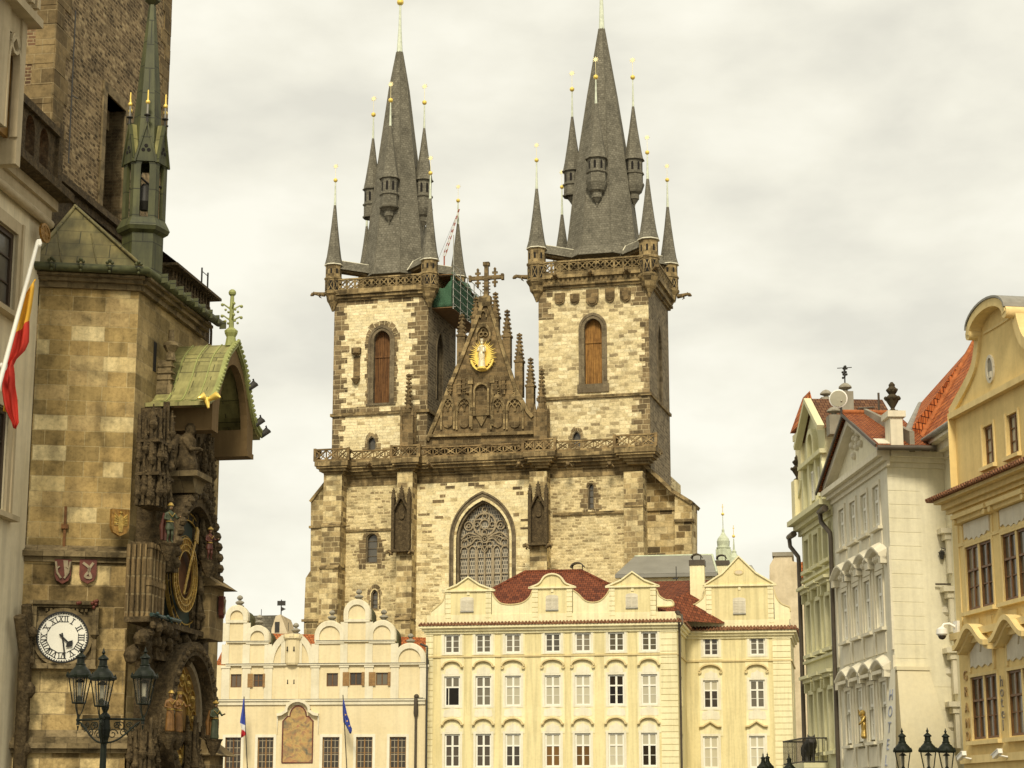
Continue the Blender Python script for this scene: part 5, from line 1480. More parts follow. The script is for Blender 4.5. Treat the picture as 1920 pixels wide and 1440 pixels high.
# roofs behind the gables
mb = MB()
def roofz(v, u, y): return SH.Z(u, v, y)
ya_ = 0.62
mb.add([(xa0, ya_, zB - 0.2), (xb0, ya_, zB - 0.2), (xb0, 6.0, szz(1193, 760) + 0.4), (xa0, 6.0, szz(1193) + 0.9)], [(0, 1, 2, 3)])
mb.build('roof', M['orange tile'], school)
mb = MB()
for (u0, u1, kd) in bays:                               # dark lead gable backs
	if kd in ('x', 'w'): continue
	a, b = sx(u0, 1220), sx(u1, 1220); c = (a + b) / 2; hw = (b - a) / 2 + 0.05
	sp = springz(u0, kd, hw - 0.05)
	pts = arch_pts(c + 0.12, sp - 0.2, hw, hw * 1.0, 'round', 8)
	mb.prism([(c + hw + 0.12, zB - 0.3)] + pts + [(c - hw + 0.12, zB - 0.3)], 0.63, 2.2)
mb.build('gable_roof', M['copper dark'], school)

# =================================================================== the yellow house
YH = Frame(1037, 1300, 145.0, -9.5)
yel = thing('yellow_house', 'long pale yellow house with seven window bays, tiled cornice and three curved attic gables', 'house', YH)
def yx(u, v=1250, y=0): return YH.X(u, v, y)
def yz(v, u=1037, y=0): return YH.Z(u, v, y)
YD = 7.2                                               # the right wing stands back
x0, x1 = yx(798, 1300), yx(1272, 1300)
w0, w1 = x1 - 0.02, YH.X(1485, 1300, YD)
zc = yz(1170); zs = yz(1229)
def rows_y(y, u, a): return [(YH.Z(u, p, y), YH.Z(u, q, y)) for p, q in a]
colsA = [848, 906.5, 962, 1036.5, 1093, 1155.5, 1217.5]
rA = rows_y(0, 1037, [(1223, 1187), (1323, 1266), (1438, 1375)])
colsB = [1333, 1420]
rB = rows_y(YD, 1378, [(1229, 1195), (1328, 1275), (1440, 1380)])
hA = []
for u in colsA:
	for j, (a, b) in enumerate(rA):
		v = (1205, 1295, 1407)[j]; x = yx(u, v); hw = (0.585, 0.585, 0.57)[j]
		hA.append((x - hw, x + hw, a, b, j, u))
hB = []
for u in colsB:
	for j, (a, b) in enumerate(rB):
		v = (1212, 1302, 1410)[j]; x = YH.X(u, v, YD); hw = 0.575
		hB.append((x - hw, x + hw, a, b, j, u))
mb = MB()
mb.wall(x0, x1, 0.1, zc, 0, [h[:4] for h in hA], 0.16)
mb.side(x1, 0); 
retw = [(2.3, 3.5, a, b) for a, b in rB]
mb.wall(0, YD, 0.1, zc, 0, retw, 0.12); mb.main()
mb.wall(w0, w1, 0.1, zc, YD, [h[:4] for h in hB], 0.16)
mb.side(w1, YD); retr = [(3.0, 4.2, a, b) for a, b in rB]; mb.wall(0, 9, 0.1, zc, 0, retr, 0.12); mb.main()
mb.side(x0, 12, 270); mb.wall(0, 12, 0.1, zc, 0, [], 0.1); mb.main()
mb.box(x0 + 0.4, x1 - 0.3, 0.5, 14, 0.1, zc - 0.1); mb.box(w0 - 0.2, w1 - 0.3, YD + 0.5, 16, 0.1, zc - 0.1)
yw = mb.build('facade', M['yellow plaster'], yel)
# pale vertical lesenes with the window bays, corner quoins, string course
def bayband(x, y, rows, hw=0.86):
	mb = MB()
	for (za, zb) in ((rows[1][1], zs - 0.07), (rows[2][1], rows[1][0])): mb.box(x - hw, x + hw, y - 0.035, y + 0.02, za, zb)
	for s_ in (-1, 1): mb.box(x + s_ * 0.59, x + s_ * hw, y - 0.035, y + 0.02, rows[1][0], rows[1][1])
	mb.build('bay_panel', M['yellow pale'], yw)
def topband(x, y, rows, hw=0.86):
	mb = MB(); mb.box(x - hw, x + hw, y - 0.03, y + 0.02, zs + 0.1, rows[0][0]); mb.box(x - hw, x + hw, y - 0.03, y + 0.02, rows[0][1], zc - 0.64)
	for s_ in (-1, 1): mb.box(x + s_ * 0.59, x + s_ * hw, y - 0.03, y + 0.02, rows[0][0], rows[0][1])
	mb.build('bay_panel', M['yellow pale'], yw)
for u in colsA: bayband(yx(u, 1295), 0, rA)
for u in colsB: bayband(YH.X(u, 1302, YD), YD, rB)
for u in colsA:
	x = yx(u, 1205); topband(x, 0, rA)
for u in colsB:
	x = YH.X(u, 1212, YD); topband(x, YD, rB)
def corner(xa, xb, y):
	mb = MB(); z = 0.1
	while z < zc - 0.15:
		mb.box(xa, xb, y - 0.06, y + 0.02, z, min(z + 0.40, zc - 0.1)); z += 0.44
	mb.build('quoins', M['yellow pale'], yw)
corner(x0, x0 + 0.55, 0); corner(x1 - 1.25, x1 - 0.02, 0); corner(w1 - 1.35, w1 - 0.02, YD)
mb = MB()
mb.box(x0 - 0.05, x1 + 0.05, -0.1, 0.02, zs - 0.06, zs + 0.06); mb.side(x1, 0); mb.box(0, YD, -0.1, 0.02, zs - 0.06, zs + 0.06); mb.main()
mb.box(w0, w1 + 0.05, YD - 0.1, YD + 0.02, zs - 0.06, zs + 0.06)
mb.side(w1, YD); mb.box(0, 9, -0.1, 0.02, zs - 0.06, zs + 0.06); mb.main()
mb.build('string_course', M['yellow trim'], yw)
# main cornice with its row of tiles
mb = MB()
def cornice(xa, xb, y, ext):
	for o_, za, zb in ((0.12, -0.62, -0.42), (0.28, -0.417, -0.22), (0.46, -0.217, -0.02)):
		mb.box(xa - (o_ if ext[0] else 0), xb + (o_ if ext[1] else 0), y - o_, y + 0.02, zc + za, zc + zb)
cornice(x0, x1, 0, (1, 1)); cornice(w0, w1, YD, (0, 1))
mb.side(x1, 0.03); cornice(0, YD, 0, (0, 0)); mb.main()
mb.side(w1, YD + 0.03); cornice(0, 9, 0, (0, 0)); mb.main()
mb.build('cornice', M['yellow pale'], yw)
mb = MB(); tile_row(mb, x0 - 0.5, x1 + 0.45, -0.5, 0.0, zc - 0.012, zc + 0.17, 0.25)
mb.side(x1, 0); tile_row(mb, 0, YD, -0.55, 0, zc - 0.012, zc + 0.25, 0.25); mb.main()
tile_row(mb, w0 + 0.55, w1 + 0.5, YD - 0.55, YD, zc - 0.012, zc + 0.25, 0.25)
mb.side(w1, YD); tile_row(mb, 0, 9, -0.55, 0, zc - 0.012, zc + 0.25, 0.25); mb.main()
mb.build('tile_edge', M['edge tile'], yw)
# windows: which panes are dark, curtained or open, read off the photograph
kinds = {0: 'ggggggg', 1: 'ogcccpc', 2: 'ddhaach'}
def win(h, y, kind):
	w, hh_ = h[1] - h[0], h[3] - h[2]; c = (h[0] + h[1]) / 2; j = h[4]
	pm = {'g': 'glass grey', 'o': 'glass grey', 'c': 'curtain', 'p': 'glass dark', 'd': 'glass dark', 'h': 'curtain', 'a': 'curtain'}[kind]
	p2 = {'o': 'dark hollow', 'h': 'glass dark', 'a': 'amber room', 'p': 'dark hollow'}.get(kind)
	if j == 0: return casement('window', w, hh_, 'white frame', pm, yel, c, y + 0.08, h[2], 1, (0.33, 0.66), 0.12)
	return casement('window', w, hh_, 'white frame', pm, yel, c, y + 0.08, h[2], 1, (0.34,), 0.12, 0.64, 0.08, kind == 'o', None, p2)
def surround(mb, h, y, t=0.17):
	a, b, z_, z1 = h[:4]; mb = MB()
	mb.box(a - t, a, y - 0.055, y + 0.05, z_ - t * 0.7, z1 + t); mb.box(b, b + t, y - 0.055, y + 0.05, z_ - t * 0.7, z1 + t)
	mb.box(a, b, y - 0.055, y + 0.05, z1, z1 + t); mb.box(a, b, y - 0.07, y + 0.05, z_ - t * 0.7, z_)
	mb.build('surround', M['window surround'], yw)
HOODM = {}
def hood(x, y, z, style, w, parent):
	if style in HOODM:
		o = HOODM[style].copy(); COL.objects.link(o); o.parent = parent; o.location = (x, y, z); return o
	mb = MB(); hw = w / 2
	if style == 'tri': pts = [(-hw, 0), (-hw * 0.66, 0.02), (-hw * 0.5, 0.1), (0, 0.36), (hw * 0.5, 0.1), (hw * 0.66, 0.02), (hw, 0)]
	elif style == 'volute': pts = [(hw * sin(t) * 1.0, 0.48 * cos(t) * 1.0 - 0.02) for t in [-pi / 2 * 1.0 + pi * j / 12 for j in range(13)]]
	else: pts = [(-hw, -0.02), (-hw * 0.82, 0.0)] + [(hw * 0.82 * sin(t), 0.42 * cos(t)) for t in [-1.4 + 2.8 * j / 10 for j in range(11)]] + [(hw * 0.82, 0.0), (hw, -0.02)]
	ribbon(mb, pts, 0.11, -0.27, 0.0); ribbon(mb, [(p[0] * 0.95, p[1] - 0.11) for p in pts], 0.07, -0.12, 0.0)
	if style == 'volute':
		for s_ in (-1, 1): mb.tube([(s_ * (hw - 0.05), -0.2, -0.1), (s_ * (hw - 0.05), 0, -0.1)], 0.13, 10)
	o = mb.build('window_hood', M['yellow trim'], parent); o.location = (x, y, z); HOODM[style] = o
	return o
mbS = None
for i, u in enumerate(colsA):
	for j in range(3):
		h = hA[i * 3 + j]; win(h, 0, kinds[j][i]); surround(mbS, h, 0)
for i, u in enumerate(colsB):
	for j in range(3):
		h = hB[i * 3 + j]; win(h, YD, [('p', 'g'), ('g', 'g'), ('c', 'c')][j][i] if not (j == 1 and i == 0) else 'h'); surround(mbS, h, YD)
for i, u in enumerate(colsA):
	x = yx(u, 1295); hood(x, 0, yz(1248), 'volute' if i in (2, 3, 4) else 'seg', 1.66, yel)
	hood(yx(u, 1407), 0, yz(1357), 'seg2' if i in (2, 3, 4) else 'seg', 1.66, yel)
for u in colsB:
	hood(YH.X(u, 1302, YD), YD, YH.Z(1378, 1257, YD), 'volute', 1.66, yel); hood(YH.X(u, 1410, YD), YD, YH.Z(1378, 1362, YD), 'tri', 1.66, yel)
# stucco aprons between the rows
mb = None
def apron(x, y, z1, z2, w=0.66):
	h = z2 - z1; mb = MB()
	pts = [(x - w, z1), (x - w * 0.7, z1 - 0.06), (x, z1 - 0.0), (x + w * 0.7, z1 - 0.06), (x + w, z1), (x + w * 1.02, z1 + h * 0.3), (x + w * 0.9, z2), (x + w * 0.4, z2 + 0.06), (x, z2 + 0.22), (x - w * 0.4, z2 + 0.06), (x - w * 0.9, z2), (x - w * 1.02, z1 + h * 0.3)]
	mb.prism(pts, y - 0.062, y - 0.03); mb.build('stucco_apron', M['window surround'], yw)
for u in colsA:
	apron(yx(u, 1340), 0, yz(1342), yz(1330)); apron(yx(u, 1258), 0, yz(1262), yz(1252), 0.5); apron(yx(u, 1366), 0, yz(1371), yz(1361), 0.5)
for u in colsB:
	apron(YH.X(u, 1345, YD), YD, YH.Z(1378, 1348, YD), YH.Z(1378, 1334, YD)); apron(YH.X(u, 1262, YD), YD, YH.Z(1378, 1271, YD), YH.Z(1378, 1262, YD), 0.5)
# windows in the return walls
for a, b in rB:
	for (xx, yy, px_) in ((x1, 2.9, 1), (w1, YD + 3.6, 2)):
		o_ = casement('side_window', 1.2, b - a, 'white frame', 'curtain', yel, 0, 0, 0, 1, (0.34, 0.66), 0.12)
		o_.rotation_euler = (0, 0, pi / 2); o_.location = (xx - 0.05, yy, a)
# attic parapet and gables
zp = yz(1150); zb0 = zc + 0.2
mb = MB()
mb.box(x0 + 0.05, x1 - 0.05, 0.02, 0.45, zb0 - 0.2, zp)
mb.box(x1 - 0.45, x1 - 0.04, 0.45, YD + 0.4, zb0 - 0.2, zp)
mb.box(x1 - 0.04, w1 - 0.05, YD + 0.02, YD + 0.45, zb0 - 0.2, zp); mb.box(w1 - 0.45, w1 - 0.05, YD + 0.45, YD + 9, zb0 - 0.2, zp)
par = mb.build('parapet', M['yellow pale'], yw)
def ygable(ul, ur, uap, vap, veave, y, kind, uw):
	"""attic gable with pilasters, pediment and window"""
	a, b = YH.X(ul, 1125, y), YH.X(ur, 1125, y); c = (a + b) / 2
	ze = YH.Z((ul + ur) / 2, veave, y); za = YH.Z(uap, vap, y)
	mb = MB(); mb.box(a, b, y + 0.03, y + 0.5, zp - 0.05, ze)
	ex = 0.22
	if kind == 'tri': top = [(a - ex, ze), (b + ex, ze), (c + (b - c) * 0.5, ze + (za - ze) * 0.42), (c, za), (c - (c - a) * 0.5, ze + (za - ze) * 0.42)]
	else: top = [(a - ex, ze), (b + ex, ze)] + [p for p in curve([(b + ex, ze), (c + (b - c) * 0.66, ze + (za - ze) * 0.3), (c + (b - c) * 0.38, ze + (za - ze) * 0.82), (c, za), (c - (c - a) * 0.38, ze + (za - ze) * 0.82), (c - (c - a) * 0.66, ze + (za - ze) * 0.3), (a - ex, ze)], 5)[1:-1]]
	mb.prism(top, y + 0.02, y + 0.5)
	g = mb.build('gable', M['yellow plaster'], yel)
	mb = MB()
	rim = top[1:] + [top[0]]
	ribbon(mb, rim, 0.11, y - 0.12, y + 0.55); mb.box(a - ex - 0.05, b + ex + 0.05, y - 0.12, y + 0.2, ze - 0.09, ze + 0.04)
	for xx in (a, b - 0.42):
		z = zp - 0.6
		while z < ze - 0.2: mb.box(xx, xx + 0.42, y - 0.02, y + 0.1, z, min(z + 0.32, ze - 0.1)); z += 0.36
	mb.box(c - 0.1, c + 0.1, y - 0.03, y + 0.1, ze - 0.36, ze - 0.09)
	mb.build('gable_trim', M['yellow pale'], g)
	# louvred attic window
	h = YH.Z(uap, veave + 14, y) , YH.Z(uap, veave + 45, y); hw = (YH.X(uw[1], 1130, y) - YH.X(uw[0], 1130, y)) / 2; xc_ = (YH.X(uw[1], 1130, y) + YH.X(uw[0], 1130, y)) / 2
	zb_, zt_ = YH.Z(uap, uw[3], y), YH.Z(uap, uw[2], y)
	mb = MB(); mb.prism([(xc_ + hw, zb_)] + arch_pts(xc_, zt_ - 0.15, hw, 0.15, 'round', 4) + [(xc_ - hw, zb_)], y - 0.01, y + 0.1)
	for q in range(8):
		for s_ in (-1, 1): mb.box(xc_ + s_ * hw * 0.5 - hw * 0.42, xc_ + s_ * hw * 0.5 + hw * 0.42, y - 0.035, y - 0.01, zb_ + 0.08 + q * (zt_ - zb_ - 0.3) / 8, zb_ + 0.08 + q * (zt_ - zb_ - 0.3) / 8 + 0.07)
	aw = mb.build('attic_window', M['stucco white'], g)
	mb = MB(); mb.box(xc_ - hw, xc_ + hw, y - 0.06, y + 0.02, zb_ - 0.08, zb_); mb.build('sill', M['lead grey'], aw)
	return a, b, ze, za
g1 = ygable(835, 921, 876, 1082, 1107, 0.0, 'tri', (863, 888, 1119, 1146))
g2 = ygable(998, 1073, 1036, 1076, 1101, 0.0, 'bell', (1023, 1047, 1115, 1143))
g3 = ygable(1142, 1230, 1185, 1072, 1099, 0.0, 'tri', (1173, 1196, 1112, 1139))
g4 = ygable(1324, 1450, 1385, 1043, 1097, YD, 'tri', (1374, 1398, 1120, 1150))
mb = MB()
def swoop(pts, y, base):
	p = curve([YH.uv(u, v, y) for u, v in pts]); mb.prism([(p[0][0], base)] + p + [(p[-1][0], base)], y + 0.06, y + 0.42)
	ribbon(mb, p, 0.07, y + 0.0, y + 0.47, 1)
zp_ = zp - 0.03
swoop([(808, 1146), (818, 1138), (830, 1126), (834, 1112)], 0, zp_)
swoop([(922, 1110), (928, 1121), (940, 1131), (960, 1133), (980, 1129), (993, 1118), (998, 1106)], 0, zp_)
swoop([(1074, 1106), (1084, 1113), (1096, 1125), (1110, 1129), (1125, 1126), (1136, 1116), (1142, 1106)], 0, zp_)
swoop([(1231, 1105), (1236, 1116), (1248, 1124), (1259, 1125), (1263, 1131), (1259, 1136), (1232, 1137)], 0, zp_)
swoop([(1291, 1146), (1293, 1137), (1305, 1131), (1318, 1120), (1323, 1104)], YD, zp_)
swoop([(1451, 1104), (1456, 1120), (1466, 1132), (1480, 1138), (1482, 1146)], YD, zp_)
mb.build('scroll_parapet', [M['yellow pale'], M['yellow trim']], yw)
mb = MB(); x, z = YH.uv(1385, 1073, YD)
mb.prism([(x + 0.36 * cos(t), z + 0.2 * sin(t)) for t in [2 * pi * j / 16 for j in range(16)]], YD - 0.04, YD + 0.02); mb.prism([(x + 0.28 * cos(t), z + 0.14 * sin(t)) for t in [2 * pi * j / 16 for j in range(16)]], YD - 0.05, YD - 0.03, 1)
mb.build('oval_window', [M['yellow trim'], M['old plaster']], yw)
# hipped maroon roof and the lower roof to the right
mb = MB(); yr = 7.5
def Yp(u, v, y): p = YH.uv(u, v, y); return (p[0], y, p[1])
e0 = (x0 + 0.6, 0.5, zp - 0.3); e1 = (x1 - 0.3, 0.5, zp - 0.3)
r0 = Yp(985, 1075, yr); r1 = Yp(1090, 1070, yr); zr_ = max(r0[2], r1[2]); r0 = (r0[0], yr, zr_); r1 = (r1[0], yr, zr_)
e2 = (x1 - 0.3, 14.5, zp - 0.3); e3 = (x0 + 0.6, 14.5, zp - 0.3)
mb.add([e0, e1, r1, r0, e2, e3], [(0, 1, 2, 3), (1, 4, 2), (4, 5, 3, 2), (5, 0, 3)])
hr = MB(); 
for a, b in ((e0, r0), (r0, r1), (e1, r1)): hr.tube([a, b], 0.13, 6)
hb_ = (YH.X(1290, 1130, 4.0), 1.2, zp - 0.25)
mb.add([(x1 - 4.5, 1.0, zp - 0.25), (w0 + 3.0, 7.1, zp - 0.25), (w0 + 3.0, 12.5, YH.Z(1290, 1088, 12.5)), (x1 - 4.5, 12.5, YH.Z(1250, 1090, 12.5))], [(0, 1, 2, 3)])
rf = mb.build('roof', M['maroon tile'], yel); hr.build('ridge_tiles', M['maroon tile'], rf)
mb = MB(); mb.add([(w0 + 1, YD + 0.5, zp - 0.3), (w1 - 0.3, YD + 0.5, zp - 0.3), (w1 - 3, YD + 6, YH.Z(1385, 1060, YD + 6)), (w0 + 3, YD + 6, YH.Z(1385, 1060, YD + 6)), (w1 - 0.3, YD + 11, zp - 0.3)], [(0, 1, 2, 3), (1, 4, 2)]); mb.build('wing_roof', M['lead grey'], yel)
# roof light or cowl on the ridge
def cowl(u, v, y, parent, s=1.0):
	p = YH.uv(u, v, y); mb = MB()
	pts = [(p[0] + 0.75 * s * cos(t), p[1] + 0.62 * s * sin(t)) for t in [0.25 + (pi - 0.4) * j / 8 for j in range(9)]]; inn = [(q[0] * 0 + p[0] + (q[0] - p[0]) * 0.86, p[1] + (q[1] - p[1]) * 0.86) for q in pts]
	strip(mb, inn, pts, y - 0.45, y + 0.45)
	for s_ in (-0.5, 0.5): mb.tube([(p[0] + s_ * s, y, p[1] - 0.3), (p[0] + s_ * s, y, p[1] + 0.35)], 0.04, 5)
	return mb.build('chimney_cowl', M['pipe brown'], parent)
cowl(1083, 1066, yr + 0.6, rf, 0.75)
# chimneys
def chimney(u0, u1, v0, v1, y, parent, cow=True, dep=1.0):
	xa, xb = YH.X(u0, v1, y), YH.X(u1, v1, y); z0, z1 = YH.Z(u0, v0, y), YH.Z(u0, v1, y)
	mb = MB(); mb.box(xa, xb, y, y + dep, z0, z1); mb.box(xa - 0.06, xb + 0.06, y - 0.06, y + dep + 0.06, z1 - 0.42, z1, 1)
	c = mb.build('chimney', [M['yellow pale'], M['pipe brown']], parent)
	if cow: cowl((u0 + u1) / 2, v1 - 2, y + dep / 2, c, 0.62)
	return c
chimney(1293, 1320, 1126, 1050, YD + 1.0, rf)
# drain pipes
mb = MB(); xx = x1 + 0.16
mb.tube([(xx - 0.1, 0.0, zp - 0.2), (xx + 0.2, -0.25, zp - 0.3), (xx + 0.25, -0.5, zp - 0.9), (xx + 0.05, -0.5, zp - 1.25), (xx + 0.02, -0.62, zc - 0.1), (xx, -0.16, zc - 0.75), (xx, -0.12, 0.1)], 0.085, 8)
mb.tube([(xx - 0.12, 0.1, zp - 0.1), (xx - 0.1, 0.0, zp - 0.2)], [0.24, 0.1], 8)
mb.build('downpipe', M['pipe brown'], yel)

# =================================================================== houses and roofs behind
GB = thing('annex_building', 'pale plastered building under a grey sheet metal roof, squeezed behind the yellow roof', 'building', YH, (0, 0, 0))
yb1 = 19.0
mb = MB(); xa, xb = YH.X(1166, 1100, yb1), YH.X(1336, 1090, yb1); ze = YH.Z(1250, 1076, yb1)
mb.box(xa, xb, yb1, yb1 + 9, 0.1, ze); mb.build('wall', M['yellow pale'], GB)
mb = MB(); p = YH.uv(1190, 1043, yb1 + 3.5); q = YH.uv(1335, 1040, yb1 + 3.5); zr_ = (p[1] + q[1]) / 2
mb.add([(xa - 0.5, yb1 - 0.4, ze), (xb + 0.4, yb1 - 0.4, ze), (q[0], yb1 + 3.5, zr_), (p[0], yb1 + 3.5, zr_), (xb + 0.4, yb1 + 9, ze), (xa - 0.5, yb1 + 9, ze)], [(0, 1, 2, 3), (1, 4, 2), (5, 0, 3), (4, 5, 3, 2)])
mb.box(xa - 0.5, xb + 0.4, yb1 - 0.45, yb1 + 0.1, ze - 0.3, ze - 0.02)
g_ = mb.build('roof', M['zinc roof'], GB)
mb = MB(); mb.tube([(q[0], yb1 + 3.5, zr_), (xb + 0.4, yb1 - 0.4, ze)], 0.1, 5); mb.tube([(p[0], yb1 + 3.5, zr_), (q[0], yb1 + 3.5, zr_)], 0.08, 5); mb.build('ridge_flashing', M['verdigris'], g_)
mb = MB(); xc_ = YH.X(1268, 1080, yb1 - 3); mb.tube([(xc_, yb1 - 3, zp), (xc_, yb1 - 3, YH.Z(1268, 1062, yb1 - 3))], 0.035, 5); mb.box(xc_ - 0.3, xc_ + 0.15, yb1 - 3.05, yb1 - 2.95, YH.Z(1268, 1086, yb1 - 3), YH.Z(1268, 1083, yb1 - 3)); mb.build('aerial', M['iron'], GB)
chimney(1340, 1366, 1110, 1051, yb1 + 2.5, GB)
# small green cupolas farther away
def cupola(nm, lab, u, vbase, rows, Y, vball, vtop, arc=True):
	fr = Frame(u, vbase, Y, 0); t = thing(nm, lab, 'church tower', fr); k_ = Y / 3807.0 * 1.02
	mb = MB()
	mb.rings([(w * k_, fr.Z(u, v)) for v, w in rows], 0, 0, 12, 0, 0, True); b = mb.build('dome', M['verdigris'], t)
	if arc:
		mb = MB()
		z0, z1 = fr.Z(u, 1045), fr.Z(u, 1030)
		for i in range(8):
			a = 2 * pi * i / 8; mb.box(10.5 * k_ * cos(a) - 0.22, 10.5 * k_ * cos(a) + 0.22, 10.5 * k_ * sin(a) - 0.22, 10.5 * k_ * sin(a) + 0.22, fr.Z(u, 1062), z1)
		for (r_, za, zb) in ((12.5, 1040, 1028), (13.6, 1028.4, 1026.5), (11.5, 1062, 1058)): mb.rings([(r_ * k_, fr.Z(u, za)), (r_ * k_, fr.Z(u, zb))], 0, 0, 12, 0)
		mb.rings([(5 * k_, fr.Z(u, 1062)), (5 * k_, z1)], 0, 0, 8, 0)
		mb.build('lantern_arcade', M['verdigris'], t)
	mb = MB(); zb = fr.Z(u, vball); mb.ball((0, 0, zb), 3.0 * k_, 12); mb.tube([(0, 0, zb), (0, 0, fr.Z(u, vtop))], 0.5 * k_, 5)
	mb.box(-1.8 * k_, 1.8 * k_, -0.05, 0.05, fr.Z(u, vtop + 6), fr.Z(u, vtop + 5)); mb.build('finial', M['gold leaf'], t)
	mb = MB(); mb.rings([(22 * k_, 0.1), (22 * k_, fr.Z(u, 1062))], 0, 0, 12, 0); mb.build('shaft', M['yellow pale'], t)
cupola('cupola_tower', 'pale green onion dome with open arcade and gold ball beyond the yellow pediment', 1357, 1050, [(1027, 12), (1024, 11.5), (1020, 12), (1015, 12.4), (1009, 10), (1004, 5.5), (998, 2.4), (994, 2.6), (990, 0.9), (966, 0.6)], 215, 964, 945)
cupola('cupola_tower', 'smaller pale green spike with gold ball half hidden behind the yellow pediment', 1376.5, 1050, [(1060, 12), (1045, 9), (1037, 4.5), (1034, 4.8), (1031, 2), (1010, 0.8)], 222, 1005.5, 985, False)
# rough plastered fire wall at the right
PW = Frame(1470, 1100, 178.0, -9)
pwl = thing('fire_wall_house', 'old house showing a blotchy pinkish fire wall with stubby chimney, beside the green house downpipe', 'house', PW)
mb = MB(); pts = [PW.uv(u, v) for u, v in ((1425, 1160), (1443, 1060), (1452, 1044), (1452, 1037), (1484, 1036), (1485, 1052), (1500, 1056), (1530, 1060), (1530, 1160))]
mb.prism([(p[0], p[1] if i not in (0, 8) else 0.1) for i, p in enumerate(pts)], 0, 4); mb.build('wall', M['old plaster'], pwl)
mb = MB(); a = PW.uv(1448, 1043); b = PW.uv(1485, 1035); mb.box(a[0], b[0] + 0.1, -0.15, 4.1, a[1], b[1]); mb.build('chimney_cap', M['grey stone'], pwl)
mb = MB(); pts = [PW.uv(u, v, -0.4) for u, v in ((1500, 1083), (1500, 1055), (1512, 1050), (1520, 1083))]; mb.prism(pts, -0.4, -0.1); mb.build('roof', M['orange tile'], pwl)
# dark roofs behind the cream house
BH = Frame(520, 1250, 168.0, -4)
bk = thing('old_roof_house', 'dark grey steep roofed house with a yellowish gable wall behind the round gables', 'house', BH)
def bu(u, v, y=0): return BH.uv(u, v, y)
mb = MB(); pts = [bu(u, v) for u, v in ((508, 1250), (509, 1180), (517, 1155), (526, 1152), (540, 1190), (548, 1250))]
mb.prism([(p[0], max(p[1], 0.1) if 0 < i < 5 else 0.1) for i, p in enumerate(pts)], 0, 5); mb.build('gable_wall', M['old plaster'], bk)
mb = MB(); p = [bu(480, 1200, 1), bu(512, 1200, 1), bu(513, 1161, 4), bu(474, 1162, 4)]
mb.prism([(p[0][0], 10), (p[1][0], 10), (p[1][0] + 0.6, p[2][1]), (p[0][0] - 0.6, p[3][1])], 0.5, 5)
mb.build('roof', M['slate'], bk)
mb = MB(); a, b = bu(523, 1153), bu(524, 1122); mb.tube([(a[0], 1, a[1]), (a[0], 1, b[1])], 0.05, 5); mb.box(a[0] - 0.35, a[0] + 0.35, 0.97, 1.03, b[1] - 0.5, b[1] - 0.1); mb.prism([(a[0], b[1] - 1.0), (a[0] + 0.4, b[1] - 0.8), (a[0], b[1] - 0.6)], 0.98, 1.02)
a = bu(520, 1166); mb.box(a[0] - 0.2, a[0] + 0.2, -0.03, 0.05, a[1] - 0.9, a[1])
mb.build('weathervane', M['iron'], bk)
mb = MB(); a, b = bu(475, 1175), bu(486, 1140); mb.tube([(b[0], 1, 5), (b[0], 1, b[1])], 0.03, 5); mb.tube([(bu(565, 1)[0], 1, 5), (bu(565, 1)[0], 1, bu(565, 1165)[1])], 0.025, 5); mb.build('aerial', M['iron'], bk)
# =================================================================== the row on the right: white, green, gold and the one between
WH = Frame(1672, 1100, 79.0, -86.54)                    # facades run away from us; x grows towards the camera
WS = Frame(1672, 1100, 79.0, 12.0)                      # end wall of the white house, facing us
white = thing('white_house', 'white house with a triangular pediment, scalloped window hoods and orange tiled roof', 'house', WH)
def wp(u, v, y=0.0): return WH.uv(u, v, y)
xW0 = wp(1566, 1100)[0]                                 # far end of the white facade
zC_ = wp(1655, 858)[1]                                  # underside of the cornice
LW = -xW0
# window rows (local heights from rows measured near the corner)
def wz(u, v): return wp(u, v)[1]
rows = [(wz(1652, 982), wz(1652, 905)), (wz(1655, 1173), wz(1655, 1075)), (wz(1655, 1384), wz(1655, 1278)), (3.0, 6.0)]
cxs = [xW0 + LW * f for f in (0.185, 0.40, 0.605, 0.815)]
hs = []
for (a, b) in rows:
	for c in cxs: hs.append((c - 0.52, c + 0.52, a, b))
mb = MB(); mb.wall(xW0, 0, 0.1, zC_, 0, hs, 0.34); fac = mb.build('facade', M['white facade'], white)
for i, h in enumerate(hs):
	if h[2] < 4: continue
	casement('window', 1.04, h[3] - h[2], 'white frame', 'curtain', white, (h[0] + h[1]) / 2, 0.05, h[2], 1, (0.3,), 0.12, 0.62)
mb = MB()
for h in hs:
	if h[2] < 4: continue
	a, b, z0, z1 = h
	for xx in (a - 0.16, b): mb.box(xx, xx + 0.16, -0.06, 0.02, z0 - 0.1, z1 + 0.16)
	mb.box(a, b, -0.06, 0.02, z1, z1 + 0.16); mb.box(a - 0.28, b + 0.28, -0.2, 0.02, z0 - 0.22, z0 - 0.1)
	mb.box(a - 0.2, b + 0.2, -0.04, 0.02, z0 - 1.1, z0 - 0.3)
for i, c in enumerate(cxs):                             # stucco under the hoods
	z = rows[1][1] + 0.2; mb.prism([(c - 0.7, z), (c + 0.7, z), (c + 0.6, z + 0.5), (c + 0.25, z + 0.9), (c - 0.25, z + 0.9), (c - 0.6, z + 0.5)], -0.05, 0.02)
	for q in (-0.4, 0, 0.4): mb.ball((c + q, -0.05, z + 0.45), 0.16, 8)
for (a, b) in rows[1:3]:
	for xx in [xW0 + 0.12, -0.3] + [(cxs[i] + cxs[i + 1]) / 2 - 0.16 for i in range(3)]: mb.box(xx, xx + 0.32, -0.07, 0.02, a - 1.1, b + 0.9)
mb.build('window_trim', M['white trim'], fac)
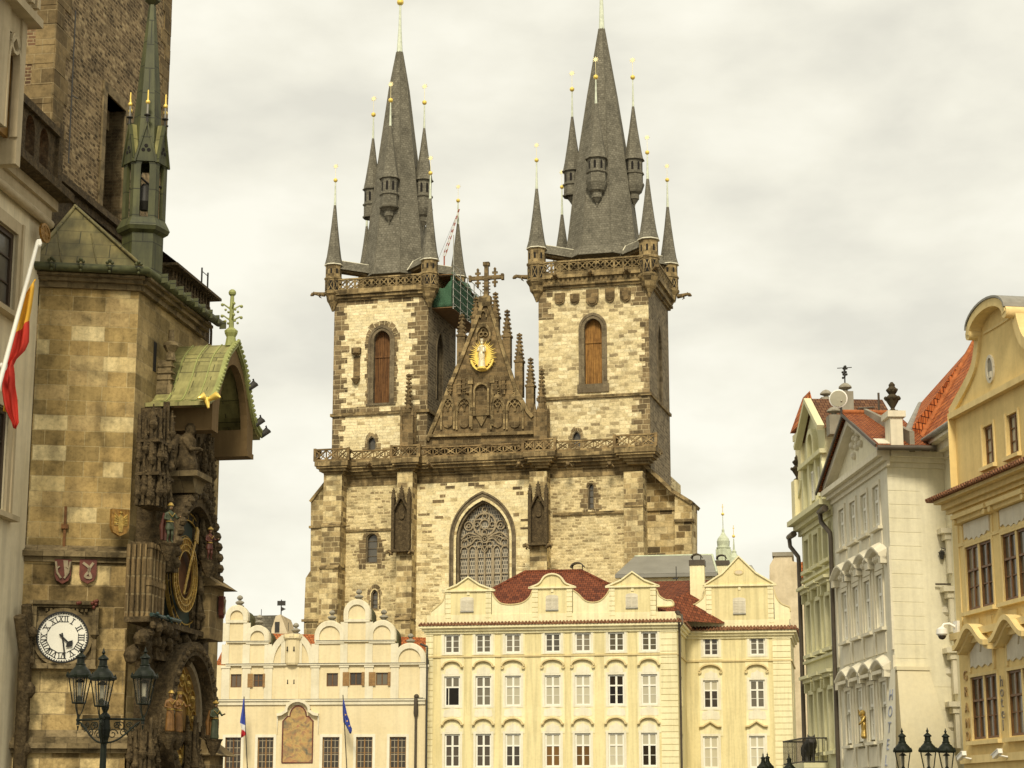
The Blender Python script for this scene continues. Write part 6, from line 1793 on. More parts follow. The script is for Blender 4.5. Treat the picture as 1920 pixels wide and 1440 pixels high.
# scalloped hoods: a wavy little roof over each window
def scallop(zbase, nm='scalloped_hood', s=1.0):
	for i, c in enumerate(cxs):
		w = LW / 4 * 0.55 * s
		out = [(c + w * q / 8, 0.42 * s * (0.5 + 0.5 * cos(pi * q / 8)) ** 0.65) for q in range(-8, 9)]
		mb = MB(); n = len(out); vs = []
		for (x, z) in out: vs += [(x, 0.0, zbase + z + 0.2), (x, -0.38 * s, zbase + z), (x, -0.38 * s, zbase + z - 0.07), (x, -0.25, zbase + z - 0.2), (x, 0.0, zbase + z - 0.28)]
		fs = []
		for k_ in range(n - 1):
			for j in range(4): fs.append((k_ * 5 + j, k_ * 5 + j + 1, (k_ + 1) * 5 + j + 1, (k_ + 1) * 5 + j))
		fs.append((4, 3, 2, 1, 0)); fs.append(tuple((n - 1) * 5 + j for j in range(5)))
		mb.add(vs, fs[:4 * (n - 1)], 0, False); mb.add(vs, fs[4 * (n - 1):], 0)
		mb.box(c - w * 1.0, c - w * 0.72, -0.3, 0.0, zbase - 0.4, zbase - 0.12, 0); mb.box(c + w * 0.72, c + w, -0.3, 0.0, zbase - 0.4, zbase - 0.12, 0)
		mb.build(nm, M['white trim'], white)
scallop(rows[1][1] + 0.72); scallop(rows[2][1] + 0.5, s=0.9)
mb = MB()
for c in cxs: mb.box(c - 0.75, c + 0.75, -0.3, 0.02, rows[2][1] + 0.28, rows[2][1] + 0.42)
mb.build('window_ledge', M['white trim'], fac)
# gilded ornament between two windows of the lower row
g0 = wp(1627, 1385); g1 = wp(1627, 1332); xg = g0[0]
orn = thing('gilded_statue', 'small gilded standing figure fixed between lower windows of the white house', 'statue', WH, (xg, -0.1, g0[1]))
mb = MB(); H = g1[1] - g0[1]
mb.rings([(0.12, 0.0), (0.22, 0.08 * H), (0.16, 0.3 * H), (0.2, 0.5 * H), (0.15, 0.62 * H), (0.22, 0.78 * H), (0.08, 0.84 * H)], 0, -0.06, 8, 0, 0, True, 1, 0.6)
mb.ball((0, -0.08, 0.92 * H), 0.12, 8); mb.tube([(0.18, -0.06, 0.76 * H), (0.28, -0.2, 0.58 * H), (0.08, -0.26, 0.5 * H)], [0.07, 0.06, 0.04], 6); mb.tube([(-0.18, -0.06, 0.76 * H), (-0.28, -0.15, 0.9 * H), (-0.2, -0.2, 1.04 * H)], [0.07, 0.05, 0.03], 6)
mb.build('figure', M['gilded'], orn)
# end wall facing the camera, with the tapering ivory buttress at its foot
LS = 9.5
mb = MB(); M_ = Matrix.Rotation(WS.t - WH.t, 4, 'Z')
mb.M = M_; mb.wall(0, LS, 0.1, zC_, 0, [], 0.3); mb.main(); mb.M = None
mb.build('end_wall', M['white plaster'], white)
mb = MB(); mb.M = M_
z = 5.0
while z < zC_ - 0.3: mb.box(0.0, 1.35, -0.014, 0.05, z, z + 0.52); z += 0.56
for zz in (4.0, 4.9, 5.8, 6.7): mb.box(1.4, LS, -0.014, 0.05, zz, zz + 0.84)
mb.M = None; mb.build('quoins', M['white plaster'], white)
zt_ = WS.Z(1676, 1257); xt = WS.X(1738, 1262)
mb = MB(); mb.M = M_
mb.add([(-0.02, -0.25, zt_), (xt, -0.25, zt_), (xt + 0.05, 0.1, zt_), (-0.02, 0.1, zt_), (-0.4, -1.7, 0.1), (xt + 1.3, -1.7, 0.1), (xt + 1.3, 0.1, 0.1), (-0.4, 0.1, 0.1)],
       [(4, 5, 1, 0), (0, 1, 2, 3), (5, 6, 2, 1), (7, 4, 0, 3)])
mb.box(-0.06, xt + 0.06, -0.3, 0.1, zt_, zt_ + 0.14)
mb.M = None; butt = mb.build('buttress', M['ivory panel'], white)
# lettering HOTEL running down the street edge of the buttress
def text_obj(name, body, size, mat, parent, depth=0.012):
	cu = bpy.data.curves.new(name, 'FONT'); cu.body = body; cu.size = size; cu.extrude = depth; cu.align_x = 'CENTER'; cu.align_y = 'CENTER'
	tmp = bpy.data.objects.new(name + '_tmp', cu); COL.objects.link(tmp)
	dg = bpy.context.evaluated_depsgraph_get(); me = bpy.data.meshes.new_from_object(tmp.evaluated_get(dg))
	bpy.data.objects.remove(tmp); me.name = name
	me.materials.clear(); me.materials.append(M[mat])
	o = bpy.data.objects.new(name, me); COL.objects.link(o); o.parent = parent
	return o
zt2 = zt_
T1, B1, T2, B2 = Vector((0.26, -0.06, zt2 + 0.05)), Vector((1.9, -0.72, 0.1)), Vector((-0.3, -0.10, zt2 + 0.05)), Vector((-1.0, -1.0, 0.1))
mb = MB(); mb.add([T1, B1, B2, T2, (-1.0, 0.1, 0.1), (-0.3, 0.1, zt2)], [(0, 3, 2), (0, 2, 1), (3, 5, 4, 2)])
mb.build('buttress_flank', M['white facade'], white)
for i, (ch, u, v) in enumerate((('H', 1671.5, 1304), ('O', 1670, 1335), ('T', 1668, 1365), ('E', 1665.5, 1397), ('L', 1662.5, 1427))):
	# plane of the flank: through the upper edge and the foot
	A, B, Cc = T1, B1, B2
	n = (B - A).cross(Cc - A).normalized()
	c = WH.loc((0, 0, EYE)); d = ray(u, v); dl = Vector((d.dot(WH.ax), d.dot(WH.ay), d.z))
	t = (A - c).dot(n) / dl.dot(n); P = c + dl * t
	if n.dot(c - A) < 0: n = -n
	o = text_obj('letter', ch, 0.62, 'letter blue', white)
	ex = Vector((1, 0, 0)) - n * n.x; ex.normalize(); ey = n.cross(ex)
	if ey.z < 0: ex, ey = -ex, -ey
	o.matrix_local = Matrix((( ex.x, ey.x, n.x, P.x + n.x * 0.015), (ex.y, ey.y, n.y, P.y + n.y * 0.015), (ex.z, ey.z, n.z, P.z + n.z * 0.015), (0, 0, 0, 1)))
# cornice and pediment
mb = MB()
def corn2(mb, xa, xb, y, z, pr=((0.10, -0.5, -0.3), (0.28, -0.297, -0.12), (0.5, -0.117, 0.12)), ext=0.0):
	for o_, za, zb in pr: mb.box(xa - o_ * ext, xb + o_ * ext, y - o_, y + 0.02, z + za, z + zb)
corn2(mb, xW0, 0.45, 0, zC_)
mb.M = M_; corn2(mb, 0.0, LS, 0, zC_ - 0.004); mb.M = None
mb.build('cornice', M['white trim'], white)
ap = wp(1578, 770); eL = wp(1553, 938, -0.5); eR = wp(1656, 852, -0.5)
zp_ = zC_ + 0.14; xa, xb = xW0 + 0.1, 0.3; xm = (xa + xb) / 2
zr_ = WH.Z(1588, 766, -0.62); za = zr_ - 0.5
mb = MB(); mb.prism([(xa, zp_), (xb, zp_), (xm, za)], 0.0, 0.4); ped = mb.build('pediment', M['white plaster'], white)
mb = MB()
ribbon(mb, [(xa - 0.1, zp_ + 0.1), (xm, za + 0.15), (xb + 0.1, zp_ + 0.1)], 0.34, -0.42, 0.4)
for q in range(9):
	a = 2.4 * q; r = 0.25 + 0.13 * q; mb.ball((xm + r * cos(a) * 1.0, -0.04, zp_ + 1.35 + r * sin(a) * 0.55), 0.17, 8)
mb.build('pediment_relief', M['stucco white'], ped)
mb = MB()                                              # dark boarded eave edge
ribbon(mb, [(xa - 0.65, zp_ - 0.05), (xm, za + 0.40), (xb + 0.5, zp_ + 0.1)], 0.13, -0.66, -0.58); mb.build('verge_board', M['pipe brown'], ped)
# roof: ridge runs back from the pediment
D = 1.75
mb = MB()
mb.add([(xa - 0.6, -0.62, zp_ + 0.02), (xb + 0.62, -0.62, zp_ + 0.02), (xm, -0.62, zr_), (xm, D, zr_), (xb + 0.62, D, zp_ + 0.02), (xa - 0.6, D, zp_ + 0.02)], [(1, 4, 3, 2), (0, 2, 3, 5), (4, 5, 3)])
rf = mb.build('roof', M['flat tile'], white)
mb = MB(); mb.tube([(xm, -0.6, zr_ + 0.03), (xm, D, zr_ + 0.03)], 0.12, 6); mb.build('ridge_tiles', M['terracotta'], rf)
mb = MB(); mb.M = Matrix.Translation((xb + 0.62, 0, 0)) @ Matrix.Rotation(pi / 2, 4, 'Z')
mb.M = None
mb.tube([(xb + 0.68, -0.6, zp_ - 0.02), (xb + 0.68, D, zp_ - 0.02)], 0.11, 8, 1)
y0 = WH.ux(1668, 838, xb)[0]
mb.build('gutter', [M['pipe brown'], M['pipe brown']], rf)
# parapet block with urn, and the flashing line of a party wall
yb_ = 2.6; 
mb = MB(); xu = xb + 0.35
ya_, yb2 = 0.05, 0.55; z1 = zp_ + 1.55
mb.box(xu - 0.9, xu, ya_, yb2, zp_ + 0.1, z1 - 0.25); mb.box(xu - 1.0, xu + 0.1, ya_ - 0.12, yb2 + 0.12, z1 - 0.25, z1)
blk = mb.build('parapet_block', M['white trim'], white)
def flame_urn(x, y, z, s, parent, mat='dark urn stone'):
	mb = MB()
	mb.box(x - 0.3 * s, x + 0.3 * s, y - 0.3 * s, y + 0.3 * s, z - 0.02, z + 0.2 * s)
	mb.rings([(0.22 * s, z + 0.2 * s), (0.14 * s, z + 0.38 * s), (0.42 * s, z + 0.85 * s), (0.56 * s, z + 1.15 * s), (0.40 * s, z + 1.28 * s), (0.24 * s, z + 1.42 * s), (0.38 * s, z + 1.62 * s), (0.34 * s, z + 1.85 * s), (0.22 * s, z + 2.0 * s), (0.24 * s, z + 2.15 * s), (0.08 * s, z + 2.35 * s)], x, y, 10, 0, 0, True)
	for q in range(8):
		a = 2 * pi * q / 8; mb.ball((x + 0.5 * s * cos(a), y + 0.5 * s * sin(a), z + 1.12 * s), 0.15 * s, 6)
		mb.ball((x + 0.33 * s * cos(a + 0.4), y + 0.33 * s * sin(a + 0.4), z + 1.75 * s), 0.12 * s, 6)
	return mb.build('urn', M[mat], parent)
flame_urn(xu - 0.5, (ya_ + yb2) / 2, z1, 0.55, blk)
mb = MB(); yq = yb2 + 0.5
mb.add([(xm - 0.05, yq - 0.75, zr_ + 0.22), (xb + 0.2, yq - 0.2, zp_ + 0.75), (xb + 0.2, yq, zp_ + 0.75), (xm - 0.05, yq - 0.6, zr_ + 0.22), (xm - 0.05, yq - 0.75, zr_ - 0.4), (xb + 0.2, yq - 0.2, zp_ - 0.1), (xb + 0.2, yq, zp_ - 0.1), (xm - 0.05, yq - 0.6, zr_ - 0.4)], [(0, 1, 2, 3), (4, 5, 1, 0), (6, 7, 3, 2), (5, 6, 2, 1)])
mb.build('fire_wall', M['grey stone'], rf)
mb = MB(); mb.tube([(xm, 1.0, zr_), (xm, 1.0, zr_ + 0.9)], 0.05, 6); mb.tube([(xm, 0.1, zr_ + 0.2), (xm, 0.8, zr_ + 0.25)], 0.05, 6); mb.tube([(xm, 0.1, zr_), (xm, 0.1, zr_ + 0.2)], 0.04, 5)
mb.build('vent_pipe', M['pipe brown'], rf)

# ------------------------------------------------------------------ green house
GR = WH
green = thing('green_house', 'pale green narrow house with a stepped baroque gable, corner balcony and dark downpipes', 'house', WH)
gx0, gx1 = wp(1506, 1150)[0], xW0 - 0.02; LG = gx1 - gx0
zg = wp(1540, 955)[1]
def gz(u, v): return wp(u, v)[1]
grow = [(gz(1566, 1035), gz(1566, 978)), (gz(1566, 1205), gz(1566, 1110)), (gz(1566, 1402), gz(1566, 1290))]
gc = [gx0 + LG * f for f in (0.2, 0.5, 0.8)]
hs = [(c - 0.5, c + 0.5, a, b) for (a, b) in grow for c in gc]
mb = MB(); mb.wall(gx0, gx1, 0.1, zg, 0.05, hs, 0.3)
mb.box(gx0, gx1, 0.45, 11, 0.1, zg); gf = mb.build('facade', M['green plaster'], green)
for h in hs: casement('window', 1.0, h[3] - h[2], 'white frame', 'glass grey', green, (h[0] + h[1]) / 2, 0.2, h[2], 1, (0.3,), 0.11, 0.66)
mb = MB()
for j, (a, b) in enumerate(grow):
	for c in gc:
		for xx in (c - 0.72, c + 0.5): mb.box(xx, xx + 0.22, -0.07, 0.07, a - 0.12, b + 0.2)
		mb.box(c - 0.5, c + 0.5, -0.07, 0.07, b, b + 0.2); mb.box(c - 0.8, c + 0.8, -0.2, 0.07, a - 0.28, a - 0.12)
		if j > 0:
			mb.box(c - 0.95, c + 0.95, -0.42, 0.07, b + 0.72, b + 0.86); mb.box(c - 0.85, c + 0.85, -0.25, 0.07, b + 0.55, b + 0.717)
			for xx in (c - 0.8, c + 0.62): mb.box(xx, xx + 0.18, -0.2, 0.07, b + 0.1, b + 0.55)
mb.box(gx0, gx1, -0.12, 0.06, grow[2][1] + 1.5, grow[2][1] + 1.62); mb.box(gx0, gx1, -0.1, 0.06, grow[0][0] - 0.6, grow[0][0] - 0.5)
mb.build('window_trim', M['green trim'], gf)
mb = MB(); corn2(mb, gx0 - 0.3, gx1, 0.05, zg, ((0.12, -0.6, -0.36), (0.36, -0.357, -0.12), (0.66, -0.117, 0.12))); mb.build('cornice', M['green trim'], green)
# gable: two storeys with volutes, windows, arched niche and a tiled pediment
cg = (gx0 + gx1) / 2
z0 = zg + 0.12; z1 = gz(1530, 838); z2 = gz(1530, 800); z3 = gz(1536, 752)
z1 = zg + 2.6; z2 = zg + 3.7; z3 = zg + 5.3
hwg = LG * 0.33
mb = MB()
vl = curve([(cg - LG * 0.48, z0), (cg - LG * 0.46, z0 + 0.9), (cg - LG * 0.37, z0 + 1.5), (cg - hwg, z0 + 1.9)])
vr = [(2 * cg - p[0], p[1]) for p in vl][::-1]
mb.prism([(cg - LG * 0.48, z0), (cg + LG * 0.48, z0)] + vr[0:0] + [(cg + LG * 0.46, z0 + 0.9), (cg + LG * 0.37, z0 + 1.5), (cg + hwg, z0 + 1.9), (cg + hwg, z2), (cg, z3), (cg - hwg, z2), (cg - hwg, z0 + 1.9), (cg - LG * 0.37, z0 + 1.5), (cg - LG * 0.46, z0 + 0.9)], 0.05, 0.7)
gg = mb.build('gable', M['green plaster'], green)
mb = MB()
ribbon(mb, [(cg - hwg - 0.35, z2 - 0.1), (cg, z3 + 0.12), (cg + hwg + 0.35, z2 - 0.1)], 0.24, -0.4, -0.06)
mb.box(cg - hwg - 0.2, cg + hwg + 0.2, -0.28, 0.06, z1 - 0.15, z1 + 0.05)
for f in (-1, -0.35, 0.35, 1):
	xx = cg + f * (hwg - 0.18); mb.box(xx - 0.16, xx + 0.16, -0.14, 0.06, z0 + 0.2, z1 - 0.15)
arch_band(mb, cg, z1 + 0.1, z1 + 0.65, 0.55, 0.55, 0.2, -0.2, 0.06, 'round')
ribbon(mb, vl, 0.22, -0.2, 0.1); ribbon(mb, [(2 * cg - p[0], p[1]) for p in vl], 0.22, -0.2, 0.1)
mb.build('gable_trim', M['green trim'], gg)
for s_ in (-0.8, 0.8):
	casement('gable_window', 0.8, 1.4, 'white frame', 'glass grey', gg, cg + s_ * 0.75, -0.04, z0 + 0.55, 1, (0.35, 0.7), 0.1)
mb = MB()                                             # tiled saddle roof behind the gable
mb.add([(cg - hwg - 0.5, -0.1, z2 - 0.15), (cg + hwg + 0.5, -0.1, z2 - 0.15), (cg, -0.1, z3 + 0.22), (cg, 3.4, z3 + 0.22), (cg + hwg + 0.5, 3.4, z2 - 0.15), (cg - hwg - 0.5, 3.4, z2 - 0.15)], [(1, 4, 3, 2), (0, 2, 3, 5)])
gr_ = mb.build('gable_roof', M['brown tile'], green)
mb = MB(); mb.add([(gx0 - 0.2, 0.7, z0), (gx1 + 0.1, 0.7, z0), (gx1 + 0.1, 9, z0 + 4), (gx0 - 0.2, 9, z0 + 4)], [(0, 1, 2, 3)]); mb.build('roof', M['brown tile'], green)
def ball_finial(u, v0, v1, y, r, parent, mat='grey stone'):
	p = WH.uv(u, v0, y); q = WH.uv(u, v1, y)
	mb = MB(); h = q[1] - p[1]
	mb.box(p[0] - 0.35, p[0] + 0.35, y - 0.3, y + 0.3, p[1] - 0.9, p[1]); mb.rings([(0.2, p[1]), (0.1, p[1] + 0.12), (r, p[1] + h * 0.45), (r * 0.95, p[1] + h * 0.6), (r * 0.5, p[1] + h * 0.88), (0.03, q[1])], p[0], y, 12, 0, 0, True)
	return mb.build('ball_finial', M[mat], parent), p
ball_finial(1549, 747, 730, 1.2, 0.3, gg); 
bf, pb = ball_finial(1585, 736, 717, 1.4, 0.32, gg)
ball_finial(1564, 780, 762, 0.2, 0.34, gg)
# stone chest top with copper lid between the balls
mb = MB(); a = WH.uv(1556, 762, 1.3); b = WH.uv(1582, 735, 1.3)
xx0 = WH.X(1570, 750, 1.9) - 1.3; xx1 = xx0 + 2.6; mb.box(xx0 + 0.2, xx1 - 0.2, 1.5, 2.3, a[1] - 0.8, a[1] + 0.2)
mb.add([(xx0, 1.4, a[1] + 0.2), (xx1, 1.4, a[1] + 0.2), (xx1, 1.9, b[1] + 0.1), (xx0, 1.9, b[1] + 0.1), (xx1, 2.4, a[1] + 0.2), (xx0, 2.4, a[1] + 0.2)], [(0, 1, 2, 3), (1, 4, 2), (4, 5, 3, 2), (5, 0, 3)], 1)
mb.build('roof_lantern', [M['green trim'], M['verdigris']], gg)
# iron weathervane on the rear ball
mb = MB(); x, y = pb[0], 1.4; za, zb = WH.uv(1585, 717, y)[1], WH.uv(1585, 684, y)[1]
mb.tube([(x, y, za - 0.1), (x, y, zb)], 0.035, 5)
for q in range(4):
	zz = za + (zb - za) * (0.35 + 0.17 * q); L_ = (0.38, 0.26, 0.42, 0.2)[q]
	mb.tube([(x - L_, y - 0.02, zz), (x + L_, y + 0.02, zz + 0.05)], 0.022, 4)
	for s_ in (-1, 1): mb.ball((x + s_ * L_, y, zz + 0.03), 0.06, 6); mb.tube([(x, y, zz - 0.12), (x + s_ * 0.18, y, zz + 0.1)], 0.02, 4)
mb.tube([(x, y - 0.35, za + 0.7), (x, y + 0.35, za + 0.75)], 0.02, 4)
mb.build('weathervane', M['iron'], gg)
# round white floodlight on the ridge
fl = thing('floodlight', 'round white dish floodlight on the roof edge beside the pediment tip', 'floodlight', WH, (wp(1572, 748, -0.45)[0], -0.45, wp(1572, 748, -0.45)[1]))
mb = MB(); mb.M = Matrix.Rotation(radians(80), 4, 'X') @ Matrix.Rotation(radians(-22), 4, 'Y')
mb.M = Matrix.Rotation(radians(70), 4, 'Z') @ Matrix.Rotation(radians(88), 4, 'X')
mb.rings([(0.05, -0.25), (0.24, -0.16), (0.38, 0.0), (0.41, 0.03), (0.38, 0.05)], 0, 0, 18, 0, 0, True)
mb.M = None; mb.build('reflector', M['white paint'], fl)
mb = MB(); mb.M = Matrix.Rotation(radians(70), 4, 'Z') @ Matrix.Rotation(radians(88), 4, 'X'); mb.rings([(0.36, 0.045), (0.36, 0.07), (0.1, 0.10)], 0, 0, 18, 0); mb.ball((0.14, -0.12, 0.1), 0.05, 6); mb.M = None
mb.build('lens', M['lamp glass'], fl)
mb = MB(); mb.tube([(0.0, 0.1, -0.3), (0.02, 0.12, -0.9)], 0.05, 6); mb.build('bracket', M['iron'], fl)
# square stair turret with an orange tiled top at the far edge, and stone vases on the parapet
mb = MB(); yq = -0.1; xq0, xq1 = gx0 - 0.2, gx0 + 1.1
k_z = (WH.loc(at(1512, 803, 95.5)).z, WH.loc(at(1512, 737, 95.5)).z); zt0, zt1 = k_z
mb.box(xq0, xq1, yq, yq + 0.6, zg, zt0 - 0.1); mb.box(xq0 - 0.1, xq1 + 0.1, yq - 0.1, yq + 0.7, zt0 - 0.5, zt0 - 0.2)
ch_ = mb.build('chimney', M['yellow pale'], green)
mb = MB(); mb.add([(xq0 - 0.2, yq - 0.2, zt0 - 0.05), (xq1 + 0.2, yq - 0.2, zt0 - 0.05), (xq1 + 0.2, yq + 0.5, zt1), (xq0 - 0.2, yq + 0.5, zt1), (xq1 + 0.2, yq + 0.9, zt0 - 0.05), (xq0 - 0.2, yq + 0.9, zt0 - 0.05)], [(0, 1, 2, 3), (1, 4, 2), (4, 5, 3, 2), (5, 0, 3), (5, 4, 1, 0)])
mb.build('cap_roof', M['orange tile'], ch_)
p = WH.uv(1517, 900, 0.2); flame_urn(gx0 + 0.15, -0.1, WH.Z(1517, 885, -0.1), 0.55, green)
mb = MB(); mb.box(gx0 - 0.25, gx0 + 0.55, -0.35, 0.6, zg, WH.Z(1515, 886, -0.1)); mb.build('parapet_block', M['yellow pale'], green)
# downpipes with big hoppers
def hopper(x, y, ztop, parent):
	mb = MB()
	mb.tube([(x - 0.95, y - 0.42, ztop + 0.12), (x + 0.35, y - 0.42, ztop + 0.12)], [0.13, 0.16], 8)
	mb.tube([(x - 0.75, y - 0.42, ztop), (x - 0.7, y - 0.4, ztop - 0.35), (x, y - 0.16, ztop - 0.95), (x, y - 0.14, ztop - 1.2), (x, y - 0.14, 0.1)], 0.105, 8)
	return mb.build('downpipe', M['pipe brown'], parent)
hopper(gx1 + 0.06, 0.0, WH.Z(1548, 958, -0.4), white); hopper(gx0 + 0.02, 0.0, WH.Z(1496, 1001, -0.4), green)
# corner balcony
bzt = gz(1520, 1389); bz0 = gz(1520, 1432)
mb = MB(); bx0, bx1 = gx0 - 0.6, gx0 + LG * 0.62
mb.box(bx0, bx1, -1.1, 0.04, bz0 - 0.28, bz0 - 0.05); mb.box(bx0 + 0.15, bx1 - 0.15, -0.9, 0.04, bz0 - 0.55, bz0 - 0.283)
bal = mb.build('balcony', M['green trim'], green)
mb = MB()
for (p, q) in (((bx0 + 0.05, -1.05), (bx1 - 0.05, -1.05)), ((bx0 + 0.05, -1.05), (bx0 + 0.05, 0.0)), ((bx1 - 0.05, -1.05), (bx1 - 0.05, 0.0))):
	for zz in (bz0, bzt): mb.tube([(p[0], p[1], zz), (q[0], q[1], zz)], 0.035, 5)
	L_ = sqrt((q[0] - p[0]) ** 2 + (q[1] - p[1]) ** 2); n = max(2, int(L_ / 0.2))
	for i in range(n + 1): mb.tube([(p[0] + (q[0] - p[0]) * i / n, p[1] + (q[1] - p[1]) * i / n, bz0), (p[0] + (q[0] - p[0]) * i / n, p[1] + (q[1] - p[1]) * i / n, bzt)], 0.018, 4)
mb.build('railing', M['iron'], bal)
# dark animal sculpture standing on the balcony
an = thing('animal_sculpture', 'dark bulky animal sculpture standing behind the balcony railing of the green house', 'sculpture', WH, (bx1 - 1.15, -0.62, bz0 - 0.05))
mb = MB()
mb.tube([(-0.75, 0, 0.5), (-0.45, 0, 0.66), (0.0, 0, 0.68), (0.35, 0, 0.78), (0.62, 0, 0.98), (0.82, 0, 1.02)], [0.16, 0.3, 0.29, 0.31, 0.27, 0.16], 10)
for xx in (-0.5, 0.3):
	for s_ in (-0.15, 0.15): mb.tube([(xx, s_, 0.55), (xx - 0.05, s_, 0.28), (xx + 0.02, s_, 0.0)], [0.14, 0.09, 0.08], 7)
mb.tube([(-0.78, 0, 0.55), (-0.95, 0, 0.4), (-0.95, 0, 0.15)], [0.06, 0.045, 0.05], 6)
for s_ in (-0.12, 0.12): mb.tube([(0.62, s_, 1.16), (0.6, s_ * 1.4, 1.3)], [0.07, 0.03], 5)
o_ = mb.build('body', M['iron'], an); rm = o_.modifiers.new('join', 'REMESH'); rm.mode = 'VOXEL'; rm.voxel_size = 0.04; rm.use_smooth_shade = True

# ------------------------------------------------------------------ house between white and gold, set back
NB = Frame(1775, 1000, 79.5, -86.0)
nb = thing('recessed_house', 'set-back house with a large steep orange tiled hip roof between white and golden houses', 'house', NB)
zn = NB.Z(1760, 835, 0)
mb = MB(); mb.wall(-2.0, 16.0, 0.1, zn, 0, [], 0.2); mb.box(-2, 16, 0.3, 12, 0.1, zn - 0.1); nf = mb.build('facade', M['white plaster'], nb)
mb = MB()
corn2(mb, -2.0, 16, 0, zn, ((0.12, -0.75, -0.5), (0.4, -0.497, -0.2), (0.75, -0.197, 0.05)))
for v in (1005, 1115, 1230, 1330):
	z = NB.Z(1772, v, 0); mb.box(-0.9, 0.7, -0.42, 0.02, z, z + 0.2); mb.box(-0.8, 0.6, -0.25, 0.02, z - 0.25, z - 0.003); mb.box(-0.75, -0.5, -0.16, 0.02, z - 1.6, z - 0.26); mb.box(0.3, 0.55, -0.16, 0.02, z - 1.6, z - 0.26)
	mb.ball((-0.1, -0.15, z - 0.7), 0.25, 8)
mb.build('window_trim', M['white trim'], nf)
mb = MB()
def on_slope(u, v, lift=0.06):
	c = WH.loc((0, 0, EYE)); d = ray(u, v); dl = Vector((d.dot(WH.ax), d.dot(WH.ay), d.z)); kx_ = (zr_ - zp_) / (xb + 0.62 - xm)
	t = (zr_ + lift - (c.x - xm) * kx_ - c.z) / (dl.z + dl.x * kx_); p = c + dl * t
	return NB.loc(WH.pt(p.x, p.y, p.z))
v1 = on_slope(1725, 757); v2 = on_slope(1703, 812)
E1 = NB.loc(at(1734, 840, 80.5)); R = NB.loc(at(1829, 640, 84.0)); zE = zn + 0.05
e1 = (NB.loc(at(1734, 840, 80.6)).x, -0.75, zE); e2 = (16.0, -0.75, zE)
r1 = (R.x, R.y, R.z); r2 = (16.0, R.y, R.z)
e3 = tuple(v2)
mb.add([e1, e2, r2, r1, v2, v1], [(0, 1, 2, 3), (4, 0, 3), (4, 3, 5)])
e4 = (v1.x, R.y + 6, zE); mb.add([v1, r1, e4], [(0, 1, 2)]); mb.add([r1, r2, (16, R.y + 6, zE), e4], [(0, 1, 2, 3)])
rf = mb.build('roof', M['orange tile'], nb)
mb = MB(); mb.tube([e1, r1], 0.16, 6); mb.tube([r1, r2], 0.16, 6); mb.build('hip_tiles', M['terracotta'], rf)
mb = MB(); mb.tube([(e1[0], -0.82, zE), (16, -0.82, zE)], 0.12, 8); mb.tube([v1, v2, e1], [0.1, 0.2, 0.22], 6); mb.build('gutter', M['lead grey'], rf)
mb = MB()
for z_, x_ in ((NB.Z(1778, 1027, -0.7), 0.2),):
	mb.tube([(x_, 0, z_ + 0.2), (x_, -0.3, z_ + 0.3), (x_, -0.3, z_ + 0.2)], 0.02, 5); mb.rings([(0.06, z_ - 0.16), (0.12, z_ + 0.09), (0.15, z_ + 0.10), (0.05, z_ + 0.2)], x_, -0.3, 6)
wl = mb.build('wall_lantern', M['iron'], None); wl.location = nb.location; wl.rotation_euler = nb.rotation_euler
tag(wl, 'small dark wall lantern on a curved bracket, on the set-back pale house', 'lantern')
mb = MB(); z_ = NB.Z(1778, 1087, -0.5); mb.box(0.2, 0.25, -0.62, 0.0, z_ - 0.05, z_ + 0.02); mb.box(-0.3, -0.25, -0.6, 0.0, z_ + 0.12, z_ + 0.2); mb.build('flag_bracket', M['pipe brown'], nb)
mb = MB(); z_ = NB.Z(1778, 1388, -0.5); mb.box(-0.2, 0.0, -1.0, 0, z_ - 0.5, z_ + 0.45); mb.box(-0.22, 0.02, -1.02, 0, z_ - 0.05, z_ + 0.1, 1)
sg = mb.build('hanging_sign', [M['paper sign'], M['white paint']], None); sg.location = nb.location; sg.rotation_euler = nb.rotation_euler
tag(sg, 'small red projecting sign low on the pale wall beside the golden house', 'sign')

# ------------------------------------------------------------------ golden house
GO = Frame(1787, 1000, 66.0, -81.1)
gold = thing('golden_house', 'golden ochre hotel front with a scrolled gable, brown windows and vertical lettering', 'house', GO)
def op(u, v, y=0.0): return GO.uv(u, v, y)
def oz(u, v, y=0.0): return op(u, v, y)[1]
XG = 14.0
zlc = oz(1850, 896)                                     # top of the tile ledge
zat = oz(1850, 742)                                     # ledge below the gable
W2 = [((op(1812, 1090)[0] + op(1863, 1085)[0]) / 2, ), ]
def gwin(ul, ur, vt, vb, um): 
	a, b = op(ul, (vt + vb) / 2)[0], op(ur, (vt + vb) / 2)[0]; return (a, b, oz(um, vb), oz(um, vt))
w21 = gwin(1812, 1862, 1018, 1140, 1836); w22 = gwin(1880, 1936, 990, 1125, 1880 + 20)
w11 = gwin(1822, 1872, 1266, 1385, 1846); w12 = gwin(1889, 1945, 1252, 1378, 1905)
at1 = gwin(1830, 1851, 796, 870, 1840); at2 = gwin(1874, 1895, 770, 848, 1884)
pitch = w22[0] - w21[0]
def same(h, k_, ref): return (h[0] + pitch * k_, h[1] + pitch * k_, ref[2], ref[3])
row2 = [same(w21, i, w21) for i in range(4)]; row1 = [same(w11, i, w11) for i in range(4)]
row2 = [(a, a + (w21[1] - w21[0]), c, d) for a, b, c, d in row2]
pa = at2[0] - at1[0]; wa = (at1[1] - at1[0] + at2[1] - at2[0]) / 2
rowa = [(at1[0] + pa * i, at1[0] + pa * i + wa, at1[2], at1[3]) for i in range(4)]
mb = MB()
mb.wall(0, XG, 0.1, zlc, 0, row2 + row1, 0.3)
mb.wall(0, XG, zlc, zat, 0.25, rowa, 0.25)
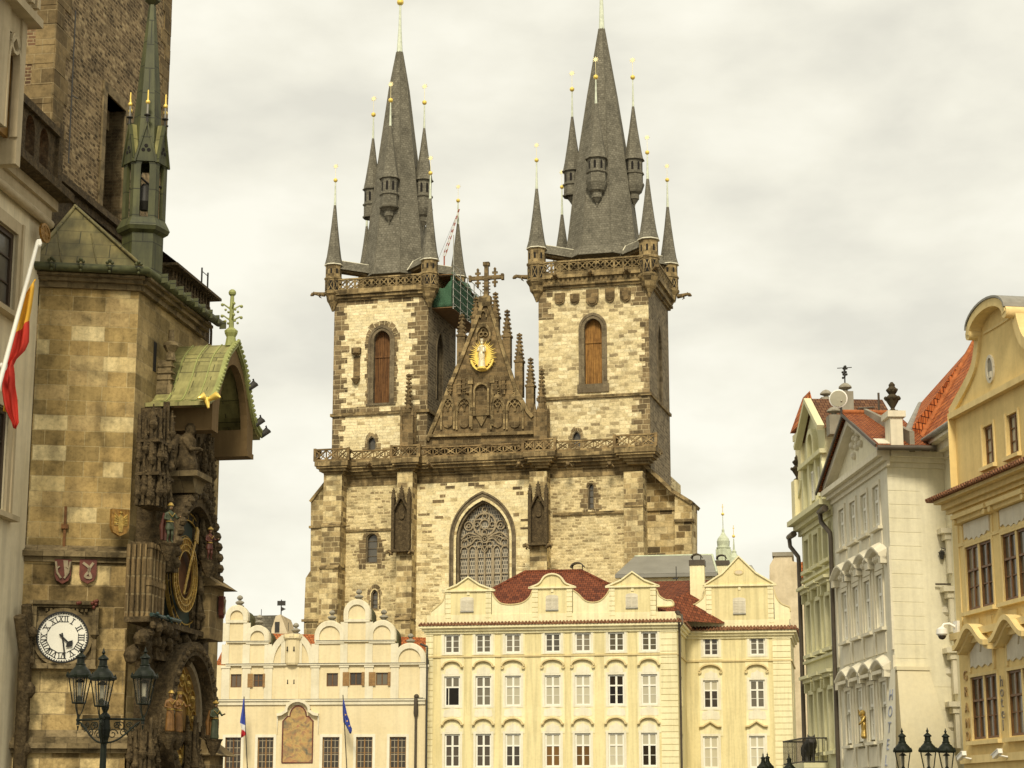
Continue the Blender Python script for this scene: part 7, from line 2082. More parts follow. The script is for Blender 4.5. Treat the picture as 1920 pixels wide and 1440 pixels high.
mb.side(0, 9, 270); mb.wall(0, 9, 0.1, zat, 0, [], 0.2); mb.main()
of = mb.build('facade', M['gold plaster'], gold)
def brown_win(h, nm, rows_, tr=None, y=0.12, pm='glass grey', mull=1):
	a, b, c, d = h; return casement(nm, b - a, d - c, 'wood brown', pm, gold, (a + b) / 2, y, c, mull, rows_, 0.075, tr, 0.1)
def double_win(h, y):
	a, b, c, d = h; m = (a + b) / 2
	for (p, q) in ((a, m - 0.05), (m + 0.05, b)): brown_win((p, q, c, d), 'window', (0.36,), 0.62, y)
	mb = MB(); mb.box(m - 0.05, m + 0.05, y - 0.04, y + 0.1, c, d); mb.build('mullion', M['gold trim'], of)
for h in row2 + row1: double_win(h, 0.04)
for h in rowa: brown_win(h, 'attic_window', (0.33, 0.66), None, 0.34, 'curtain')
mb = MB()
for h in row2 + row1:
	a, b, c, d = h
	for xx in (a - 0.1, b): mb.box(xx, xx + 0.1, -0.025, 0.02, c - 0.05, d + 0.1)
	mb.box(a, b, -0.025, 0.02, d, d + 0.1); mb.box(a - 0.25, b + 0.25, -0.18, 0.02, c - 0.18, c - 0.05)
for h in row2:                                          # straight hoods with stucco panels below
	a, b, c, d = h; z = d + 0.95
	mb.box(a - 0.3, b + 0.3, -0.34, 0.02, z, z + 0.14); mb.box(a - 0.2, b + 0.2, -0.22, 0.02, z - 0.14, z - 0.003)
	for xx in (a - 0.26, b + 0.08): mb.tube([(xx + 0.09, -0.3, z - 0.08), (xx + 0.09, 0.0, z - 0.08)], 0.11, 8)
	for xx in (a - 0.2, b + 0.08): mb.box(xx, xx + 0.12, -0.04, 0.02, d + 0.16, z - 0.2)
	for q in (0.12, 0.58): mb.box(a + (b - a) * q, a + (b - a) * (q + 0.3), -0.02, 0.02, c - 0.75, c - 0.32)
for h in row1:                                          # swelling curved hoods
	a, b, c, d = h; m = (a + b) / 2; hw = (b - a) / 2 + 0.2; z = d + 0.95
	pts = [(m + hw * q / 8, z + 0.62 * (0.5 + 0.5 * cos(pi * q / 8))) for q in range(-8, 9)]
	ribbon(mb, pts, 0.16, -0.5, 0.02); ribbon(mb, [(p[0] * 1.0, p[1] - 0.15) for p in pts], 0.12, -0.34, 0.02)
	for s_ in (-1, 1): mb.box(m + s_ * (hw - 0.3) - 0.06, m + s_ * (hw - 0.3) + 0.06, -0.06, 0.02, d + 0.16, z + 0.1)
for i, h in enumerate(rowa):                            # sunk attic panels
	a, b, c, d = h
	mb.box(a - 0.1, a - 0.02, 0.2, 0.27, c - 0.05, d + 0.08); mb.box(b + 0.02, b + 0.1, 0.2, 0.27, c - 0.05, d + 0.08); mb.box(a - 0.15, b + 0.15, 0.1, 0.27, c - 0.18, c - 0.06)
zz = (oz(1800, 1195)); mb.box(0, XG, -0.3, 0.02, zz - 0.1, zz + 0.12); mb.box(0, XG, -0.16, 0.02, zz - 0.3, zz - 0.103)
mb.box(0, XG, -0.03, 0.02, zlc - 1.9, zlc - 1.78); mb.box(0.02, 0.5, -0.035, 0.02, zz + 0.12, zlc - 1.0)
mb.box(-0.05, XG, 0.02, 0.3, zat - 0.1, zat + 0.1)
zl = oz(1830, 1422); mb.box(-0.06, XG, -0.12, 0.02, zl - 0.15, zl + 0.1)
mb.build('window_trim', M['gold trim'], of)
for h in row2:
	a, b, c, d = h; n = 8; z = d + 0.78; mb = MB()
	pts = [(a + 0.02, z), (b - 0.02, z)] + [(b - 0.05 - (b - a - 0.1) * j / 10, d + 0.26 + 0.1 * (j % 2) - 0.12 * sin(pi * j / 10)) for j in range(11)]
	mb.prism(pts, -0.045, 0.02); mb.build('stucco_panel', M['stucco white'], of)
for h in row1:
	a, b, c, d = h; m = (a + b) / 2; mb = MB()
	pts = [(a + 0.05 + (b - a - 0.1) * j / 8, d + 0.26 + 0.1 * (j % 2)) for j in range(9)] + [(b - 0.05, d + 0.7), (m + 0.3, d + 1.1), (m, d + 1.25), (m - 0.3, d + 1.1), (a + 0.05, d + 0.7)]
	mb.prism(pts, -0.045, 0.02); mb.prism([(m, d + 0.75), (m + 0.12, d + 1.05), (m, d + 1.22), (m - 0.12, d + 1.05)], -0.09, -0.045); mb.build('stucco_panel', M['stucco white'], of)
mb = MB(); corn2(mb, -0.3, XG, 0, zlc - 0.24, ((0.1, -0.46, -0.32), (0.26, -0.317, -0.14), (0.52, -0.137, 0.0)))
mb.build('cornice', M['gold trim'], of)
mb = MB(); tile_row(mb, -0.62, XG, -0.66, 0.26, zlc - 0.235, zlc + 0.02, 0.2); mb.build('tile_edge', M['edge tile'], of)
# scrolled gable
pL = [(1785, 776), (1800, 748), (1815, 720), (1828, 690), (1834, 655), (1836, 625)]
yg = 0.25
lp = [GO.uv(u, v, yg) for u, v in pL]
ctr = GO.X(1885, 640, yg) ; half = ctr - lp[-1][0]
ctr = lp[-1][0] + 1.5
topz = GO.Z(1866, 570, yg)
zb_ = lp[-1][1]; L0 = curve(lp)
arc = [(ctr - 1.62 * cos(t), zb_ + 0.05 + (topz - zb_) * sin(t)) for t in [pi * j / 14 for j in range(15)]]
outl = L0 + [(arc[0][0], zb_ - 0.02)] + arc + [(arc[-1][0], zb_ - 0.02)] + [(2 * ctr - p[0], p[1]) for p in L0[::-1]]
mb = MB(); mb.prism([(outl[0][0], zat)] + outl + [(outl[-1][0], zat)], yg, yg + 0.5)
gb = mb.build('gable', M['gold plaster'], gold)
mb = MB(); ribbon(mb, L0, 0.34, yg - 0.1, yg + 0.3); ribbon(mb, [(2 * ctr - p[0], p[1]) for p in L0], 0.34, yg - 0.1, yg + 0.3)
ribbon(mb, [(p[0] * 0.93 + ctr * 0.07, p[1] - 0.12) for p in arc], 0.26, yg - 0.42, yg + 0.3)
for s_ in (-1, 1): mb.tube([(ctr + s_ * 1.52, yg - 0.4, zb_ - 0.05), (ctr + s_ * 1.52, yg + 0.3, zb_ - 0.05)], 0.2, 10)
ribbon(mb, [(ctr - 1.05 * cos(t), zb_ - 0.1 + (topz - zb_ - 0.65) * sin(t)) for t in [pi * j / 12 for j in range(13)]], 0.08, yg - 0.05, yg + 0.02)
mb.build('gable_rim', M['gold trim'], gb)
mb = MB(); ribbon(mb, [(p[0], p[1] + 0.05) for p in arc], 0.07, yg - 0.46, yg + 1.3); mb.build('gable_capping', M['lead grey'], gb)
mb = MB(); ribbon(mb, [(2 * ctr - p[0] + 0.12, p[1]) for p in L0], 0.2, yg + 0.3, yg + 1.3); mb.build('scroll_flashing', M['yellow trim'], gb)
x, z = GO.uv(1858, 692, yg)
mb = MB(); ribbon(mb, [(x + 0.28 * cos(t), z + 0.42 * sin(t)) for t in [2 * pi * j / 18 for j in range(19)]], 0.1, yg - 0.06, yg + 0.02)
mb.prism([(x + 0.24 * cos(t), z + 0.38 * sin(t)) for t in [2 * pi * j / 18 for j in range(18)]], yg - 0.02, yg + 0.02, 1)
mb.box(x - 0.02, x + 0.14, yg - 0.08, yg - 0.02, z - 0.3, z - 0.1, 0)
mb.build('oval_window', [M['stucco white'], M['grey stone']], gb)
mb = MB(); mb.add([(0.2, 0.75, zat + 0.1), (XG, 0.75, zat + 0.1), (XG, 9, zat + 9.5), (3.4, 7.0, zat + 7.4)], [(0, 1, 2, 3)])
mb.add([(ctr, 0.8, topz - 0.6), (ctr + 2.6, 0.8, zat + 1.5), (ctr + 2.6, 9, zat + 1.5 + 0.01), (ctr, 9, topz - 0.6)], [(0, 1, 2, 3)])
mb.build('roof', M['orange tile'], gold)
# lettering
def letter_on(frame, parent, body, u, v, y, size, mat):
	x, z = frame.uv(u, v, y); o = text_obj('letter', body, size, mat, parent, 0.015)
	o.rotation_euler = (pi / 2, 0, 0); o.location = (x, y, z); return o
for ch, u, v in (('G', 1810, 1268), ('R', 1811, 1298), ('A', 1812.5, 1328), ('N', 1814, 1357), ('D', 1815, 1382)): letter_on(GO, gold, ch, u, v, -0.03, 0.46, 'letter brown')
for ch, u, v in (('h', 1877.5, 1278), ('o', 1878.5, 1297), ('t', 1879, 1317), ('e', 1880.5, 1338), ('l', 1881, 1361)): letter_on(GO, gold, ch, u, v, -0.075, 0.5, 'letter grey')
# security cameras
cc = thing('dome_camera', 'white dome security camera hanging from a curved arm on the golden house edge', 'security camera', GO, (0.0, -0.05, oz(1790, 1178)))
mb = MB(); mb.box(-0.06, 0.3, -0.08, 0.05, -0.25, 0.2); mb.tube([(0.1, -0.05, 0.0), (0.05, -0.25, 0.12), (0.0, -0.42, 0.1), (0.0, -0.5, -0.02)], 0.045, 8); mb.build('arm', M['white paint'], cc)
mb = MB(); mb.rings([(0.05, 0.02), (0.17, -0.06), (0.19, -0.22), (0.15, -0.27)], 0, -0.5, 14, 0, 0, True); hd = mb.build('housing', M['white paint'], cc)
mb = MB(); mb.ball((0, -0.5, -0.27), 0.14, 12); mb.build('dome', M['glass dark'], hd)
for (u, v, lab) in ((1868, 1413, 'white bullet security camera below the word hotel on the golden ledge'), (1801, 1417, 'white bullet security camera near the right lamp at the golden house corner')):
	x, z = op(u, v, -0.4); c2 = thing('bullet_camera', lab, 'security camera', GO, (x, -0.35, z))
	mb = MB(); mb.M = Matrix.Rotation(radians(-18), 4, 'Y'); mb.box(-0.3, 0.22, -0.07, 0.07, -0.06, 0.07); mb.box(-0.38, 0.2, -0.09, 0.09, 0.07, 0.09); mb.M = None; mb.build('housing', M['white paint'], c2)
	mb = MB(); mb.tube([(0.1, 0.0, -0.05), (0.2, 0.2, -0.1), (0.2, 0.38, -0.1)], 0.03, 6); mb.build('bracket', M['white paint'], c2)
# =================================================================== the old town hall on the left: house, tower, chapel, clock
CF = Frame(246, 900, 47.0, 10.0)                        # chapel front face; origin at its right corner
CS = Frame(246, 900, 47.0, 80.8)                        # chapel side face from that corner; x runs away from us, y into the wall
chapel = thing('chapel', 'sandstone town hall chapel with steep copper roof and green bell turret', 'chapel', CS)
K = CF.X(66, 700)                                       # left end of the front
GZ = CF.Z(246, 545)                                     # under the gutter
RotF = Matrix.Rotation(CF.t - CS.t, 4, 'Z')             # front face expressed in side-face coordinates
LSd = CS.X(410, 900)                                    # end of the side face
zst = CF.Z(200, 1040); zlo = CF.Z(200, 1395)
mb = MB(); mb.M = RotF
mb.wall(K, 0, zst, GZ, 0, [], 0.2, 0)
mb.wall(K - 0.14, 0.05, zlo, zst, -0.16, [], 0.2, 2); mb.wall(K - 0.2, 0.12, 0.1, zlo, -0.3, [], 0.2, 2)
mb.add([(0.05, -0.16, zlo), (0.05, -0.16, zst), (0.0, 0.0, zst), (0, 0, zlo)], [(0, 3, 2, 1)], 2)
mb.M = None
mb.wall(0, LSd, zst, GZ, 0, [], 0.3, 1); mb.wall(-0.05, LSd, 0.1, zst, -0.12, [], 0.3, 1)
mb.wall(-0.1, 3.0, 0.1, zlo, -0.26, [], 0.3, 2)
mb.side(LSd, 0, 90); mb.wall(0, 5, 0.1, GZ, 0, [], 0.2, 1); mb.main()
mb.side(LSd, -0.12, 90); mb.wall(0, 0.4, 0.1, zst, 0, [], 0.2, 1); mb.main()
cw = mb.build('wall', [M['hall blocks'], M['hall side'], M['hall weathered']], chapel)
# ledges
def both(mb, z0, z1, o, a=None, s_end=None, y0=0.0):
	mb.M = RotF; mb.box((a if a is not None else K) - o, 0.0 + o * 0.4, -o, 0.06, z0, z1); mb.M = None
	mb.box(-o * 0.4, s_end if s_end is not None else LSd, -o, 0.06, z0 + 0.002, z1 - 0.002)
mb = MB()
both(mb, zst - 0.10, zst + 0.02, 0.34, None, 2.2); both(mb, zst - 0.22, zst - 0.102, 0.24, None, 2.2)
mb.M = RotF
mb.add([(K - 0.3, -0.33, zst + 0.02), (0.14, -0.33, zst + 0.02), (0.0, -0.0, zst + 0.2), (K, 0.0, zst + 0.2)], [(0, 1, 2, 3)])
mb.add([(K - 0.35, -0.52, zlo), (0.28, -0.52, zlo), (0.06, -0.15, zlo + 0.32), (K - 0.1, -0.15, zlo + 0.32)], [(0, 1, 2, 3)])
mb.box(K - 0.35, 0.28, -0.53, 0.0, zlo - 0.12, zlo); mb.box(K - 0.3, 0.2, -0.42, 0.0, zlo - 0.22, zlo - 0.123)
mb.M = None
mb.add([(-0.2, -0.52, zlo), (1.9, -0.52, zlo), (1.9, -0.1, zlo + 0.32), (0.0, -0.1, zlo + 0.32)], [(0, 1, 2, 3)]); mb.box(-0.2, 1.9, -0.53, 0.0, zlo - 0.12, zlo - 0.002)
mb.build('ledge', M['hall ledge'], cw)
mb = MB(); LG_ = CS.X(403, 640, -0.4); both(mb, GZ - 0.02, GZ + 0.12, 0.12, None, LG_); both(mb, GZ + 0.122, GZ + 0.22, 0.24, None, LG_); both(mb, GZ + 0.222, GZ + 0.30, 0.34, None, LG_); mb.build('cornice', M['hall ledge'], cw)
# gutter with little leaf brackets
mb = MB()
c0 = RotF @ Vector((K - 0.45, -0.46, GZ + 0.40)); c1 = RotF @ Vector((0.16, -0.46, GZ + 0.40))
mb.tube([c0, c1, (LG_ + 0.1, -0.46, GZ + 0.40)], 0.11, 10)
for i in range(4):
	x = K + (0 - K) * (0.12 + 0.29 * i)
	for (dx, dz, r) in ((0, 0.0, 0.05), (-0.06, 0.12, 0.045), (0.06, 0.12, 0.045), (0, 0.17, 0.05), (0, -0.1, 0.04)): mb.ball(RotF @ Vector((x + dx, -0.58, GZ + 0.40 + dz)), r, 6)
for i in range(9): mb.box(0.4 + i * 0.6, 0.44 + i * 0.6, -0.58, -0.4, GZ + 0.3, GZ + 0.525)
mb.build('gutter', M['copper dark'], cw)
# steep copper roof: front facet, hip, side facet
zr0 = GZ + 0.44
A = RotF @ Vector((K - 0.3, -0.36, zr0)); B = RotF @ Vector((0.1, -0.36, zr0))
apx = CS.loc(at(141, 388, 49.3))
Cc = Vector((LG_, -0.36, zr0)); apx2 = Vector((LG_ - 0.2, apx.y, apx.z))
Lb = A + Vector((3.2, 1.2, 0))
mb = MB(); mb.add([A, B, apx, Cc, apx2, (LG_ - 0.2, apx.y + 1.4, zr0), Lb], [(0, 1, 2), (1, 3, 4, 2), (4, 3, 5), (0, 2, 6), (2, 4, 5, 6)])
crf = mb.build('roof', M['copper roof'], chapel)
mb = MB()
for off in (-0.1, 0.0, 0.1): mb.tube([Vector(B) + Vector((off, off * 0.4, 0.03)), apx + Vector((off * 0.4, 0, 0.03))], 0.04, 5)
mb.tube([A, apx], 0.06, 5)
for f in (0.3, 0.6): mb.tube([Vector(A).lerp(B, f) + Vector((0, 0, 0.02)), Vector(A).lerp(B, f) + (apx - Vector(A).lerp(B, 0.5)) * (0.62 if f < 0.5 else 0.55)], 0.02, 4)
mb.build('hip_seam', M['copper roof'], crf)
# bell turret
bt = CS.loc(at(268, 440, 49.4)); bx, by = bt.x, bt.y
def bz(v): return CS.loc(at(268, v, 49.4)).z
rb = 44 * 49.4 / 3807 * 1.0
mb = MB()
HX = pi / 6 + radians(19)
mb.rings([(rb * 0.92, bz(545)), (rb * 0.92, bz(445)), (rb * 1.12, bz(440)), (rb * 1.2, bz(433)), (rb * 1.12, bz(426)), (rb * 0.99, bz(416))], bx, by, 6, HX)
tb = mb.build('turret_base', M['copper dark'], chapel)
mb = MB()
q = rb * 0.98 * cos(pi / 6); fw_ = rb * 0.98 * sin(pi / 6)
for k_ in range(6):
	mb.M = Matrix.Translation((bx, by, 0)) @ Matrix.Rotation(2 * pi * k_ / 6 + HX, 4, 'Z')
	z0, z1, zs_, zt_ = bz(417), bz(330), bz(322), bz(307)
	mb.box(-fw_, -fw_ * 0.40, -q, -q + 0.1, z0, bz(300)); mb.box(fw_ * 0.40, fw_, -q, -q + 0.1, z0, bz(300))
	o_ = arch_pts(0, zs_, fw_ * 0.40, zt_ - zs_, 'pointed', 4)
	top = [(fw_ * 0.40, bz(300)), (-fw_ * 0.40, bz(300))]
	mb.prism(o_ + top[::-1], -q, -q + 0.1)
	# steep gable over each opening
	mb.prism([(-fw_ * 1.0, bz(313)), (fw_ * 1.0, bz(313)), (0, bz(243))], -q - 0.03, -q + 0.05)
	for s_ in (-1, 1): ribbon(mb, [(s_ * fw_ * 1.0, bz(315)), (0, bz(241))], 0.045, -q - 0.07, -q + 0.03)
	for (dx, dz) in ((0, 0.06), (-0.07, -0.05), (0.07, -0.05)): mb.prism([(dx + 0.05 * cos(t), bz(289) + dz + 0.05 * sin(t)) for t in [2 * pi * j / 8 for j in range(8)]], -q - 0.042, -q - 0.03, 1)
	mb.M = None
tl = mb.build('turret_lantern', [M['copper dark'], M['dark hollow']], tb)
mb = MB()
for k_ in range(6):                                    # bright roofs of the little gables running back to the spire
	mb.M = Matrix.Translation((bx, by, 0)) @ Matrix.Rotation(2 * pi * k_ / 6 + HX, 4, 'Z')
	a = (-fw_ * 1.02, -q - 0.06, bz(315)); b = (fw_ * 1.02, -q - 0.06, bz(315)); c = (0, -q - 0.06, bz(240)); d = (0, -0.1, bz(236)); e_ = (-fw_ * 0.6, -q * 0.6, bz(303)); f_ = (fw_ * 0.6, -q * 0.6, bz(303))
	mb.add([a, c, d, e_], [(0, 3, 2, 1)]); mb.add([b, c, d, f_], [(0, 1, 2, 3)])
	mb.M = None
mb.build('turret_gable_roof', M['copper green'], tb)
mb = MB(); mb.rings([(rb * 0.72, bz(300)), (rb * 0.63, bz(232)), (rb * 0.44, bz(130)), (rb * 0.27, bz(60)), (rb * 0.17, bz(16)), (rb * 0.14, bz(10)), (rb * 0.36, bz(3)), (rb * 0.36, bz(-1)), (rb * 0.15, bz(-4)), (rb * 0.1, bz(-70)), (0.01, bz(-76))], bx, by, 6, HX)
mb.build('turret_spire', M['copper dark'], tb)
mb = MB(); mb.rings([(0.1, bz(395)), (0.2, bz(380)), (0.14, bz(352)), (0.05, bz(345))], bx, by, 12, 0, 0, True); mb.tube([(bx - rb * 0.8, by, bz(340)), (bx + rb * 0.8, by, bz(340))], 0.03, 6); mb.tube([(bx, by - rb * .8, bz(352)), (bx, by + rb * .8, bz(352))], 0.03, 6); mb.build('bell', M['iron'], tb)
for k_ in range(6):
	a = 2 * pi * k_ / 6 + HX - pi / 2; x, y = bx + q * 1.08 * cos(a), by + q * 1.08 * sin(a)
	mb = MB(); mb.tube([(x, y, bz(244)), (x, y, bz(226))], [0.035, 0.03], 6, 1); mb.rings([(0.09, bz(229)), (0.09, bz(227.5))], x, y, 8, 0, 1); mb.tube([(x, y, bz(226)), (x, y, bz(205))], 0.026, 6, 2)
	mb.ball((x, y, bz(204)), 0.06, 10, 0); mb.tube([(x, y, bz(204)), (x, y, bz(182))], [0.024, 0.018], 6, 0)
	mb.build('finial', [M['gold leaf'], M['iron'], M['lead grey']], tb)
# long roof and dark openwork attic behind the turret
mb = MB()
sA = CS.ux(318, 470, 2.4); 
ys = 0.75
xs0, zs0 = CS.uv(316, 497, ys); xs1, zs1 = CS.uv(396, 560, ys)
ztop = (zs0 + zs1) / 2; zbot = zr0 + 0.1
xs0 = CS.X(318, 500, ys); xs1 = CS.X(390, 575, ys)
mb.box(xs0, xs1, ys, ys + 3, zbot - 0.4, ztop)
n = 13
for i in range(n):
	x = xs0 + (xs1 - xs0) * (i + 0.5) / n
	mb.box(x - 0.05, x + 0.05, ys - 0.08, ys, zbot, ztop - 0.05)
	ribbon(mb, [(x + 0.16 * cos(t), ztop - 0.45 + 0.16 * sin(t)) for t in [2 * pi * j / 8 for j in range(9)]], 0.06, ys - 0.07, ys)
	arch_band(mb, x + 0.24, zbot, ztop - 1.0, 0.14, 0.25, 0.05, ys - 0.06, ys)
at_ = mb.build('attic_tracery', M['hall carved'], chapel)
zq = CS.Z(312, 452, ys + 1.2)
mb = MB(); mb.add([(xs0 - 0.3, ys - 0.3, ztop), (xs1 + 0.25, ys - 0.3, ztop), (xs1 - 0.4, ys + 1.6, ztop + 1.5), (xs0 - 0.3, ys + 1.6, ztop + 1.5)], [(0, 1, 2, 3)])
mb.box(xs0 - 0.3, xs1 + 0.25, ys - 0.32, ys + 0.1, ztop - 0.08, ztop - 0.005); mb.add([(xs1 + 0.25, ys - 0.3, ztop), (xs1 + 0.25, ys + 3.2, ztop), (xs1 - 0.4, ys + 1.6, ztop + 1.5)], [(0, 1, 2)])
mb.build('attic_roof', M['hall carved'], at_)
mb = MB()
for f in (0.72, 0.88): mb.tube([(xs0 + (xs1 - xs0) * f, ys - 0.1, ztop + 0.1), (xs0 + (xs1 - xs0) * f, ys - 0.1, ztop + 0.6)], 0.025, 5)
mb.tube([(xs0 + (xs1 - xs0) * .72, ys - 0.1, ztop + 0.5), (xs0 + (xs1 - xs0) * .88, ys - 0.1, ztop + 0.5)], 0.015, 4); mb.build('snow_guard', M['iron'], at_)

# ------------------------------------------------------------------ big tower
TF = Frame(90, 330, 50.5, 80.8)
tow = thing('clock_tower', 'massive rough brick and stone tower with tall dark window behind the green bell turret', 'tower', TF)
LT = TF.X(314, 200); zt0 = TF.Z(90, -60) + 6
tw0, tw1 = TF.X(193, 300), TF.X(229, 300)
tz0, tz1 = TF.Z(190, 425), TF.Z(192, 168)
mb = MB()
mb.wall(0, LT, 0.1, zt0, 0, [(tw0, tw1, tz0, tz1)], 0.7, 0, 1)
mb.side(0, 9, 270); mb.wall(0, 9, 0.1, zt0, 0, [], 0.3, 1); mb.main()
mb.side(LT, 0, 90); mb.wall(0, 9, 0.1, zt0, 0, [], 0.3, 0); mb.main()
tww = mb.build('wall', [M['hall rubble'], M['hall brickwork']], tow)
mb = MB()
quoins(mb, 0.0, 1, 8, zt0, 0.0, 0.62, 0.5, 1.1, 0.02, 51); quoins(mb, LT, -1, 8, zt0, 0.0, 0.55, 0.4, 0.9, 0.02, 52)
mb.side(0, 9, 270); quoins(mb, 9.0, -1, 8, zt0, 0.0, 0.62, 0.45, 1.3, 0.02, 53); mb.main()
mb.build('quoin_blocks', M['hall quoin'], tww)
mb = MB()
mb.box(tw0 - 0.28, tw0, -0.06, 0.7, tz0, tz1 + 0.3); mb.box(tw1, tw1 + 0.28, -0.06, 0.7, tz0, tz1 + 0.3); mb.box(tw0, tw1, -0.06, 0.7, tz1, tz1 + 0.3); mb.box(tw0 - 0.1, tw1 + 0.1, 0.45, 0.7, tz1 - 0.6, tz1 - 0.003)
tj = mb.build('tower_window', M['hall ledge'], tww)
mb = MB(); mb.box(tw0, tw1, 0.62, 0.7, tz0, tz0 + (tz1 - tz0) * 0.5)
for i in range(7):
	x = tw0 + (tw1 - tw0) * i / 7; mb.box(x + 0.02, x + (tw1 - tw0) / 7 - 0.03, 0.55, 0.62, tz0, tz0 + (tz1 - tz0) * 0.47)
mb.build('board', M['rust wood'], tj)
mb = MB(); mb.box(tw0, tw1, 0.66, 0.72, tz0 + (tz1 - tz0) * 0.5, tz1); mb.build('opening', M['dark hollow'], tj)
# moulding where tower and roof meet, stepping down to the right
mb = MB(); za, zb = TF.Z(90, 327), TF.Z(218, 437)
mz = za; mb.box(-0.25, LT, -0.42, 0.02, mz - 0.2, mz); mb.box(-0.15, LT, -0.28, 0.02, mz - 0.42, mz - 0.203); mb.box(-0.1, LT, -0.2, 0.02, mz - 1.4, mz - 0.423)
mb.build('base_moulding', M['hall carved'], tww)
mb = MB(); x = TF.X(196, 230); mb.tube([(0.35, -0.4, TF.Z(95, 0)), (0.33, -0.42, mz + 0.4)], 0.02, 4); mb.tube([(0.33, -0.42, TF.Z(90, 165)), (0.33, -0.6, TF.Z(90, 172))], 0.02, 4); mb.build('lightning_rod', M['iron'], tww)

# ------------------------------------------------------------------ plastered house in front of it
HF = Frame(64, 700, 46.4, 83.1)
hs_ = thing('town_hall_house', 'pale plastered town hall wing with dark framed windows behind the white flagpole', 'house', HF)
hz = lambda u, v, y=0: HF.Z(u, v, y)
zhc = hz(50, 345)
wa0, wa1 = HF.X(-40, 500), HF.X(27, 505)
za0, za1 = hz(20, 583), hz(20, 432)
zb0, zb1 = hz(10, 958), hz(10, 765)
XL = -11.0
mb = MB()
def hwin(k_): return [(wa0 - k_ * 3.0, wa1 - k_ * 3.0, za0, za1), (HF.X(-40, 850) - k_ * 3.0, HF.X(12, 850) - k_ * 3.0, zb0, zb1)]
holes = hwin(0) + hwin(1)
mb.wall(XL, 0, 0.1, zhc, 0, holes, 0.25); hw_ = mb.build('wall', M['hall plaster'], hs_)
for h in holes:
	pass
plain('frame dark', (0.05, 0.032, 0.018), 0.5)
for h in holes: casement('window', h[1] - h[0], h[3] - h[2], 'frame dark', 'glass lattice', hs_, (h[0] + h[1]) / 2, 0.06, h[2], 1, (0.34, 0.67), 0.13, None, 0.1)
mb = MB()
for (a, b, c, d) in holes:
	for xx in (a - 0.3, b): mb.box(xx, xx + 0.3, -0.06, 0.02, c - 0.1, d + 0.3); mb.box(xx + (0.18 if xx > a else 0), xx + (0.3 if xx > a else 0.12), -0.1, 0.02, c - 0.1, d + 0.3)
	mb.box(a, b, -0.06, 0.02, d, d + 0.3); mb.box(a - 0.45, b + 0.45, -0.24, 0.02, c - 0.22, c - 0.1)
mb.build('window_trim', M['hall plaster trim'], hw_)
mb = MB()
mb.box(XL, 0.35, -0.26, 0.02, zhc - 0.25, zhc); mb.box(XL, 0.2, -0.16, 0.02, zhc - 0.55, zhc - 0.253)
mb.tube([(XL, -0.14, zhc - 0.62), (0.2, -0.14, zhc - 0.62)], 0.11, 8)
mb.build('cornice', M['hall plaster trim'], hw_)
mb = MB(); zp1 = hz(80, 195); zp1 = zhc + 1.75
mb.box(XL, 0.45, -0.62, 0.3, zhc + 0.002, zhc + 0.22); mb.box(XL, 0.3, -0.42, 0.3, zhc + 0.223, zhc + 0.4)
mb.wall(XL, 0.1, zhc + 0.4, zp1 - 0.15, -0.2, [(-0.95 - 0.95 * i, -0.35 - 0.95 * i, zhc + 0.5, zp1 - 0.2, zp1 - 0.55, 'round') for i in range(8)], 0.35)
mb.box(XL, 0.2, -0.32, 0.3, zp1 - 0.15, zp1 + 0.05); mb.box(0.101, 0.4, -0.3, 0.2, zhc + 0.4, zp1 + 0.25)
mb.build('parapet', M['hall carved'], hs_)
mb = MB(); mb.add([(XL, 0.4, zhc), (0, 0.4, zhc), (0, 4, zhc + 2.6), (XL, 4, zhc + 2.6)], [(0, 1, 2, 3)]); mb.build('roof', M['orange tile'], hs_)
# corner of a traceried stone bay above the parapet
mb = MB(); bx1 = HF.X(14, 150, -0.7)
zb_ = hz(5, 265, -0.7); zt_ = hz(5, 40, -0.7)
mb.box(bx1 - 3, bx1 - 1.0, -1.1, 0.2, zb_, zt_ + 3); mb.box(bx1 - 0.28, bx1, -1.1, 0.2, zb_ - 0.6, zt_ + 0.1); mb.box(bx1 - 1.0, bx1 - 0.28, -1.05, -0.9, zt_ - 0.4, zt_ + 0.1)
arch_band(mb, bx1 - 0.64, zb_, zt_ - 1.1, 0.3, 0.6, 0.08, -1.12, -0.95); ribbon(mb, [(bx1 - 0.64 + 0.22 * cos(t), zt_ - 0.62 + 0.22 * sin(t)) for t in [2 * pi * j / 10 for j in range(11)]], 0.07, -1.12, -0.95)
mb.box(bx1 - 3, bx1 + 0.3, -1.35, 0.3, zt_ + 0.1, zt_ + 0.3); mb.box(bx1 - 3, bx1 + 0.15, -1.25, 0.3, zt_ + 0.303, zt_ + 1.6)
for i in range(5): mb.box(bx1 - 0.2 - i * 0.35, bx1 - 0.05 - i * 0.35, -1.4, -1.25, zt_ + 0.4, zt_ + 2.2)
bay = mb.build('stone_bay', M['hall plaster trim'], hs_)
mb = MB(); mb.box(bx1 - 1.0, bx1 - 0.28, -0.9, -0.8, zb_, zt_ - 0.4); mb.build('pane', M['gold dial'], bay)
# carved portal edge at the bottom left
mb = MB(); zq = hz(10, 1180)
for i in range(9):
	t = i / 8; x = -0.25 - 0.12 * sin(t * 3); z = 0.5 + (zq - 0.5) * t
	mb.ball((x, -0.35, z), 0.17 + 0.05 * sin(i * 2.3), 8)
mb.tube([(-0.15, -0.25, 0.1), (-0.15, -0.25, zq - 0.3), (-0.5, -0.3, zq + 0.6)], 0.12, 8); mb.tube([(-0.45, -0.3, 0.1), (-0.45, -0.3, zq - 0.5), (-0.9, -0.3, zq + 0.3)], 0.14, 8)
mb.build('portal_carving', M['hall carved'], hs_)
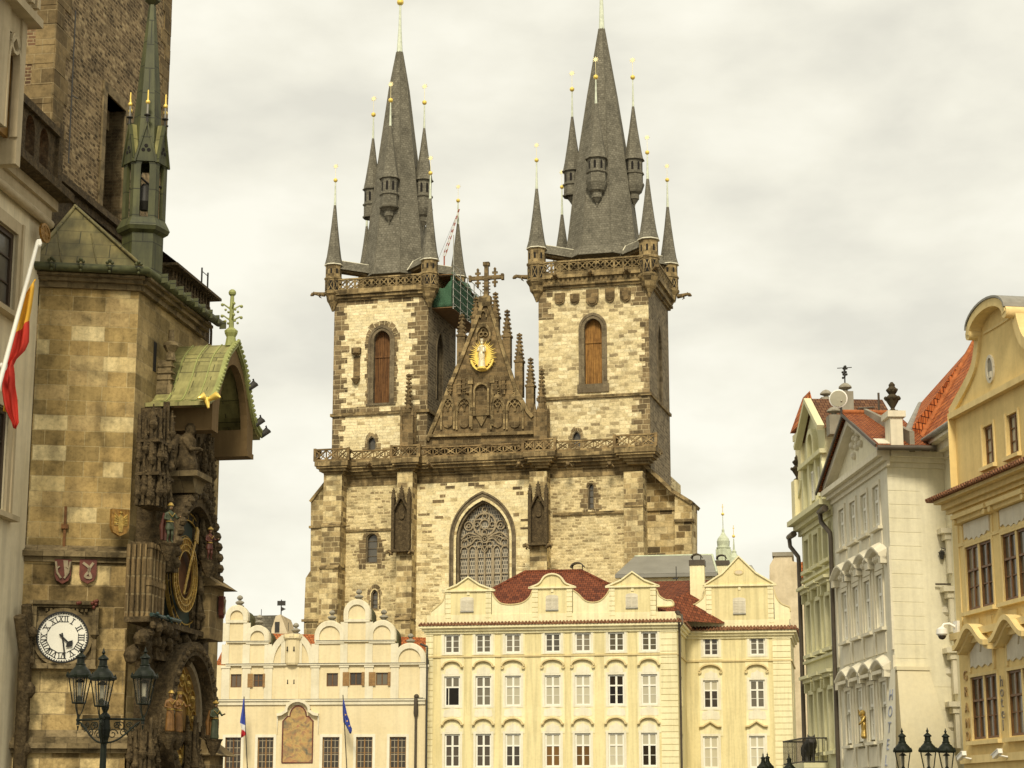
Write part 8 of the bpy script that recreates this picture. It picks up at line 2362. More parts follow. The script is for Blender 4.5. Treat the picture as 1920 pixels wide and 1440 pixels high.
# gilded emblem disc
em = thing('emblem', 'oval gilded openwork emblem on the wall above the white flagpole', 'emblem', HF, (HF.X(84, 437, -0.25), -0.25, hz(84, 437, -0.25)))
mb = MB(); ribbon(mb, [(0.30 * cos(t), 0.2 * sin(t)) for t in [2 * pi * j / 20 for j in range(21)]], 0.06, -0.03, 0.03)
for q in range(4): mb.box(-0.18 + q * 0.1, -0.13 + q * 0.1, -0.02, 0.02, -0.17, 0.17)
mb.box(-0.24, 0.24, -0.015, 0.018, -0.03, 0.03); mb.build('disc', M['old gilding'], em)

# ------------------------------------------------------------------ flag over the house front
def gridcloth(parent, name, rows, mats, rowmat, fold=0.05, nf=3.0, nx=12, thick=0.012):
	"""cloth through rows of (left point, right point) world vectors, folded in depth"""
	mb = MB(); vs = []; n = len(rows)
	for i, (a, b) in enumerate(rows):
		w = (b - a).length
		for j in range(nx + 1):
			t = j / nx; p = a.lerp(b, t); p = p + Vector((0, 1, 0)) * (fold * min(1, w / 0.5 + 0.3) * sin(t * nf * 2 * pi + i * 0.25))
			vs.append(p)
	for i in range(n - 1):
		for j in range(nx):
			mb.add([vs[i * (nx + 1) + j], vs[i * (nx + 1) + j + 1], vs[(i + 1) * (nx + 1) + j + 1], vs[(i + 1) * (nx + 1) + j]], [(0, 3, 2, 1)], rowmat(i, j, nx), True)
	o = mb.build(name, mats, parent); m_ = o.modifiers.new('weld', 'WELD'); m_.merge_threshold = 0.0005
	m_ = o.modifiers.new('thick', 'SOLIDIFY'); m_.thickness = thick
	return o
YF_ = 43.0
def fw(u, v, Y=YF_): return at(u, v, Y)
fl_base = fw(4, 692)
flag = thing('flag', 'yellow and red striped flag hanging furled from a white slanted pole', 'flag', loc=(0, 0, 0))
mb = MB(); p0, p1 = fw(-12, 760, 42.0), fw(71, 452, 43.2)
mb.tube([p0, p1], [0.055, 0.045], 10); mb.tube([p1, p1 + Vector((0.03, 0, 0.02)), p1 + Vector((0.06, 0, -0.08))], 0.045, 8); mb.ball(p1 + Vector((0.04, -0.02, -0.10)), 0.055, 8)
mb.tube([fw(1, 686, 42.6), fw(12, 688, 42.6)], 0.075, 10); mb.build('pole', M['white paint'], flag)
rows = [((37, 572), (64, 528)), ((32, 596), (64, 540)), ((28, 615), (58, 580)), ((22, 634), (54, 600)), ((18, 650), (54, 618)), ((12, 668), (53, 640)), ((8, 682), (46, 656)), ((6, 690), (30, 672)), ((6, 698), (24, 684)), ((3, 715), (26, 700)), ((3, 733), (27, 722)), ((6, 752), (31, 745)), ((10, 768), (33, 765)), ((16, 780), (34, 782)), ((22, 792), (35, 792)), ((25, 802), (29, 804))]
up = 64
wr = [(fw(a[0], a[1]), fw(b[0], b[1], YF_ - 0.1)) for a, b in rows]
wr = [(fw(66, 524), fw(67, 523))] + wr
gridcloth(flag, 'cloth', wr, [M['yellow cloth'], M['red cloth']], lambda i, j, nx: 0 if i < 4 else 1, 0.07, 2.0)
rows2 = [((20, 690), (27, 690)), ((14, 722), (28, 715)), ((8, 752), (26, 745)), ((5, 770), (18, 776))]
gridcloth(flag, 'cloth_lower_edge', [(fw(a[0], a[1], YF_ + 0.25), fw(b[0], b[1], YF_ + 0.2)) for a, b in rows2], [M['yellow cloth']], lambda i, j, nx: 0, 0.04, 1.0, 6)
# =================================================================== round wall clock
clk = thing('wall_clock', 'round white wall clock with roman numerals in a square stone frame on the chapel front', 'clock', CF, (CF.X(118, 1196, -0.2), -0.2, CF.Z(118, 1196, -0.2)))
px = 47.0 / 3807.0 * 1.005
def cc_(u, v): x, z = CF.uv(u, v, -0.2); return x - CF.X(118, 1196, -0.2), z - CF.Z(118, 1196, -0.2)
x0, z0 = cc_(56, 1250); x1, z1 = cc_(184, 1133)
mb = MB(); R_ = 49 * px
def ringpoly(r): return [(r * cos(t), r * sin(t)) for t in [2 * pi * j / 40 for j in range(41)]]
mb.box(x0, x1, -0.10, 0.1, z0, z1)
for (a, b, c, d) in ((x0, x0 + 0.1, z0, z1), (x1 - 0.1, x1, z0, z1), (x0 + 0.1, x1 - 0.1, z0, z0 + 0.07), (x0 + 0.1, x1 - 0.1, z1 - 0.1, z1)): mb.box(a, b, -0.2, -0.1, c, d)
mb.box(x0 - 0.06, x1 + 0.06, -0.26, -0.1, z1 - 0.04, z1 + 0.05); mb.box(x0 - 0.02, x1 + 0.02, -0.24, -0.1, z0 - 0.05, z0 + 0.02)
for q in range(10): mb.box(x0 + 0.3 + q * 0.1, x0 + 0.36 + q * 0.1, -0.18, -0.1, z1 - 0.2, z1 - 0.13)
for s_ in (x0 + 0.04, x1 - 0.04):
	mb.box(s_ - 0.07, s_ + 0.07, -0.28, -0.1, z0 + (z1 - z0) * 0.56, z1 - 0.1); mb.rings([(0.02, z0 + (z1 - z0) * 0.44), (0.11, z0 + (z1 - z0) * 0.5), (0.1, z0 + (z1 - z0) * 0.57)], s_, -0.2, 8)
strip(mb, ringpoly(R_ * 0.97), ringpoly(R_ * 1.12), -0.2, -0.1)
mb.build('frame', M['hall ledge'], clk)
mb = MB(); strip(mb, ringpoly(R_ * 0.93), ringpoly(R_ * 0.985), -0.215, -0.1); mb.build('bezel', M['black paint'], clk)
mb = MB(); mb.prism(ringpoly(R_ * 0.95)[:-1], -0.17, -0.1); face = mb.build('face', M['dial white'], clk)
mb = MB()
for j in range(60):
	t = 2 * pi * j / 60; r = 0.012 if j % 5 else 0.018
	mb.M = Matrix.Rotation(t, 4, 'Y'); mb.box(-r, r, -0.178, -0.17, R_ * 0.88, R_ * 0.92); mb.M = None
def stroke(pts, w): ribbon(mb, pts, w, -0.18, -0.17)
H_ = R_ * 0.22
def numeral(s, t):
	adv = {'I': 0.055, 'V': 0.13, 'X': 0.13}; tot = sum(adv[c] for c in s); x = -tot / 2
	mb.M = Matrix.Rotation(t, 4, 'Y') @ Matrix.Translation((0, 0, R_ * 0.70))
	for c in s:
		w = adv[c]; m = x + w / 2
		if c == 'I': mb.box(m - 0.010, m + 0.010, -0.18, -0.17, -H_ / 2, H_ / 2)
		elif c == 'V':
			mb.add([(m - 0.048, -0.18, H_ / 2), (m - 0.026, -0.18, H_ / 2), (m + 0.012, -0.18, -H_ / 2), (m - 0.012, -0.18, -H_ / 2)], [(0, 3, 2, 1)]); mb.add([(m + 0.052, -0.1805, H_ / 2), (m + 0.036, -0.1805, H_ / 2), (m - 0.004, -0.1805, -H_ / 2), (m + 0.012, -0.1805, -H_ / 2)], [(0, 1, 2, 3)])
		else:
			mb.add([(m - 0.05, -0.18, H_ / 2), (m - 0.028, -0.18, H_ / 2), (m + 0.05, -0.18, -H_ / 2), (m + 0.028, -0.18, -H_ / 2)], [(0, 3, 2, 1)]); mb.add([(m + 0.05, -0.1805, H_ / 2), (m + 0.035, -0.1805, H_ / 2), (m - 0.05, -0.1805, -H_ / 2), (m - 0.035, -0.1805, -H_ / 2)], [(0, 1, 2, 3)])
		x += w
	mb.box(-tot / 2 - 0.01, tot / 2 + 0.01, -0.179, -0.17, H_ / 2 - 0.008, H_ / 2 + 0.008); mb.box(-tot / 2 - 0.01, tot / 2 + 0.01, -0.179, -0.17, -H_ / 2 - 0.008, -H_ / 2 + 0.008)
	mb.M = None
for i, s in enumerate(['XII', 'I', 'II', 'III', 'IIII', 'V', 'VI', 'VII', 'VIII', 'IX', 'X', 'XI']): numeral(s, 2 * pi * i / 12)
mb.build('numerals', M['black paint'], face)
def hand(name, t, L_, w, tip):
	mb = MB(); mb.M = Matrix.Rotation(t, 4, 'Y')
	mb.prism([(-w, -0.16 * R_), (w, -0.16 * R_), (w * 0.8, L_ * 0.75), (0, L_), (-w * 0.8, L_ * 0.75)], -0.21 - (0.012 if tip else 0), -0.2 - (0.012 if tip else 0))
	if tip: mb.prism([(-0.035, L_ * 0.62), (0.035, L_ * 0.62), (0.11, L_ * 0.80), (0.06, L_ * 0.95), (0, L_ * 1.12), (-0.06, L_ * 0.95), (-0.11, L_ * 0.80)], -0.223, -0.211)
	mb.M = None; mb.build(name, M['black paint'], clk)
hand('hour_hand', radians(133), R_ * 0.45, 0.022, True); hand('minute_hand', radians(171), R_ * 0.86, 0.02, False)

# shields, anchor iron
def coat(name, lab, u, v0, v1, wpx, field, charge, frame=CF, y=-0.2):
	x = frame.X(u, (v0 + v1) / 2, y); z0, z1 = frame.Z(u, v0, y), frame.Z(u, v1, y)
	t = thing(name, lab, 'shield', frame, (x, y, z0)); w = wpx * px; h = z1 - z0
	mb = MB(); shield(mb, 0, 0, h, w, -0.06, 0.06); t1 = mb.build('field', M[field], t)
	mb = MB()
	if charge == 'split':
		mb.prism([(0.0, h * 0.95), (w * 0.3, h * 0.95), (w * 0.32, h * 0.5), (0.05, h * 0.3)], -0.075, -0.06)
		for s_ in (-1, 1): mb.tube([(s_ * w * 0.1, -0.08, h * 0.22), (s_ * w * 0.35, -0.08, h * 0.45), (s_ * w * 0.46, -0.08, h * 0.9)], 0.03, 6); mb.tube([(s_ * w * 0.38, -0.08, h * 0.6), (s_ * w * 0.2, -0.08, h * 0.7)], 0.022, 5)
	elif charge == 'knot':
		ribbon(mb, curve([(-w * 0.3, h * 0.85), (w * 0.1, h * 0.6), (-w * 0.15, h * 0.3), (w * 0.2, h * 0.25), (w * 0.05, h * 0.55), (w * 0.3, h * 0.85)], 4), 0.06, -0.085, -0.06)
	else:
		mb.prism([(0, h * 0.88), (w * 0.12, h * 0.7), (w * 0.36, h * 0.85), (w * 0.38, h * 0.4), (w * 0.15, h * 0.4), (w * 0.1, h * 0.15), (-w * 0.1, h * 0.15), (-w * 0.15, h * 0.4), (-w * 0.38, h * 0.4), (-w * 0.36, h * 0.85), (-w * 0.12, h * 0.7)], -0.08, -0.06)
		mb.ball((0, -0.08, h * 0.86), w * 0.09, 8)
		for s_ in (-1, 1):
			for q in range(4): mb.tube([(s_ * w * 0.14, -0.085, h * (0.66 - q * 0.06)), (s_ * w * 0.36, -0.085, h * (0.8 - q * 0.12))], 0.012, 4)
	mb.build('charge', M['shield pale' if charge != 'eagle' else 'gilded'], t)
coat('shield', 'red and white shield with an antler charge above the wall clock', 118, 1095, 1049, 30, 'shield red', 'split')
coat('shield', 'dull red shield with a pale twisted knot above the wall clock', 165, 1095, 1049, 32, 'shield red', 'knot')
ES = Frame(230, 980, 46.6, 35)
coat('shield', 'golden eagle shield on the corner of the chapel above the stone ledge', 224, 1006, 955, 36, 'old gilding', 'eagle', ES, -0.12)
mb = MB(); x = CF.X(122, 980, -0.03); mb.box(x - 0.03, x + 0.03, -0.07, 0.0, CF.Z(122, 1027), CF.Z(122, 950)); mb.box(x - 0.08, x + 0.08, -0.1, 0.0, CF.Z(122, 992), CF.Z(122, 984))
an_ = mb.build('wall_anchor', M['rust wood'], None); an_.location = CF.o; an_.rotation_euler = (0, 0, CF.t); tag(an_, 'vertical rusty iron anchor bar on the chapel front above the ledge', 'anchor')
# red trim string over the clock frame corner
mb = MB()
for (u, v) in ((146, 1131), (150, 1130), (173, 1131), (178, 1128), (180, 1133), (176, 1139), (182, 1127)): mb.ball(((CF.X(u, v, -0.5)), -0.5, CF.Z(u, v, -0.5)), 0.045, 6)
rt = mb.build('ribbon_bows', M['shield red'], None); rt.location = CF.o; rt.rotation_euler = (0, 0, CF.t); tag(rt, 'small red ribbon bows tied along the top of the wall clock frame', 'ribbon')

# =================================================================== astronomical clock on the side face
def su(u, v, y): return CS.uv(u, v, y)
orl = thing('astronomical_clock', 'dark carved gothic astronomical clock with gilded ringed dial under a green copper canopy', 'astronomical clock', CS)
yd = -0.75                                              # plane of the dials
dx, dz = su(346, 1073, yd)
XA, XB = su(292, 1000, -0.5)[0], su(398, 1000, -0.5)[0]
zc0 = CS.Z(330, 775, -0.3)
mb = MB()
mb.box(XA, XB, -0.5, 0.0, 0.1, zc0 - 0.2)
body = mb.build('body', M['hall carved'], orl)
# frame of columns, canopies and tracery on both sides
def gothic_pier(x, w, z0, z1, y0, seed, nm='pier'):
	"""cluster of slender shafts, gablets and crockets on the two visible sides"""
	r = random.Random(seed); mb = MB()
	mb.box(x - w / 2, x + w / 2, y0, -0.4, z0, z1)
	spots = [(x - w / 2 + w * (i + 0.5) / 4, y0 - 0.06) for i in range(4)] + [(x - w / 2 - 0.05, y0 + 0.1 + 0.15 * i) for i in range(3)]
	for (xx, yy) in spots:
		q = r.uniform(0.04, 0.065); mb.tube([(xx, yy, z0), (xx, yy, z1 + r.uniform(-0.2, 0.5))], [q, q * 0.8], 6)
		z = z0 + r.uniform(0.2, 0.5)
		while z < z1 - 0.2:
			h = r.uniform(0.4, 0.7)
			mb.rings([(0.05, z - 0.1), (0.11, z), (0.11, z + 0.06), (0.085, z + 0.08), (0.015, z + h)], xx, yy - 0.03, 6)
			for k_ in range(3): mb.ball((xx + r.uniform(-0.06, 0.06), yy - 0.07 + r.uniform(-0.03, 0.03), z + h * (0.25 + 0.25 * k_)), r.uniform(0.025, 0.045), 5)
			z += h + r.uniform(0.15, 0.4)
	for f in (0.33, 0.7): mb.box(x - w / 2 - 0.1, x + w / 2 + 0.08, y0 - 0.13, -0.4, z0 + (z1 - z0) * f, z0 + (z1 - z0) * f + 0.07)
	return mb.build(nm, M['hall carved'], orl)
xl = su(306, 1000, -0.95)[0]; xr = su(388, 1000, -0.95)[0]
zu = CS.Z(320, 800, -0.9)
zm = CS.Z(320, 1165, -0.9)
gothic_pier(xl, 0.95, CS.Z(310, 955, -0.9), zu + 0.1, -0.85, 3); gothic_pier(xr, 0.95, zm, zu + 0.2, -0.85, 4)
gothic_pier(xl + 0.05, 0.75, 0.1, CS.Z(310, 1375, -0.9), -0.85, 5, 'lower_pier'); gothic_pier(xr, 0.85, 0.1, CS.Z(400, 1375, -0.9), -0.85, 6, 'lower_pier')
mb = MB()                                               # slender shafts under the upper figures
for xx in (xl - 0.62, xl - 0.42, xl - 0.2, xl + 0.05, xl + 0.3):
	mb.tube([(xx, -0.86, CS.Z(300, 1165, -0.86)), (xx, -0.86, CS.Z(300, 1030, -0.86))], 0.075, 8)
	for v in (1165, 1100, 1030): mb.tube([(xx, -0.86, CS.Z(300, v, -0.86) - 0.06), (xx, -0.86, CS.Z(300, v, -0.86) + 0.06)], 0.1, 8)
mb.box(xl - 0.7, xl + 0.45, -0.8, -0.4, CS.Z(300, 1165, -0.8), CS.Z(300, 1025, -0.8), 1)
for q in range(4): mb.tube([(xl - 0.74, -0.78 + 0.13 * q, CS.Z(300, 1165, -0.86)), (xl - 0.74, -0.78 + 0.13 * q, CS.Z(300, 1028, -0.86))], 0.05, 8)
mb.build('shafts', [M['church carved'], M['hall carved']], orl)
# carved corbel with creatures under the upper storey, and band between the dials
mb = MB(); r = random.Random(12); zb0, zb1 = CS.Z(280, 1232, -0.8), CS.Z(280, 1170, -0.8)
for i in range(46):
	f = r.random(); x = xl - 0.85 + r.random() * 1.5; z = zb0 + (zb1 - zb0) * f
	mb.ball((x, -0.55 - 0.55 * f * r.uniform(0.6, 1.1), z), r.uniform(0.08, 0.17), 6, 0, r.uniform(0.7, 1.3))
for i in range(70): mb.ball((xl + 0.6 + r.random() * (xr - xl), -0.6 - 0.3 * r.random(), zb0 + (zb1 - zb0) * r.uniform(0.1, 1.0)), r.uniform(0.07, 0.16), 6)
mb.box(xl - 0.9, xr + 0.5, -1.0, -0.4, zb1, zb1 + 0.12); mb.box(xl + 0.4, xr + 0.3, -0.75, -0.4, zb0, zb1)
mb.build('carved_band', M['hall carved'], orl)
mb = MB()
for i in range(14): mb.ball((xl - 0.85 + i * 0.13, -1.05 - 0.1 * sin(i), zb1 + 0.17 + 0.03 * sin(i * 2)), 0.045, 5)
mb.tube([(xl - 0.9, -1.05, zb1 + 0.16), (xl + 1.0, -1.1, zb1 + 0.18)], 0.05, 6)
mb.build('string_lights', M['christmas wire'], orl)
# astronomical dial
def P2(r, t): return (dx + r * cos(t), dz + r * sin(t))
def circle(r, n=48): return [P2(r, 2 * pi * j / n) for j in range(n + 1)]
R1 = 112 * 50.3 / 3807; Rz = 67 * 50.3 / 3807
mb = MB()
mb.prism(circle(R1)[:-1], yd, -0.45); dial = mb.build('dial_plate', M['teal dial'], orl)
mb = MB(); strip(mb, circle(R1 * 0.86), circle(R1 * 0.99), yd - 0.05, yd + 0.02); mb.build('outer_ring', M['black paint'], dial)
mb = MB()
for r0 in (R1 * 0.985, R1 * 0.86): strip(mb, circle(r0), circle(r0 + 0.03), yd - 0.07, yd + 0.02)
for j in range(24):
	t = 2 * pi * j / 24; a = P2(R1 * 0.88, t); b = P2(R1 * 0.96, t); ribbon(mb, [a, b], 0.05 if j % 2 else 0.02, yd - 0.06, yd - 0.045)
for rr in (0.35, 0.6): strip(mb, circle(R1 * rr), circle(R1 * rr + 0.018), yd - 0.02, yd + 0.01)
mb.build('ring_numerals', M['gilded'], dial)
mb = MB(); mb.prism(circle(R1 * 0.5)[:-1], yd - 0.012, yd); mb.build('inner_disc', M['umber dial'], dial)
zx, zz = su(347, 1078, yd - 0.2)
def Q2(r, t): return (zx + r * cos(t), zz + r * sin(t))
def circ2(r, n=40): return [Q2(r, 2 * pi * j / n) for j in range(n + 1)]
mb = MB(); strip(mb, circ2(Rz * 0.66), circ2(Rz), yd - 0.2, yd - 0.16); zr_o = mb.build('zodiac_ring', M['hall brass'] if 'hall brass' in M else M['gold dial'], orl)
mb = MB()
for r0 in (Rz * 0.99, Rz * 0.82, Rz * 0.655): strip(mb, circ2(r0), circ2(r0 + 0.035), yd - 0.23, yd - 0.19)
for j in range(36):
	t = 2 * pi * j / 36; ribbon(mb, [Q2(Rz * (0.83 if j % 3 else 0.67), t), Q2(Rz * 0.97, t)], 0.02, yd - 0.22, yd - 0.195)
for j in range(12):
	t = 2 * pi * (j + 0.5) / 12; c = Q2(Rz * 0.745, t); ribbon(mb, [(c[0] - 0.05, c[1] - 0.04), (c[0], c[1] + 0.05), (c[0] + 0.05, c[1] - 0.03)], 0.025, yd - 0.22, yd - 0.195)
mb.build('ring_symbols', M['gilded'], zr_o)
mb = MB(); mb.prism(circ2(Rz * 0.6)[:-1], yd - 0.05, yd - 0.03); mb.build('centre_disc', M['umber dial'], orl)
mb = MB(); a = Q2(0, 0); b = (zx + 0.5, zz + 0.95)
ribbon(mb, [(zx - 0.3, zz - 0.5), b], 0.07, yd - 0.30, yd - 0.27); mb.prism([(b[0] - 0.1, b[1] - 0.05), (b[0] + 0.1, b[1] - 0.12), (b[0] + 0.16, b[1] + 0.22), (b[0] + 0.02, b[1] + 0.3)], yd - 0.31, yd - 0.27)
mb.build('clock_hand', M['gilded'], orl)
# arched hood moulding over the dial
mb = MB(); arch_band(mb, dx, dz - 0.2, dz, R1 * 1.02, R1 * 1.1, 0.3, yd - 0.35, -0.4, 'pointed', 0, 0.4, 10)
r = random.Random(8)
for p in arch_pts(dx, dz, R1 * 1.15, R1 * 1.3, 'pointed', 10): mb.ball((p[0], yd - 0.35, p[1]), 0.13, 6)
mb.build('dial_arch', M['hall carved'], orl)
# calendar dial below
cx2, cz2 = su(343, 1345, yd); R2 = 108 * 50.3 / 3807
def C2(r, n=48): return [(cx2 + r * cos(2 * pi * j / n), cz2 + r * sin(2 * pi * j / n)) for j in range(n + 1)]
mb = MB(); mb.prism(C2(R2)[:-1], yd + 0.1, -0.45); cal = mb.build('calendar_dial', M['gold dial'], orl)
mb = MB(); strip(mb, C2(R2 * 0.92), C2(R2 * 1.02), yd - 0.02, yd + 0.1); mb.build('calendar_rim', M['shield pale'], cal)
mb = MB()
for j in range(12):
	t = 2 * pi * j / 12; cxx, czz = cx2 + R2 * 0.68 * cos(t), cz2 + R2 * 0.68 * sin(t)
	strip(mb, [(cxx + 0.2 * cos(a), czz + 0.2 * sin(a)) for a in [2 * pi * q / 14 for q in range(15)]], [(cxx + 0.24 * cos(a), czz + 0.24 * sin(a)) for a in [2 * pi * q / 14 for q in range(15)]], yd + 0.05, yd + 0.1)
	mb.ball((cxx, yd + 0.08, czz), 0.1, 6)
strip(mb, C2(R2 * 0.4), C2(R2 * 0.44), yd + 0.04, yd + 0.1); mb.build('medallions', M['gilded'], cal)
mb = MB()
strip(mb, C2(R2 * 1.05), C2(R2 * 1.28), yd - 0.3, -0.4)
for j in range(40):
	t = 2 * pi * j / 40; mb.ball((cx2 + R2 * 1.17 * cos(t), yd - 0.3, cz2 + R2 * 1.17 * sin(t)), 0.09, 6)
mb.build('calendar_frame', M['hall carved'], orl)
plaster('canopy plaster', (0.21, 0.14, 0.062), 0.75, 0.6, streak=0.2)
# copper canopy: ogee roof over the clock
xc0 = su(335, 650, 0)[0]; zrd = CS.Z(335, 650, 0); D_ = 1.55
ze = zrd - 1.95; hwc = 2.25
prof = curve([(-hwc - 0.12, ze - 0.02), (-hwc * 0.80, ze + 0.16), (-hwc * 0.55, ze + 0.75), (-hwc * 0.32, ze + 1.45), (0.0, zrd)], 6)
prof = prof + [(-p[0], p[1]) for p in prof[::-1][1:]]
mb = MB(); 
strip(mb, [(xc0 + p[0], p[1] - 0.10) for p in prof], [(xc0 + p[0], p[1]) for p in prof], -D_, 0.0)
can = mb.build('canopy', M['copper green'], orl)
mb = MB()
ribbon(mb, [(xc0 + p[0], p[1] + 0.03) for p in prof], 0.13, -D_ - 0.06, -D_ + 0.05)
for p in prof[2:-2]: mb.ball((xc0 + p[0], -D_ - 0.06, p[1] + 0.09), 0.055, 5)
for i in range(1, 4): ribbon(mb, [(xc0 + p[0], p[1] + 0.012) for p in prof], 0.03, -D_ * i / 4 - 0.015, -D_ * i / 4 + 0.015)
mb.build('canopy_edge', M['copper bright'], can)
mb = MB()                                              # plastered front of the canopy with its round arch
inner = [(xc0 + 1.25 * cos(t), ze - 0.35 + 1.75 * sin(t)) for t in [pi * j / 16 for j in range(17)]]
outer = []
for (x, z) in inner:
	f = (x - xc0) / 1.25; xx = xc0 + f * 1.75
	zq = None
	for i in range(len(prof) - 1):
		if prof[i][0] <= xx - xc0 <= prof[i + 1][0]:
			t = (xx - xc0 - prof[i][0]) / max(1e-6, prof[i + 1][0] - prof[i][0]); zq = prof[i][1] + t * (prof[i + 1][1] - prof[i][1])
	outer.append((xx, (zq or ze) - 0.12))
strip(mb, [(inner[0][0], ze - 0.62)] + inner + [(inner[-1][0], ze - 0.62)], [(outer[0][0], ze - 0.62)] + outer + [(outer[-1][0], ze - 0.62)], -D_ + 0.02, -D_ + 0.2)
for s_ in (-1, 1): mb.box(xc0 + s_ * 1.25, xc0 + s_ * 1.75, -D_ + 0.2, 0.0, ze - 0.62, ze - 0.05)
mb.box(xc0 + 1.25, xc0 + 1.8, -D_, 0, ze - 0.75, ze - 0.6203)
mb.build('canopy_front', M['canopy plaster'], can)
mb = MB(); mb.prism([(xc0 + 1.3 * cos(t), ze - 0.35 + 1.8 * sin(t)) for t in [pi * j / 16 for j in range(17)]], -0.06, -0.01); mb.build('canopy_back', M['canopy plaster'], can)
mb = MB(); p = prof[0]                                  # gilded leaf at the near tip, dark crockets at the far tip
for a in (-0.6, 0.5): mb.tube([(xc0 + p[0], -D_ - 0.02, p[1]), (xc0 + p[0] - 0.1, -D_ - 0.12 + 0.32 * a, p[1] + 0.1), (xc0 + p[0] - 0.18, -D_ - 0.12 + 0.52 * a, p[1] + 0.03)], [0.04, 0.1, 0.02], 6)
mb.tube([(xc0 + p[0], -D_ - 0.02, p[1] + 0.05), (xc0 + p[0] - 0.06, -D_ - 0.1, p[1] - 0.2)], [0.09, 0.03], 6); mb.build('gilded_leaf', M['gold leaf'], can)
mb = MB(); p = prof[-1]
for i in (0, 3, 7): mb.tube([(xc0 + prof[-1 - i * 2][0], -D_, prof[-1 - i * 2][1]), (xc0 + prof[-1 - i * 2][0] + 0.1, -D_ - 0.18, prof[-1 - i * 2][1] + 0.18), (xc0 + prof[-1 - i * 2][0] + 0.1, -D_ - 0.12, prof[-1 - i * 2][1] + 0.3)], [0.07, 0.1, 0.03], 6)
mb.build('crocket', M['iron'], can)
mb = MB(); x, y = xc0, -D_ + 0.15
mb.rings([(0.16, zrd - 0.05), (0.12, zrd + 0.2), (0.17, zrd + 0.3), (0.18, zrd + 0.36), (0.07, zrd + 0.45), (0.055, zrd + 1.2), (0.05, zrd + 1.3)], x, y, 10); mb.ball((x, y, zrd + 1.38), 0.1, 10)
for k_ in range(4):
	a = pi / 2 * k_ + 0.5
	for h in (0.62, 0.92): mb.tube([(x, y, zrd + h), (x + 0.22 * cos(a), y + 0.22 * sin(a), zrd + h + 0.14)], 0.02, 5); mb.ball((x + 0.25 * cos(a), y + 0.25 * sin(a), zrd + h + 0.12), 0.045, 6); mb.ball((x + 0.18 * cos(a + 0.3), y + 0.18 * sin(a + 0.3), zrd + h - 0.02), 0.035, 6)
mb.build('canopy_finial', M['copper bright'], can)
# stone pinnacle with a small canopy standing left of the canopy
px_, pz_ = su(320, 760, -0.35)
mb = MB(); x = px_; z0 = CS.Z(318, 770, -0.35); zt = CS.Z(324, 618, -0.35); h = zt - z0
mb.box(x - 0.13, x + 0.13, -0.4, 0.0, z0 - 0.1, z0 + h * 0.3); mb.box(x - 0.09, x + 0.09, -0.35, 0.0, z0 + h * 0.3, z0 + h * 0.62)
mb.rings([(0.14, z0 + h * 0.62), (0.1, z0 + h * 0.72), (0.2, z0 + h * 0.8), (0.18, z0 + h * 0.84), (0.08, z0 + h * 0.86), (0.07, z0 + h)], x, -0.3, 8)
for q in range(4): mb.box(x - 0.12, x + 0.12, -0.4, 0, z0 + h * (0.3 + 0.08 * q), z0 + h * (0.32 + 0.08 * q))
mb.build('pinnacle', M['hall ledge'], orl)
mb = MB(); x, z = su(294, 660, -0.05); mb.box(x - 0.1, x + 0.1, -0.012, 0.02, z - 0.5, z + 0.25); mb.build('slit_window', M['dark hollow'], chapel)
# small pitched stone roofs at the far side
mb = MB()
for (v0, v1, ulo, xo) in ((1112, 1078, 425, 0.35), (1420, 1378, 455, 0.7)):
	y_ = -1.35; z = CS.Z(405, v0, -0.8); zt = z + (0.62 if v0 < 1200 else 0.7); x = xr + xo
	mb.add([(x - 0.65, y_ - 0.1, z), (x + 0.8, y_ - 0.1, z), (x + 0.8, 0.0, z), (x - 0.65, 0.0, z), (x - 0.5, -0.55, zt), (x + 0.45, -0.55, zt), (x + 0.45, 0.0, zt), (x - 0.5, 0.0, zt)], [(0, 1, 5, 4), (1, 2, 6, 5), (4, 5, 6, 7), (3, 0, 4, 7), (3, 2, 1, 0)])
	mb.box(x - 0.5, x + 0.6, y_ + 0.2, 0.0, (0.1 if v0 > 1200 else z - 1.3), z - 0.001)
mb.build('stone_roof', M['hall quoin'], orl)
x, z = su(410, 1160, -0.9)
coat('shield', 'small dark red shield under the little stone roof beside the upper dial', 416, 1160, 1118, 16, 'shield red', 'knot', CS, -1.25)

